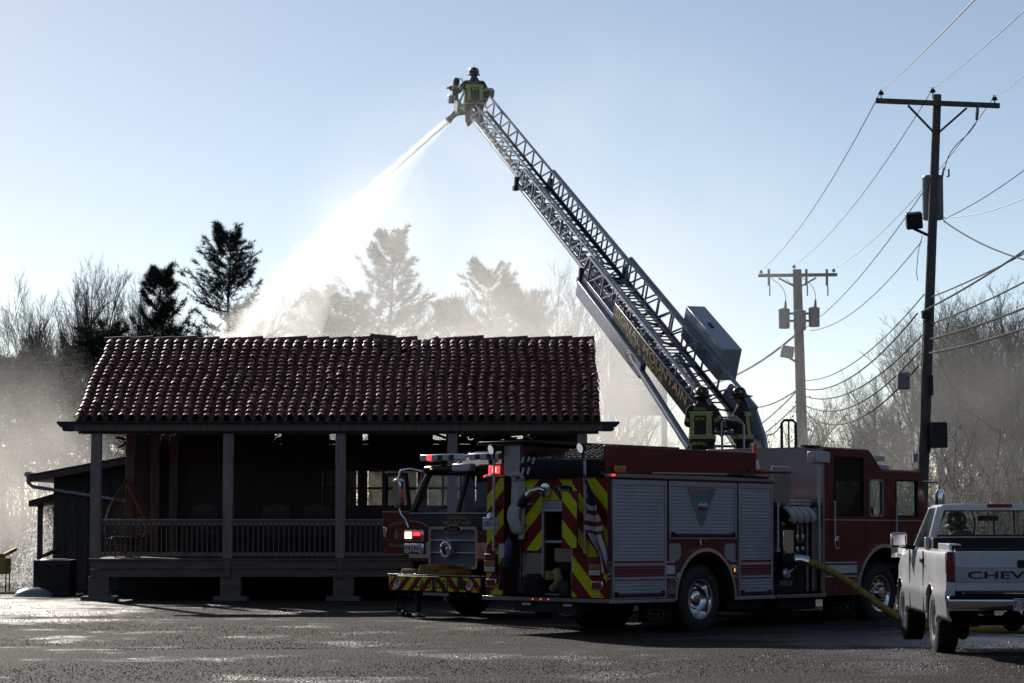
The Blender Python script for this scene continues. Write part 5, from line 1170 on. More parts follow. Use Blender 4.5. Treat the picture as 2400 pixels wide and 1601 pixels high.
MB().lathe([(0,-.1),(.10,-.08),(.14,0),(.10,.08),(0,.1)], (.98,1.25,.39), (0,1,0), 16).build('differential', M_iron, PK, smooth=True); MB().tube([(1.3,.0,.42),(1.3,1.0,.45)], .035, 8).build('exhaust_pipe', M_iron, PK, smooth=True); pb('spring_hanger', M_iron, .35,.45,.55,.62,.34,.55); pb('spring_hanger', M_iron, 1.5,1.58,.5,.6,.34,.55)
# cab
GW = [(.035,1.25),(.19,1.80)]
def cabring(y0,y1): pass
xb, xt, zb, zt_ = .03, .20, 1.26, 1.80
def pil(p, q, w, d, nm='pillar'): MB().bar(p, q, w, d, (0,1,0)).build(nm, M_pk, PK, bevel=.015)
for s in (0,1):
    X = lambda x: x if s == 0 else W-x
    pil((X(.075),2.08,1.24), (X(.225),2.12,1.80), .10, .10, 'rear_pillar'); pil((X(.065),3.55,1.22), (X(.23),3.0,1.79), .06, .06, 'front_pillar')
    m = MB(); a = [(X(.05),2.15,1.26),(X(.05),3.42,1.26),(X(.215),2.98,1.77),(X(.215),2.17,1.77)]; m.add(a, [(0,1,2,3)]); m.build('side_glass', M_vglass, PK)
m = MB(); m.prism([(.20,1.79),(.26,1.835),(.60,1.855),(1.36,1.855),(1.70,1.835),(1.76,1.79)], XZ, 2.08,3.02); m.build('roof', M_pk, PK, bevel=.02)
pb('cab_back_panel', M_pk, .08,1.88, 2.05,2.11, 1.0,1.42,.01)
m = MB(); m.frame([(.06,1.40),(1.90,1.40),(1.745,1.81),(.215,1.81)], [(.14,1.43),(1.82,1.43),(1.70,1.765),(.26,1.765)], lambda a,b,t:(a,t+(b-1.4)*.07,b), 2.06,2.10); m.build('rear_window_frame', M_pk, PK)
m = MB(); m.frame([(.14,1.43),(1.82,1.43),(1.70,1.765),(.26,1.765)], [(.17,1.45),(1.79,1.45),(1.675,1.748),(.285,1.748)], lambda a,b,t:(a,t+(b-1.4)*.07,b), 2.05,2.075); rg = m.build('rear_window_gasket', M_iron, PK)
for x in (.90,1.16): MB().bar((x,2.055,1.44),(x,2.08,1.755),.018,.02,(0,1,0)).build('window_divider', M_iron, rg)
m = MB(); m.add([(.14,2.07,1.43),(1.82,2.07,1.43),(1.70,2.09,1.765),(.26,2.09,1.765)], [(0,1,2,3)]); m.build('rear_glass', M_vglass, PK)
m = MB(); m.add([(.10,3.58,1.24),(1.86,3.58,1.24),(1.72,3.02,1.79),(.24,3.02,1.79)], [(0,1,2,3)]); m.build('windscreen', M_vglass, PK)
pb('brake_lamp', M_rlens, .82,1.14, 2.06,2.10, 1.80,1.845,.008)
m = MB(); m.prism([(3.5,1.20),(3.6,1.25),(4.85,1.12),(4.93,1.02),(4.93,.95),(3.5,.95)], lambda a,b,t:(t,a,b), .12,1.84); m.build('bonnet', M_pk, PK, bevel=.03)
pb('nose', M_pk, .12,1.84, 4.9,4.98, .62,1.0,.02); pb('front_bumper', M_chrome, .02,1.94, 4.98,5.10, .50,.68,.03); pb('cab_floor', M_blk, .1,1.86, 2.05,3.6, .55,.62); pb('dashboard', M_blk, .12,1.84, 3.25,3.55, .95,1.22,.04)
for x in (.52,1.44):
    m = MB(); m.box(x-.27,x+.27,2.30,2.85,.66,.86); m.box(x-.27,x+.27,2.22,2.38,.86,1.42); m.box(x-.13,x+.13,2.24,2.34,1.42,1.50); m.build('seat', mat('grey_seat', (.06,.06,.065), .9), PK, bevel=.05)
m = MB(); m.tube([(.98,3.05,1.745),(.98,3.03,1.69)], .01, 6); m.box(.84,1.12,3.0,3.03,1.625,1.695); m.build('interior_mirror', M_iron, PK, bevel=.01)
m = MB(); m.tube([(.62,2.12,1.76),(.66,2.14,1.66),(.67,2.14,1.55),(.64,2.14,1.45)], .009, 6); m.build('hanging_cord', M_iron, PK)
m = MB(); m.lathe([(.17,-.012),(.185,0),(.17,.012),(.165,0),(.17,-.012)], (.52,3.12,1.18), (0,-1,.35), 24, cap=False); m.build('steering_wheel', M_iron, PK, smooth=True)
# bed load
pb('bed_tool_box', M_blk, .06,1.90, 1.62,1.98, 1.05,1.415,.015); 
m = MB(); m.box(.06,.09,.25,1.2,1.275,1.35); m.box(.06,.20,.25,1.2,1.335,1.352)
m.build('white_rack_rail', M_wpl, PK, bevel=.004)
pb('headboard', M_wpl, .0,.12, 1.92,2.02, 1.27,1.42,.01)
# mirrors
for s in (-1,1):
    x0, x1 = (-.27,-.055) if s < 0 else (W+.055,W+.27)
    mi = pb('mirror', M_chrome, x0,x1, 3.30,3.36, 1.27,1.47,.03); pb('mirror_glass', mat('mirror_glass', (.85,.87,.9), .02, 1.0), x0+.008,x1-.008, 3.292,3.299, 1.28,1.46, 0, mi).rotation_euler = (R(-2.5),0,0); MBM = None
    m = MB(); xm = .06 if s < 0 else W-.06; m.bar((xm,3.34,1.26),((x0+x1)/2,3.34,1.30),.05,.06); m.build('mirror_arm', M_blk, mi)
M_steel = mat('painted_steel_rim', (.45,.45,.46), .4, .4)
for y in (1.27,4.25):
    for s, x in ((-1,.13),(1,1.83)):
        e = empty('wheel', (x,y,.39)); e.parent = PK; t = MB(); h = .135
        prof = [(.22,-h*.8),(.25,-h),(.34,-h*1.02),(.378,-h*.9),(.39,-h*.7)]; prof += [(a,-b) for a,b in reversed(prof)]
        t.lathe(prof, (0,0,0), (1,0,0), 36, cap=False); ty = t.build('tyre', M_rub, e, smooth=True, ang=35)
        tr = MB()
        for k in range(44):
            a_ = 2*math.pi*k/44
            for q in (-.62,0,.62):
                c_, s_ = math.cos(a_+q*.1), math.sin(a_+q*.1); tr.obox((q*h,-.392*s_,.392*c_), (h*.24,0,0), (0,-c_*.017,-s_*.017), (0,-s_*.008,c_*.008))
        tr.build('tread', M_rub, ty)
        q = MB(); q.lathe([(a, b*h*s) for a,b in ((.225,.8),(.23,.95),(.21,.9),(.19,.35),(.10,.5),(.08,.75),(.0,.78))], (0,0,0), (1,0,0), 28, cap=False); q.build('rim', M_steel, e, smooth=True, ang=40)
for c in (1.27,4.25):
    for s, x0, x1 in ((-1,-.034,.02),(1,W-.02,W+.034)):
        m = MB(); n = 20
        for k in range(n):
            P = [(c+r*math.cos(math.pi*(k+j)/n), .39+r*math.sin(math.pi*(k+j)/n)) for r, j in ((.445,0),(.475,0),(.475,1),(.445,1))]
            m.prism(P, lambda a,b,t:(t,a,b), x0,x1)
        m.build('arch_lip', M_chrome, PK, smooth=True, ang=60); m = MB()
        for k in range(n):
            P = [(c+r*math.cos(math.pi*(k+j)/n), .39+r*math.sin(math.pi*(k+j)/n)) for r, j in ((.44,0),(.455,0),(.455,1),(.44,1))]
            m.prism(P, lambda a,b,t:(t,a,b), *( (.0,.35) if s<0 else (W-.35,W) ))
        m.build('wheel_well', M_blk, PK)
# driver
PM = Matrix.Translation(PK.location) @ Matrix.Rotation(R(-2.2),4,'Z')
dp = PM @ Vector((.50,2.56,-.12))
person('person', tuple(dp), R(-2.2), 'driver in a black fire helmet seated inside the white pickup',
    {'arm-1': ((-.20,.02,1.40),(-.26,.16,1.14),(-.15,.46,1.20),(0,.2,-1)), 'arm1': ((.20,.02,1.40),(.26,.16,1.14),(.15,.46,1.20),(0,.2,-1))}, seated=True, vox=.016)
# ------------------------------------------------------------------ loose things around the vehicles
EM = Matrix.Translation(E.location) @ Matrix.Rotation(R(48),4,'Z') @ Matrix.Rotation(R(.5),4,'Y')
# traffic cone on the pump cover
c = EM @ Vector((4.42,.50,2.581)); cn = empty('traffic_cone', tuple(c), label='orange traffic cone with white collar on top of the red pumper', cat='traffic cone')
MB().lathe([(.055,.20),(.033,.46),(.028,.475),(.0,.475)], n=20).build('cone_top', mat('cone_orange', (.60,.07,.01), .5), cn, smooth=True)
MB().lathe([(.088,.04),(.055,.20)], n=20, cap=False).build('white_collar', mat('cone_white', (.65,.65,.66), .5), cn, smooth=True)
MB().prism(rrect(-.15,.15,-.15,.15,.03), XY, 0, .04).build('base', MATS['cone_orange'], cn)
# flag on a short staff at the tail
def flag():
    st = empty('flag', tuple(EM @ Vector((-.13,.36,2.45))), (0,0,R(48)), label='stars and stripes flag hanging limp from the red pumper tail', cat='flag')
    P = [(0,.02,.02),(.10,.03,.06),(.25,.05,.14),(.33,.06,.20),(.50,.07,.24),(.62,.05,.29),(.70,-.02,.30),(.85,-.10,.31),(1.0,-.18,.34),(1.20,-.24,.37),(1.34,-.27,.38)]  # distance down, left edge, right edge
    nu, nv = 16, 60; m = MB(); uv = []
    def row(t):
        for a, b in zip(P, P[1:]):
            if a[0] <= t <= b[0]: f = (t-a[0])/(b[0]-a[0]); return a[1]+(b[1]-a[1])*f, a[2]+(b[2]-a[2])*f
        return P[-1][1], P[-1][2]
    for j in range(nv+1):
        t = 1.34*j/nv; l, r = row(t)
        for i in range(nu+1):
            u = i/nu; y = l+(r-l)*u if t < .62 else (l*-1 if 0 else (.02+(-l)*1.0) + (r-(.02-l))*u)
            y = l + (r-l)*u if t < .64 else (abs(l)+.0) + (r-abs(l))*u
            fold = .045*math.sin(u*9+t*5)*min(1,t*3)+.02*math.sin(u*21+t*2)
            m.v.append((-.05+fold, -y, -t - .05*math.sin(u*2.6)*(1 if t > .3 else .3) )); uv.append((u, t))
    for j in range(nv):
        for i in range(nu): m.f.append((j*(nu+1)+i, j*(nu+1)+i+1, (j+1)*(nu+1)+i+1, (j+1)*(nu+1)+i))
    me = m.mesh('cloth'); 
    red, wh, bl = mat('flag_red', (.16,.012,.02), .9), mat('flag_white', (.46,.46,.48), .9), mat('flag_blue', (.012,.016,.05), .9)
    idx = []
    for p in me.polygons:
        u = sum(uv[v][0] for v in p.vertices)/4; t = sum(uv[v][1] for v in p.vertices)/4
        if t < .40: k = 2
        elif t < .80: k = 1 if int((t-.40)/.072) % 2 == 0 else 0
        else: k = 1 if int(u*6.9) % 2 else 0
        idx.append(k)
    me.polygons.foreach_set('material_index', idx)
    o = link('cloth', me, [red, wh, bl], st, smooth=True, ang=180); o.scale = (1, 1.3, 1.08); o.modifiers.new('solid','SOLIDIFY').thickness = .004
    s = MB()
    rr = random.Random(4)
    for k in range(26):
        t = .05+.33*((k*.618) % 1); l, r = row(t); u = ((k*.377) % 1)*.8+.1; y = -(l+(r-l)*u); z = -t; q = .014
        fold = .045*math.sin(u*9+t*5)*min(1,t*3)+.02*math.sin(u*21+t*2)
        pts = [(-.058+fold, y+(q if i%2==0 else q*.4)*math.sin(i*math.pi/5), z+(q if i%2==0 else q*.4)*math.cos(i*math.pi/5)) for i in range(10)]
        s.add(pts+[(-.058+fold,y,z)], [(i,(i+1)%10,10) for i in range(10)])
    tag(s.build('stars', wh, o, fix=False), kind='stuff')
    MB().tube([(0,0,-.9),(0,-.01,.25)], .010, 8).build('staff', M_alu, st, smooth=True)
flag()
# yellow supply hose from the pump intake to the ground and past the pickup
h0 = EM @ Vector((4.95,-.17,1.10)); d0 = (EM.to_3x3() @ Vector((.5,-.8,-.12))).normalized()
h3 = Vector((6.45,38.3,.07)); h4 = Vector((8.5,36.6,.065)); h5 = Vector((13,35.8,.065))
pts = []
def bez(a,b,c,d,n):
    return [a*(1-t)**3+b*3*t*(1-t)**2+c*3*t*t*(1-t)+d*t**3 for t in [i/n for i in range(n+1)]]
pts = bez(h0, h0+Vector((.75,-.15,-.25)), h3+Vector((-.75,.25,.42)), h3, 18) + bez(h3, Vector((6.7,37.4,-.02)), Vector((7.5,36.8,.065)), h4, 10)[1:] + bez(h4, h4+Vector((1,-.2,0)), h5-Vector((1,0,0)), h5, 8)[1:]
o = MB().tube(pts, .060, 14).build('supply_hose', M_hosey, smooth=True); tag(o, 'thick yellow supply hose dropping from the pumper intake to the ground', 'fire hose')
a0 = at(1700,1442,42.5); pts = [Vector((3.2,43.2,.06)), Vector((4.0,42.3,.06)), Vector((4.8,42.0,.06)), Vector((5.7,42.2,.06)), Vector((6.6,43.0,.06)), Vector((7.2,44.5,.06))]
pts = [p for i in range(len(pts)-1) for p in [pts[i].lerp(pts[i+1], k/4) for k in range(4)]]
o = MB().tube(pts, .065, 12).build('ground_hose', M_hosey, smooth=True); tag(o, 'yellow hose lying flat on the ground beyond the pumper', 'fire hose')
# ------------------------------------------------------------------ lean-to wing on the left
Wg = empty('shed_wing', (-10.10, 57, 0), label='dark board and batten shed with sloping roof and white downpipe', cat='shed')
M_bb = mat('dark_barn_boards', (.075,.07,.068), .8, var=.35, vs=2.5, bump=.2, bs=14, stretch=(5,5,.5))
def wb(name, m, x0,x1,y0,y1,z0,z1, bevel=0): return MB().box(x0,x1,y0,y1,z0,z1).build(name, m, Wg, bevel=bevel)
for k in range(12):
    x0 = -1.0+k*.27; zt2 = 2.74+.19*(x0+1.0)+.03
    wb('wall_board', M_bb, x0,x0+.262,0,.05,.0,zt2); wb('batten', M_bb, x0+.245,x0+.29,-.025,.0,.0,zt2)
for k in range(16): wb('side_board', M_bb, -1.02,-.98,.05+k*.28,.05+k*.28+.27,0,2.72)
m = MB(); m.prism([(-1.50,2.62),(2.6,3.40),(2.6,3.56),(-1.52,2.80)], lambda a,b,t:(a,t,b), -.45,4.6); m.build('lean_roof', mat('dark_roofing', (.03,.028,.027), .6), Wg, bevel=.01)
m = MB(); m.prism([(-1.50,2.60),(2.6,3.38),(2.6,3.50),(-1.50,2.74)], lambda a,b,t:(a,t,b), -.49,-.455); m.build('verge_board', M_wood, Wg)
m = MB(); m.bar((-1.57,-.5,2.80),(-1.57,4.6,2.80),.12,.11); m.build('gutter', M_wpl, Wg, bevel=.02)
m = MB(); m.tube([(-1.55,-.42,2.76),(-1.55,-.42,2.60),(-1.45,-.35,2.50),(-.95,-.18,2.42),(-.7,-.08,2.38),(.6,-.07,2.18),(1.9,-.07,1.98)], .045, 8); m.build('downpipe', M_wpl, Wg, smooth=True)
for x in (.1,1.6): wb('pipe_clip', M_wpl, x-.02,x+.02,-.08,0,2.19-.14*x,2.33-.14*x)
m = MB(); m.prism([(-1.72,2.02),(-.90,2.20),(-.90,2.40),(-1.72,2.16)], lambda a,b,t:(a,t,b), .5,2.4); m.build('awning', M_bb, Wg)
wb('awning_post', M_bb, -1.52,-1.40,.62,.72,-.02,2.08); wb('awning_post', M_bb, -1.02,-.92,2.2,2.3,-.02,2.18)
m = MB(); m.prism([(-1.25,.80),(-.88,.98),(-.88,1.04),(-1.26,.86)], lambda a,b,t:(a,t,b), -.1,.5); m.build('meter_hood', M_bb, Wg)
# air conditioner and the upturned basin beside it
ac = empty('air_conditioner', (-10.45, 53.9, 0), label='dark louvred air conditioner unit on the ground beside the shed', cat='air conditioner')
MB().box(-.42,.42,-.4,.4,.0,.80).build('case', mat('ac_case', (.035,.037,.04), .5, .3), ac, bevel=.02)
for k in range(11): MB().box(-.38,.38,-.425,-.40,.08+k*.06,.115+k*.06).build('louvre', M_iron, ac)
MB().lathe([(0,.82),(.3,.82),(.34,.80)], n=24).build('fan_guard', M_iron, ac)
MB().box(-.05,.10,-.428,-.424,.66,.69).build('nameplate', M_rstr, ac)
bs = MB(); bs.lathe([(.0,.20),(.18,.19),(.34,.13),(.42,.05),(.45,.0),(.43,.0)], n=28); o = bs.build('upturned_basin', mat('grey_basin', (.30,.31,.33), .35), smooth=True, ang=60); o.location = (-10.75, 53.0, 0); tag(o, 'shallow pale basin turned upside down on the gravel by the shed', 'basin')
# yellow cart at the far left
yc = empty('yellow_cart', (-12.2, 56.0, 0), label='yellow box cart on thin metal legs at the left edge of the lot', cat='cart')
M_yel = mat('yellow_paint', (.42,.30,.04), .5, var=.3, vs=6)
MB().box(-.35,.25,-.25,.25,.42,.80).build('box', M_yel, yc, bevel=.03); MB().lathe([(0,0),(.22,0),(.18,.10),(0,.14)], (-.05,0,.80), n=16).build('lid', M_yel, yc, smooth=True)
for x in (-.30,.22):
    for y in (-.2,.2): MB().tube([(x,y,0),(x,y,.45)], .018, 6).build('leg', M_iron, yc)
MB().tube([(-.3,-.2,.12),(.22,-.2,.12)], .014, 6).build('brace', M_iron, yc); MB().tube([(.1,0,.85),(.30,0,.95),(.42,0,1.02)], [.04,.05,.04], 8).build('lever', M_yel, yc, smooth=True)
# ------------------------------------------------------------------ porch furniture
eg = empty('egg_chair', (-8.42, 51.55, .895), label='teardrop wicker chair with a red stick on the porch behind the railing', cat='chair')
M_wick = mat('wicker', (.10,.06,.03), .55, var=.4, vs=20, bump=.5, bs=50)
prof = [(.26,.0),(.34,.10),(.46,.35),(.50,.62),(.48,.88),(.40,1.12),(.28,1.35),(.14,1.55),(.05,1.70),(.02,1.76)]
m = MB()
for a in range(0, 300, 12):
    t = R(a-30+180*0+ -60); m.tube([(r*math.cos(t), r*math.sin(t)*.8, z) for r, z in prof], .008, 5)
m.build('ribs', M_wick, eg)
m = MB()
for k in range(46):
    z = .04+1.68*k/45
    for (r0,z0),(r1,z1) in zip(prof, prof[1:]):
        if z0 <= z <= z1: r = r0+(r1-r0)*(z-z0)/(z1-z0); break
    m.tube([((r+.008*(-1)**i)*math.cos(R(-90+i*10)), (r+.008*(-1)**i)*math.sin(R(-90+i*10))*.8, z) for i in range(0,31)], .011, 5)
m.build('weave', M_wick, eg)
MB().lathe([(0,.32),(.40,.32),(.44,.40),(.38,.46),(0,.46)], n=20).build('cushion', M_dark, eg, smooth=True)
m = MB(); m.bar((.05,-.45,1.62),(.62,-.45,.45),.05,.06); m.build('red_stick', mat('red_wood', (.16,.03,.015), .6), eg)
def rocker(x, y, rz, label):
    e = empty('rocking_chair', (x, y, .895), (0,0,rz), label=label, cat='chair', group='wooden rocking chairs on the porch')
    M_rk = mat('rocker_wood', (.04,.022,.014), .6, var=.3, vs=6)
    MB().box(-.28,.28,-.25,.27,.40,.44).build('seat', M_rk, e, bevel=.01)
    for s in (-1,1):
        MB().tube([(s*.27,.40,.05),(s*.27,0,.0),(s*.27,-.42,.07)], .02, 6).build('rocker', M_rk, e)
        MB().bar((s*.27,.25,.02),(s*.27,.25,.64),.04,.04).build('leg', M_rk, e); MB().bar((s*.27,-.25,.03),(s*.27,-.36,1.12),.04,.04).build('leg', M_rk, e); MB().box(s*.27-.04,s*.27+.04,-.28,.30,.63,.66).build('armrest', M_rk, e)
    for k in range(7): x_ = -.21+.07*k; MB().bar((x_,-.255,.46),(x_,-.35,1.02),.045,.015).build('back_slat', M_rk, e)
    m = MB(); m.prism([(-.28,1.0),(.28,1.0),(.28,1.08),(.15,1.15),(0,1.18),(-.15,1.15),(-.28,1.08)], lambda a,b,t:(a,-.34-(b-1.0)*.15+t,b), -.015,.015); m.build('crest_rail', M_rk, e)
for i, (x, l) in enumerate(((-6.9,'wooden rocking chair near the wicker chair, between the first two porch posts'),(-5.2,'wooden rocking chair just past the second porch post'),(-4.35,'wooden rocking chair beside the third porch post'))):
    rocker(x, 52.0, R(180+(-12,8,-5)[i]), l)
# ------------------------------------------------------------------ price sign beyond the building
sg = empty('price_sign', (4.95, 95, 0), label='tall roadside fuel price sign half hidden in smoke', cat='sign')
p0 = at(1428,817,95); p1 = at(1563,974,95)
def sb(name, m, x0,x1,y0,y1,z0,z1): return MB().box(x0-4.95,x1-4.95,y0,y1,z0,z1).build(name, m, sg)
cab = sb('cabinet', mat('sign_grey', (.22,.21,.20), .6, var=.1), p0.x,p1.x,-.2,.2,p1.z,p0.z)
sb('post', MATS['sign_grey'], p1.x-.22,p1.x,-.12,.12,0,p1.z); sb('post', MATS['sign_grey'], p0.x,p0.x+.22,-.12,.12,0,p1.z)
sb('price_panel', M_rstr, p0.x+.35,p1.x-.15,-.24,-.2,p0.z-1.75,p0.z-1.18); sb('price_face', mat('sign_white', (.5,.48,.47), .6), p0.x+.39,p1.x-.19,-.25,-.24,p0.z-1.71,p0.z-1.22)
text('price_lettering', 'UNLEADED', M_rstr, sg, onplane(((p0.x+p1.x)/2+.1-4.95,-.256,p0.z-1.465), (1,0,0), (0,0,1)), 1.62, .36, bold=.02)
sb('logo_square', mat('sign_green', (.05,.12,.05), .6), p0.x+.36,p0.x+.82,-.24,-.2,p0.z-.86,p0.z-.41); text('logo_lettering', 'MO', MATS['sign_green'], sg, onplane((p0.x+1.2-4.95,-.205,p0.z-.63), (1,0,0), (0,0,1)), .52, .40, bold=.02)
# ------------------------------------------------------------------ utility poles
M_pole = mat('creosote_pole', (.12,.10,.09), .85, var=.35, vs=3, bump=.4, bs=12, stretch=(6,6,.4))
M_can = mat('transformer_grey', (.26,.27,.28), .5, .2); M_wire = mat('wire_metal', (.10,.10,.11), .4, .6); M_cable = mat('black_cable', (.016,.016,.017), .8, spec=.25); M_ins = mat('porcelain', (.05,.035,.03), .3, coat=.5)
def wire(name, pts, r, m, parent): return MB().tube(pts, r, 5, cap=False).build(name, m, parent, smooth=True)
def sag(a, b, s, n=14): return [a.lerp(b, k/n)-Vector((0,0,s*4*(k/n)*(1-k/n))) for k in range(n+1)]
def pole(Y, top, bot, arm_l, arm_r, ins, rt, rb_, label):
    t, b = at(*top, Y), at(*bot, Y); b.z = -.3
    e = empty('utility_pole', (b.x, Y, 0), label=label, cat='utility pole'); o = Vector((b.x, Y, 0))
    MB().tube([b-o, (b+t)/2-o, t-o], [rb_, (rt+rb_)/2, rt], 14).build('pole', M_pole, e, smooth=True)
    l, r = at(*arm_l, Y-.22)-o, at(*arm_r, Y-.22)-o; MB().bar(l, r, .10, .125).build('crossarm', M_pole, e, bevel=.01)
    tips = []
    for p in ins:
        q = at(*p, Y-.22)-o; m = MB(); m.tube([q-Vector((0,0,.26)), q-Vector((0,0,.06))], .016, 6); m.lathe([(0,-.10),(.055,-.10),(.085,-.07),(.05,-.045),(.065,-.03),(.035,-.01),(.03,.03),(0,.03)], q, (0,0,1), 12); m.build('insulator', M_ins, e, smooth=True); tips.append(q+o)
    return e, o, tips
D_ = 2400/2351
N1, o1, t1 = pole(58, (2197,222), (2152,1379), (2052,236), (2343,248), ((2065,213),(2186,208),(2331,226)), .10, .155, 'dark wooden utility pole at the right with crossarm, floodlight and black box')
N2, o2, t2 = pole(90, (1868,632), (1889,1317), (1777,646), (1962,644), ((1784,634),(1861,622),(1954,631)), .17, .24, 'hazy wooden utility pole further off carrying three transformer cans')
def P1(x,y,dy=0): return at(x,y,58+dy)-o1
def P2(x,y,dy=0): return at(x,y,90+dy)-o2
for a, b in (((2128,247),(2188,310)),((2266,253),(2200,311))): MB().bar(P1(*a,-.3), P1(*b,-.2), .03,.05).build('arm_brace', M_iron, N1)
for a, b in (((1825,652),(1863,672)),((1913,651),(1876,672))): MB().bar(P2(*a,-.3), P2(*b,-.2), .04,.06).build('arm_brace', M_iron, N2)
c = P1(2187,515,.30); m = MB(); m.lathe([(0,0),(.24,0),(.26,.03),(.26,1.04),(.27,1.06),(.25,1.10),(0,1.13)], c, (0,0,1), 22); can = m.build('transformer', M_can, N1, smooth=True)
m = MB(); q = P1(2208,413,.1); m.tube([q, q+Vector((.05,0,.22))], [.035,.02], 8); m.tube([q+Vector((.12,0,-.02)), q+Vector((.17,0,.0)), q+Vector((.17,0,.18))], .022, 6); m.build('bushing', M_ins, can, smooth=True)
q0 = P1(2120,499,-.4); fl = MB(); fl.obox(P1(2142,517,-.4), (.20,.0,.02), (0,.12,.04), (-.02,-.05,.19)); fl = fl.build('floodlight', M_iron, N1, bevel=.03); MB().bar(P1(2142,536,-.4), P1(2174,551,-.1),.05,.06).build('floodlight_arm', M_iron, fl); MB().obox(P1(2155,503,-.35),(.03,0,0),(0,.03,0),(0,0,.06)).build('photocell', M_iron, fl)
p, q = P1(2179,990,-.2), P1(2218,1050,-.2); MB().box(p.x,q.x,p.y-.2,p.y+.2,q.z,p.z).build('black_cabinet', M_iron, N1, bevel=.02); MB().bar(P1(2172,1006,-.1),P1(2180,1006,-.15),.05,.06).build('cabinet_bracket', M_iron, N1); MB().bar(P1(2172,1053,-.1),P1(2180,1053,-.15),.06,.10).build('cabinet_bracket', M_iron, N1)
p, q = P1(2178,880,-.15), P1(2187,927,-.15); MB().box(p.x,q.x,p.y-.06,p.y+.06,q.z,p.z).build('splice_case', M_iron, N1)
p, q = P1(2139,1064,-.15), P1(2150,1083,-.15); MB().box(p.x,q.x,p.y-.08,p.y+.08,q.z,p.z).build('meter_box', M_can, N1)
p, q = P1(2160,730,-.22), P1(2181,747,-.22); MB().box(p.x,q.x,p.y-.1,p.y+.05,q.z,p.z).build('terminal_box', M_iron, N1)
m = MB(); q = P1(2292,250,-.3); m.tube([q+Vector((0,0,.05)), q-Vector((.02,0,.18)), q-Vector((.04,0,.34))], [.03,.045,.03], 8); m.build('cutout', M_ins, N1, smooth=True)
wire('drop_wire', bez(P1(2290,282,-.3), P1(2270,330,-.3), P1(2225,330,-.2), P1(2213,400,-.1), 12), .012, M_cable, N1)
wire('ground_wire', [P1(2165,735,-.17), P1(2160,850,-.19), P1(2158,1000,-.19), P1(2153,1060,-.2)], .012, M_wire, N1)
wire('loose_wire', [P1(2162,552,-.2), P1(2152,590,-.3), P1(2148,640,-.3), P1(2151,658,-.3)], .009, M_cable, N1)
for px0, px1, dy in (((1825,770),(1851,724),-.2),((1895,766),(1921,721),-.2),((1860,774),(1889,728),-.55)):
    a, b = P2(px0[0],px0[1],dy), P2(px1[0],px1[1],dy); r = (b.x-a.x)/2; h = b.z-a.z; cx = (a.x+b.x)/2
    can = MB().lathe([(0,0),(r*.92,0),(r*.98,.04),(r,h-.06),(r*1.06,h-.03),(r*.9,h),(0,h+.05)], (cx,a.y,a.z), (0,0,1), 18).build('transformer', M_can, N2, smooth=True)
    MB().tube([(cx+.05,a.y,b.z),(cx+.06,a.y,b.z+.30)], [.06,.035], 8).build('bushing', M_ins, can)
    wire('jumper', bez(Vector((cx+.06,a.y,b.z+.3)), Vector((cx+.1,a.y,b.z+.9)), Vector((cx-.3,a.y,b.z+1.0)), Vector((cx-.5,a.y,b.z+1.2)), 8), .012, M_wire, can)
for z_ in (735,752): MB().bar(P2(1838,z_,-.2), P2(1908,z_,-.2), .08,.08).build('can_bracket', M_iron, N2)
for x in (1802,1890,1938): m = MB(); q = P2(x,648,-.3); m.tube([q+Vector((0,0,.28)), q-Vector((0,0,.35))], .05, 8); m.tube([q-Vector((-.03,0,.35)), q-Vector((-.03,0,.75))], .025, 6); m.build('cutout', M_ins, N2)
fl = MB(); fl.obox(P2(1845,825,-.6), (.24,0,-.04), (0,.18,0), (.04,0,.22)); fl = fl.build('floodlight', M_can, N2, bevel=.04); MB().bar(P2(1848,838,-.5), P2(1869,850,-.2),.06,.06).build('floodlight_arm', M_iron, fl)
# power lines from pole to pole and on toward the road behind the camera
g_ = 'overhead power lines'
off = [(0,0,0)]*3
ends = [at(2277,0,20), at(2400,20,24), at(2400,174,40)]
for i in range(3):
    o = MB().tube(sag(t1[i], t2[i], .5, 16), .012, 5, cap=False).build('power_line', M_wire, smooth=True); tag(o, ('thin power line from the left insulator of the near crossarm to the far pole','thin power line from the middle insulator of the near crossarm to the far pole','thin power line from the right insulator of the near crossarm to the far pole')[i], 'wire', g_)
    e = ends[i]; o = MB().tube(sag(t1[i], t1[i]+(e-t1[i])*1.15, .05, 8), .009, 5, cap=False).build('power_line', mat('sunlit_wire', (.55,.56,.58), .35, .7), smooth=True); tag(o, ('bright power line rising from the left insulator out of the top of the frame','bright power line rising from the middle insulator out of the frame','bright power line rising from the right insulator out of the frame')[i], 'wire', g_)  # outgoing spans: sunlight on the wire is put into a paler colour
cabs = [((2166,690),(1886,892),.55,.022,'upper telephone cable strung between the two poles'),((2150,735),(1886,912),.6,.030,'second telephone cable strung between the two poles'),((2160,787),(1889,930),.6,.030,'middle telephone cable strung between the two poles'),((2155,824),(1891,952),.7,.030,'fourth telephone cable strung between the two poles'),((2152,858),(1895,975),.8,.034,'lowest telephone cable strung between the two poles, with splice box')]
for a, b, s, r, l in cabs: o = MB().tube(sag(at(*a,57.9), at(*b,89.8), s, 18), r*.75, 6, cap=False).build('telephone_cable', M_cable, smooth=True); tag(o, l, 'wire', 'telephone cables')
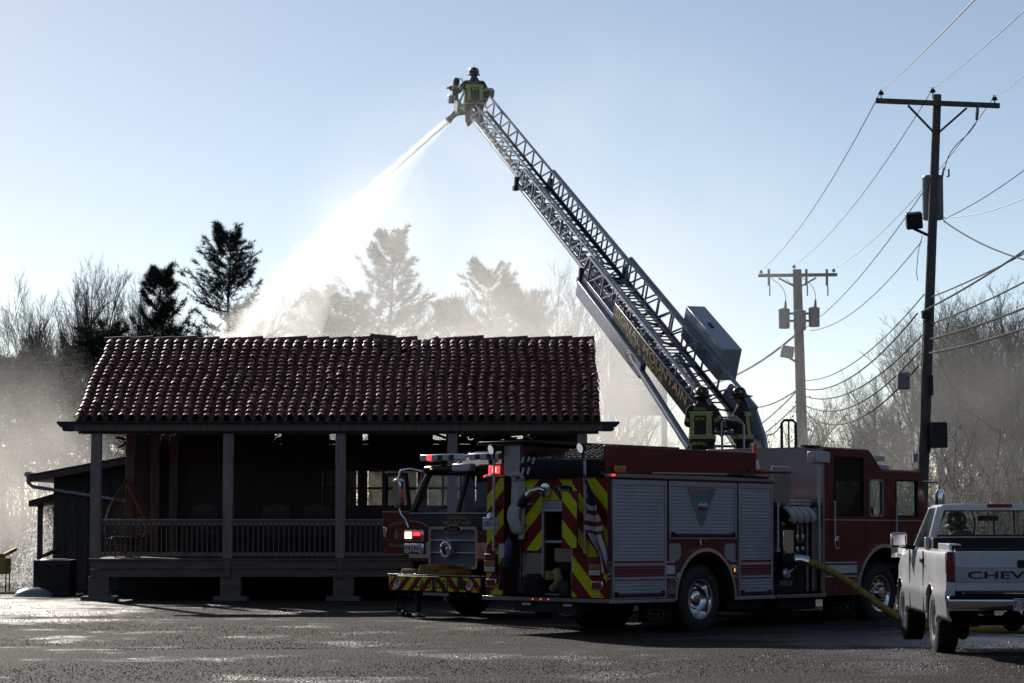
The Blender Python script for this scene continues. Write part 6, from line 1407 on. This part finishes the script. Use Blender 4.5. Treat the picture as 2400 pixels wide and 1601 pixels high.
rc = [((2184,696),(2400,590),.06,.016,'topmost telephone cable running from the near pole out to the right'),((2160,731),(2400,582),.08,.022,'second telephone cable from the near pole out to the right'),((2184,759),(2400,657),.06,.018,'third telephone cable from the near pole out to the right'),((2180,795),(2400,718),.06,.024,'fourth telephone cable from the near pole out to the right'),((2178,828),(2400,766),.06,.025,'lowest telephone cable from the near pole out to the right'),((2210,515),(2400,392),.1,.010,'thin wire from the transformer rising to the right'),((2210,510),(2400,455),.15,.010,'twisted bright service wire leaving the transformer to the right'),((2212,518),(2395,596),.15,.018,'dark service wire dropping from the transformer to the right')]
for a, b, s, r, l in rc:
    p, q = at(*a,57.8), at(*b,46); q = p+(q-p)*1.25; o = MB().tube(sag(p, q, s, 12), r, 6, cap=False).build('telephone_cable', MATS['sunlit_wire'] if 'bright' in l else M_cable, smooth=True); tag(o, l, 'wire', 'telephone cables')
lc = [((1868,782),(1600,905),.6,.045,'thick cable leaving the far pole to the left'),((1869,913),(1740,952),.3,.03,'cable leaving the far pole low to the left'),((1869,915),(1700,1040),.3,.03,'second low cable leaving the far pole to the left'),((1871,945),(1720,1060),.2,.03,'third low cable leaving the far pole to the left'),((2162,452),(1878,775),.4,.012,'thin neutral wire from near transformer to far pole'),((2160,566),(1900,775),.5,.012,'thin lower wire from near pole toward far pole')]
for a, b, s, r, l in lc:
    nd_ = a[0] > 2000; p, q = at(*a, 58 if nd_ else 89.7), at(*b, 89.7 if nd_ else 120)
    o = MB().tube(sag(p, q, s, 12), r, 6, cap=False).build('telephone_cable' if not nd_ else 'power_line', M_cable, smooth=True); tag(o, l, 'wire', 'telephone cables')
sbx = MB().box(-.16,.16,-.12,.12,-.22,.22).build('splice_box', M_can, bevel=.04); sbx.location = at(2117,893,60)+Vector((0,0,.0)); tag(sbx, 'grey splice box hanging from the lowest telephone cable', 'box')
# ------------------------------------------------------------------ trees
M_bark = mat('grey_bark', (.055,.048,.042), .9, var=.3, vs=4, world=True)
M_pbark = mat('pine_bark', (.05,.036,.028), .9, var=.3, vs=4, world=True)
M_need = mat('pine_needles', (.022,.036,.022), .7, var=.5, vs=1.2, world=True, col2=(.05,.062,.03))
def tri_tube(m, pts, rr, n=3):
    o = len(m.v); k = len(pts)
    d = (pts[-1]-pts[0]); u = d.orthogonal().normalized() if d.length > 1e-6 else Vector((1,0,0)); w = d.normalized().cross(u)
    for p, r in zip(pts, rr):
        for i in range(n): a = 6.2832*i/n; q = p+(u*math.cos(a)+w*math.sin(a))*r; m.v.append((q.x,q.y,q.z))
    for i in range(k-1):
        for j in range(n): m.f.append((o+i*n+j, o+i*n+(j+1)%n, o+(i+1)*n+(j+1)%n, o+(i+1)*n+j))
def rv(rd, s=1.0): return Vector((rd.gauss(0,s), rd.gauss(0,s), rd.gauss(0,s)))
def bare_tree(seed, H, fork=.45, slim=1.0):
    rd = random.Random(seed); tr, cr = MB(), MB()
    def grow(p, d, L, r, lv):
        n = 5 if lv == 0 else 4 if lv < 3 else 3; pts = [p.copy()]; q = p.copy(); dd = d.copy()
        for i in range(n):
            dd = (dd + rv(rd, .05 if lv == 0 else .13) + Vector((0,0,.05 if lv else 0))).normalized(); q = q + dd*L/n; pts.append(q.copy())
        r1 = r*(.35 if lv else .40); rr = [r+(r1-r)*i/n for i in range(n+1)]
        tri_tube(tr if lv == 0 else cr, pts, rr, 8 if lv == 0 else 5 if lv == 1 else 3)
        if lv >= 4: return
        nc = (13,7,5,5)[lv]; f0 = fork if lv == 0 else .25
        for k in range(nc):
            f = f0+(1-f0)*(k+rd.random()*.8)/nc; i = min(n-1, int(f*n)); b = pts[i].lerp(pts[i+1], f*n-i); t = (pts[i+1]-pts[i]).normalized()
            side = rv(rd); side = (side-t*side.dot(t)).normalized(); a = rd.uniform(.45,.95) if lv else rd.uniform(.4,.8)
            nd = (t*math.cos(a)+side*math.sin(a)*slim+Vector((0,0,.22))).normalized()
            grow(b, nd, L*rd.uniform(.42,.62)*(1.15-f*.4 if lv else 1.0-.35*(f-f0)), max(.007, rr[i]*rd.uniform(.52,.70)), lv+1)
    grow(Vector((0,0,-.1)), Vector((rd.gauss(0,.03),rd.gauss(0,.03),1)), H*.86, H*.0125+.03, 0)
    return tr.mesh('trunk'), cr.mesh('crown')
def tuft(m, p, d, L, rd, n=7):
    for k in range(n):
        a = (d*.9 + rv(rd,.55)).normalized(); s = a.orthogonal(); s.rotate(Quaternion(a, rd.random()*6.28)); s = s.normalized()*L*.040
        e = p+a*L*rd.uniform(.7,1.1); o = len(m.v); m.v += [tuple(p+s), tuple(p-s), tuple(e)]; m.f.append((o,o+1,o+2))
def pine(seed, H, wid, base=.12, sparse=1.0, shape=1.0):
    rd = random.Random(seed); tr, br, nd = MB(), MB(), MB(); pts = [Vector((.06*math.sin(i*1.3+seed),.06*math.cos(i+seed),H*i/10)) for i in range(11)]
    tri_tube(tr, pts, [(.02+.014*H)*(1-i/10.6) for i in range(11)], 8)
    z = H*base
    while z < H*.985:
        f = z/H; L = wid*(1-f)**.72*shape*rd.uniform(.6,1.15)+.22
        for k in range(rd.choice((3,4,5)) if rd.random() < sparse else 2):
            a = rd.random()*6.283; l = L*rd.uniform(.55,1.1); el = .15+.75*f**2+rd.gauss(0,.10)
            h = Vector((math.cos(a),math.sin(a),0)); p0 = Vector((0,0,z+rd.uniform(-.15,.15))); bp = []
            n = 7
            for i in range(n+1):
                t = i/n; bp.append(p0+h*l*t+Vector((0,0,l*(math.tan(el)*.60*t+ .40*t*t - .14*math.sin(t*3))))+rv(rd,.03*l*t))
            tri_tube(br, bp, [max(.006,.013*l*(1-i/n)+.006) for i in range(n+1)], 4)
            for i in range(2, n+1):
                t = i/n; sub = rd.choice((2,3,3,4))
                for s in range(sub):
                    side = Vector((-h.y,h.x,0))*rd.choice((-1,1)); dd = (h*.7+side*rd.uniform(.2,.9)+Vector((0,0,.35+.3*rd.random()))).normalized(); sl = l*rd.uniform(.10,.24)*(1.25-t*.6)+.14
                    e = bp[i]+dd*sl; tri_tube(br, [bp[i], e], [.009,.004], 3)
                    for q in range(max(2,int(sl/.13))): tuft(nd, bp[i].lerp(e, (q+1)/max(2,int(sl/.13))), dd, .22+.08*rd.random(), rd, 10)
            tuft(nd, bp[-1], h+Vector((0,0,.8)), .26, rd, 10)
        z += H*.0255*rd.uniform(.7,1.3)*(1.35-.7*f)
    for k in range(8): tuft(nd, Vector((0,0,H-.09*k)), Vector((0,0,1)), .25, rd, 9)
    return tr.mesh('trunk'), br.mesh('branches'), nd.mesh('crown')
def setm(me, m):
    me.materials.append(m); return me
BARE = []
for i, (H, fk, sl) in enumerate(((11,.32,.9),(12,.30,1.0),(10.5,.38,.8),(9,.28,.7),(12.5,.35,1.1),(8,.25,.8))):
    a, b = bare_tree(100+i, H, fk, sl); BARE.append((setm(a,M_bark), setm(b,M_bark), H))
TOPS = {}
def put(name, meshes, x, Y, ytop, H, label, group, lean=0.0, wide=1.0, seed=0):
    H = max(max(v.co.z for v in me.vertices) for nm, me in meshes) if name not in TOPS.get(meshes[-1][1].name, ()) else H
    t = at(x, ytop, Y); s = t.z/H*(1.06 if 'bare' in name else 1.0); e = empty(name, (t.x, Y, 0), (lean, lean*.5, seed*2.4), label, 'tree', group); e.scale = (s*wide, s*wide, s)
    for nm, me in meshes:
        o = bpy.data.objects.new(nm, me); COL.objects.link(o); o.parent = e
    return e
def bare(k, x, Y, yt, label, group='bare winter trees', wide=1.0, seed=0): a, b, H = BARE[k]; return put('bare_tree', (('trunk',a),('crown',b)), x, Y, yt, H*.93, label, group, 0, wide, seed)
PN = {}
for k, args in {'big':(1,13.5,4.6,.25,.9,1.0),'slim':(2,10.5,2.2,.20,.9,1.0),'round':(3,12.5,3.9,.25,.9,1.0),'wide':(4,11,4.6,.25,.8,1.05),'scrub':(5,8,3.0,.35,.5,1.1),'scrub2':(6,7,3.2,.40,.4,1.1)}.items():
    a, b, c = pine(*args); PN[k] = (setm(a,M_pbark), setm(b,M_pbark), setm(c,M_need), args[1])
def pin(k, x, Y, yt, label, wide=1.0, seed=0): a, b, c, H = PN[k]; return put('pine_tree', (('trunk',a),('branches',b),('crown',c)), x, Y, yt, H, label, 'pine trees beyond the building', 0, wide, seed)
pin('big', 540, 96, 511, 'tall dark pine standing left of the water jet', .98, 0)
pin('slim', 379, 92, 608, 'slender dark pine next to the tallest pine', 1.0, 1)
pin('round', 918, 98, 517, 'tall hazy pine seen through the spray under the jet', 1.0, 2)
pin('wide', 1146, 96, 590, 'wide hazy pine behind the roof ridge near the ladder', .95, 3)
pin('scrub', 790, 94, 655, 'low hazy pine in the thickest spray left of the tall hazy pine', 1.1, 1)
pin('slim', 1050, 97, 690, 'small hazy pine between the two hazy pines', 1.2, 4)
pin('scrub', 240, 88, 735, 'scrubby pine rising behind the left end of the roof', 1.15, 2)
pin('scrub2', 110, 86, 785, 'scrubby pine with flat dark boughs above the shed', 1.2, 3)
pin('scrub2', 20, 84, 800, 'scrubby pine at the left edge of the picture', 1.2, 5)
pin('scrub', 320, 90, 800, 'low scrubby pine between the slender pine and the shed', 1.1, 4)
pin('scrub', 1230, 97, 650, 'hazy broken-topped pine touching the ladder', .8, 6)
pin('slim', 1395, 92, 990, 'young hazy evergreen beneath the fuel price sign', 1.9, 2)
pin('scrub2', 1445, 93, 1010, 'bushy hazy evergreen to the right of the young one under the sign', 1.1, 1)
rt_ = random.Random(9)
L1 = [(0,60,98,668),(2,130,100,700),(3,175,96,640),(0,215,99,628),(5,262,96,650),(2,300,98,655),(3,335,97,665),(1,20,94,720),(5,90,92,740),(4,420,104,700),(3,610,103,690),(5,690,102,700)]
for i, (k, x, Y, yt) in enumerate(L1):
    bare(k, x, Y, yt, ('leafless tree among the pines at the left, %s' % ('nearest the left edge','behind the flat scrub pine','rising tall behind the shed roof','tallest of the thin leafless crowns at left','just left of the slender pine group','beside the slender pine','touching the slender pine','low at the left edge','low behind the shed','behind the tallest pine on its left','behind the tallest pine on its right','in the spray right of the tallest pine')[i]), 'leafless trees at left', .68, i)
L2 = [(0,1300,100,640),(3,1345,98,668),(2,1390,101,700),(5,1090,103,700),(3,985,104,700),(1,1440,99,800)]
for i, (k, x, Y, yt) in enumerate(L2):
    bare(k, x, Y, yt, ('faint leafless tree in the haze, %s' % ('just left of the ladder','left of the ladder box','behind the roof corner','between the hazy pines','right of the tall hazy pine','behind the fuel price sign')[i]), 'faint leafless trees behind the roof', .85, i+3)
L3 = [(3,1930,118,925,'small pale leafless tree just right of the far pole'),(0,2010,112,960,'small leafless tree between far pole and near pole'),(1,2085,100,868,'leafless tree with spreading crown left of the near pole'),(4,2140,96,762,'tall leafless tree directly behind the near pole, leaning crown'),(0,2195,94,705,'leafless tree immediately right of the near pole'),(2,2235,97,720,'slim leafless tree second from the near pole on its right'),(4,2280,92,688,'broad leafless tree above the pickup cab'),(1,2330,95,700,'leafless tree above the pickup tailgate handle'),(0,2375,91,676,'leafless tree at the right edge of the picture'),(4,2440,93,660,'leafless tree cut off by the right edge'),(3,2040,104,930,'thin low leafless tree behind the pumper cab'),(5,2110,99,900,'bushy low leafless tree behind the near pole foot'),(5,2260,90,900,'low dense leafless tree right of the black cabinet'),(2,2315,98,790,'slim leafless tree in second row above the pickup'),(5,2360,89,930,'low dense leafless tree at the far right'),(2,2165,91,800,'slim leafless tree half hidden by the near pole'),(1,2215,101,740,'leafless tree in the second row right of the near pole'),(0,2300,103,720,'leafless tree in the third row above the pickup roof'),(4,2395,99,690,'broad leafless tree in the second row at the right edge'),(3,2075,92,950,'thin leafless sapling above the pumper cab roof')]
for i, (k, x, Y, yt, l) in enumerate(L3): bare(k, x, Y, yt, l, 'leafless trees at right', 1.0, i+7)
# brush and far wood: countless stems
def brush(name, x0, x1, Y0, Y1, h0, h1, n, seed, label, leaf=.5):
    rd = random.Random(seed); m = MB(); lf = MB()
    for i in range(n):
        x, y = rd.uniform(x0,x1), rd.uniform(Y0,Y1); h = rd.uniform(h0,h1)*rd.uniform(.5,1); p = Vector((x,y,0)); d = Vector((rd.gauss(0,.14),rd.gauss(0,.14),1)).normalized(); pts = [p]
        for k in range(4): d = (d+rv(rd,.12)).normalized(); pts.append(pts[-1]+d*h/4)
        tri_tube(m, pts, [.028,.022,.016,.010,.005])
        for k in range(7):
            b = pts[rd.randint(1,3)].lerp(pts[rd.randint(2,4)], rd.random()); dd = (rv(rd,.6)+Vector((0,0,.5))).normalized(); tri_tube(m, [b, b+dd*h*.14, b+dd*h*.26+rv(rd,.1)], [.011,.008,.004])
        if rd.random() < leaf:
            for k in range(14):
                c = pts[rd.randint(1,4)]+rv(rd,.22); a, b = rv(rd,.05), rv(rd,.05); lf.add([c+a, c+b, c-a], [(0,1,2)])
    o = m.build(name, M_bark, fix=False); tag(o, label, 'brush', kind='stuff')
    if lf.v: lf.build('dead_leaves', mat('dead_leaves', (.13,.075,.04), .8, var=.4, vs=3, world=True), o, fix=False)
brush('brush', 9, 24, 72, 96, 2.0, 6.5, 1300, 21, 'tangled brown brush at the foot of the trees on the right')
brush('brush', -28, -9, 70, 95, 1.5, 6.0, 900, 22, 'tangled dark brush below the pines on the left')
brush('far_wood', -40, 60, 150, 190, 6, 11, 1500, 23, 'pale distant wood closing the view behind the smoke', 0)
brush('brush', -9, 9, 92, 108, 2.0, 6.0, 600, 24, 'thin brush in the smoke behind the building')
# ------------------------------------------------------------------ water and smoke
def water_mat():
    m = bpy.data.materials.new('backlit_water'); m.use_nodes = True; N, L = m.node_tree.nodes, m.node_tree.links; N.clear()
    o = N.new('ShaderNodeOutputMaterial'); t = N.new('ShaderNodeBsdfTranslucent'); t.inputs[0].default_value = (.98,.97,.95,1); d = N.new('ShaderNodeBsdfPrincipled')
    d.inputs['Base Color'].default_value = (.80,.81,.83,1); d.inputs['Roughness'].default_value = .25; x = N.new('ShaderNodeMixShader'); x.inputs[0].default_value = .22
    L.new(t.outputs[0], x.inputs[1]); L.new(d.outputs[0], x.inputs[2])
    g = N.new('ShaderNodeNewGeometry'); tp = N.new('ShaderNodeBsdfTransparent'); y = N.new('ShaderNodeMixShader'); L.new(g.outputs['Backfacing'], y.inputs[0]); L.new(x.outputs[0], y.inputs[1]); L.new(tp.outputs[0], y.inputs[2]); L.new(y.outputs[0], o.inputs[0]); return m
M_wat = water_mat()
J0 = JET0.copy(); J1 = at(560, 800, 58.5); J1 = J0 + (J1-J0)*1.06
def jet(t): return J0.lerp(J1, t) + Vector((0,0,.55*4*t*(1-t)*.5))
jt = empty('water_jet', tuple(J0), label='long white water jet arcing from the ladder tip down behind the roof', cat='water jet')
rj = random.Random(31)
m = MB(); n, k = 140, 10
ax = (J1-J0).normalized(); ju = ax.cross(Vector((0,0,1))).normalized(); jv = ju.cross(ax)
for i in range(n+1):
    t = i/n; c = jet(t)-J0; r = max(.002, .065*(1-t*2.2))
    for j in range(k):
        a = 6.2832*j/k; q = r*(1+.9*t**.5*noise.noise(Vector((math.cos(a)*1.5,math.sin(a)*1.5,t*60)))); p = c+(ju*math.cos(a)+jv*math.sin(a))*q; m.v.append(tuple(p))
for i in range(n):
    for j in range(k): m.f.append((i*k+j, i*k+(j+1)%k, (i+1)*k+(j+1)%k, (i+1)*k+j))
m.build('stream', M_wat, jt, smooth=True, ang=180)
def drop(m, p, r, d, rd):
    u = d.orthogonal().normalized(); w = d.cross(u); a = rd.random()*6.28; u, w = u*math.cos(a)+w*math.sin(a), w*math.cos(a)-u*math.sin(a); o = len(m.v)
    m.v += [tuple(p-d*r*1.6), tuple(p+u*r), tuple(p-u*r*.5+w*r*.86), tuple(p-u*r*.5-w*r*.86), tuple(p+d*r*1.6)]
    m.f += [(o,o+2,o+1),(o,o+3,o+2),(o,o+1,o+3),(o+4,o+1,o+2),(o+4,o+2,o+3),(o+4,o+3,o+1)]
m = MB()
for i in range(3500):
    t = rj.random()**.6; s = .03+.30*t**1.3; fall = abs(rj.gauss(0,1))
    p = jet(t)-J0 + ju*rj.gauss(0,s) + jv*(rj.gauss(0,s*.65) - (fall*.55*t**1.2 if i % 3 == 0 else 0)); drop(m, p, rj.uniform(.003,.010)*(.7+.8*t), ax, rj)
tag(m.build('spray_drops', M_wat, jt, fix=False), kind='stuff')
m = MB(); dn = Vector((-.15,0,-1)).normalized()
for i in range(9000):                                # fallout under the stream
    t = .12+.88*rj.random(); top = jet(t)-J0; f = rj.random()**1.6; p = top + Vector((rj.gauss(0,.25)+f*1.1, rj.gauss(0,.8), -f*(top.z+J0.z-4.5))); drop(m, p, rj.uniform(.003,.008), dn, rj)
tag(m.build('falling_mist', M_wat, jt, fix=False), kind='stuff')
def mist(nm, r0, r1, pw, drop_, dens, rough_, nseg=48, k=18):
    m = MB()
    for i in range(nseg+1):
        t = i/nseg; c = jet(t)-J0-jv*drop_*t; r = r0+(r1-r0)*t**pw
        for j in range(k):
            a = 6.2832*j/k; q = r*(1+rough_*noise.noise(Vector((math.cos(a)*1.1,math.sin(a)*1.1,t*34+r1*7)))); m.v.append(tuple(c+(ju*math.cos(a)+jv*math.sin(a))*q))
    for i in range(nseg):
        for j in range(k): m.f.append((i*k+j, i*k+(j+1)%k, (i+1)*k+(j+1)%k, (i+1)*k+j))
    m.f += [tuple(range(k-1,-1,-1)), tuple(nseg*k+j for j in range(k))]
    MV = bpy.data.materials.new(nm); MV.use_nodes = True; N_ = MV.node_tree.nodes; N_.clear(); o_ = N_.new('ShaderNodeOutputMaterial'); v_ = N_.new('ShaderNodeVolumePrincipled')
    v_.inputs['Color'].default_value = (.985,.98,.97,1); v_.inputs['Density'].default_value = dens; v_.inputs['Anisotropy'].default_value = .72; MV.node_tree.links.new(v_.outputs[0], o_.inputs['Volume'])
    tag(m.build(nm, MV, jt), kind='stuff')
mist('jet_core_mist', .085, .15, .8, .0, 2.2, .9, 90); mist('jet_mist', .10, .46, 1.0, .10, .62, .6, 80); mist('jet_veil', .11, 1.25, 1.2, .65, .18, .4)
# water sheeting off the shed
m = MB(); rw = random.Random(8)
for i in range(3600):
    f = rw.random(); z = 2.35*(1-f**.9); x = -11.55+.42*math.sin(z*1.1)*.3+rw.gauss(0,.16+.22*f)-.35*f; y = 58.9+rw.gauss(0,.2); drop(m, Vector((x,y,max(.02,z+rw.gauss(0,.1)))), rw.uniform(.008,.028), dn, rw)
for i in range(220):
    x, z = rw.uniform(-13.2,-10.6), rw.uniform(.1,5.2); drop(m, Vector((x,60+rw.random()*2,z)), rw.uniform(.004,.010), dn, rw)
o = m.build('falling_water', M_wat, fix=False); tag(o, 'sunlit water pouring down beside the shed', 'water', kind='stuff')
# steam column seen through the spray
def smoke_domain(name, lo, hi, plumes, label, dens=1.0, g=.55, nscale=.32, step=.6):
    m = MB(); m.box(lo[0],hi[0],lo[1],hi[1],lo[2],hi[2]); M = bpy.data.materials.new(name+'_volume'); M.use_nodes = True; nt = M.node_tree; N, L = nt.nodes, nt.links; N.clear()
    out = N.new('ShaderNodeOutputMaterial'); pv = N.new('ShaderNodeVolumePrincipled'); pv.inputs['Color'].default_value = (.93,.92,.90,1); pv.inputs['Anisotropy'].default_value = g; pv.inputs['Density'].default_value = 0
    L.new(pv.outputs[0], out.inputs['Volume']); ge = N.new('ShaderNodeNewGeometry'); pos = ge.outputs['Position']
    def mth(op, a, b=None):
        t = N.new('ShaderNodeMath'); t.operation = op
        for i, q in enumerate((a, b)):
            if q is None: continue
            if isinstance(q, (int,float)): t.inputs[i].default_value = q
            else: L.new(q, t.inputs[i])
        return t.outputs[0]
    nz = N.new('ShaderNodeTexNoise'); nz.inputs['Scale'].default_value = nscale; nz.inputs['Detail'].default_value = 3.5; nz.inputs['Roughness'].default_value = .6; nz.inputs['Distortion'].default_value = .6; L.new(pos, nz.inputs[0])
    tot = None
    for c, r, amp in plumes:
        s = N.new('ShaderNodeVectorMath'); s.operation = 'SUBTRACT'; s.inputs[1].default_value = c; L.new(pos, s.inputs[0])
        d = N.new('ShaderNodeVectorMath'); d.operation = 'DIVIDE'; d.inputs[1].default_value = r; L.new(s.outputs[0], d.inputs[0])
        l = N.new('ShaderNodeVectorMath'); l.operation = 'LENGTH'; L.new(d.outputs[0], l.inputs[0])
        f = N.new('ShaderNodeMapRange'); f.interpolation_type = 'SMOOTHSTEP'; f.inputs[1].default_value = 1.0; f.inputs[2].default_value = .15; f.inputs[3].default_value = 0; f.inputs[4].default_value = amp; L.new(l.outputs['Value'], f.inputs[0])
        tot = f.outputs[0] if tot is None else mth('ADD', tot, f.outputs[0])
    nn = N.new('ShaderNodeMapRange'); nn.inputs[1].default_value = .36; nn.inputs[2].default_value = .70; nn.inputs[3].default_value = .15; nn.inputs[4].default_value = 1.7; L.new(nz.outputs[0], nn.inputs[0])
    L.new(mth('MULTIPLY', mth('MULTIPLY', tot, nn.outputs[0]), dens), pv.inputs['Density'])
    o = m.build(name, M); tag(o, label, 'smoke', kind='stuff'); return o
smoke_domain('smoke', (-19,56.8,.02), (26,84,17), [
    ((-3.4,59.5,7.4), (3.2,2.6,3.8), .26), ((-2.2,60.5,8.5), (4.2,3.0,5.5), .12), ((-5.3,59.0,6.2), (1.5,1.8,2.0), .28),
    ((1.5,64,6.0), (7.5,6.0,5.5), .075), ((3.6,68,4.8), (4.6,7,5.0), .11), ((2.6,60,3.6), (2.4,2.8,2.2), .16),
    ((-13.2,63,2.0), (4.4,5.5,3.4), .085), ((-14.5,66,3.5), (4.2,7,4.2), .04), ((-.5,74,5.0), (9.0,9,7.0), .055), ((3.0,68,11), (7.5,9,6.5), .018), ((7.5,70,9), (5,8,6), .010), ((14,74,3.0), (13,9,7.0), .026)],
    'pale smoke and steam drifting up behind the burnt building')
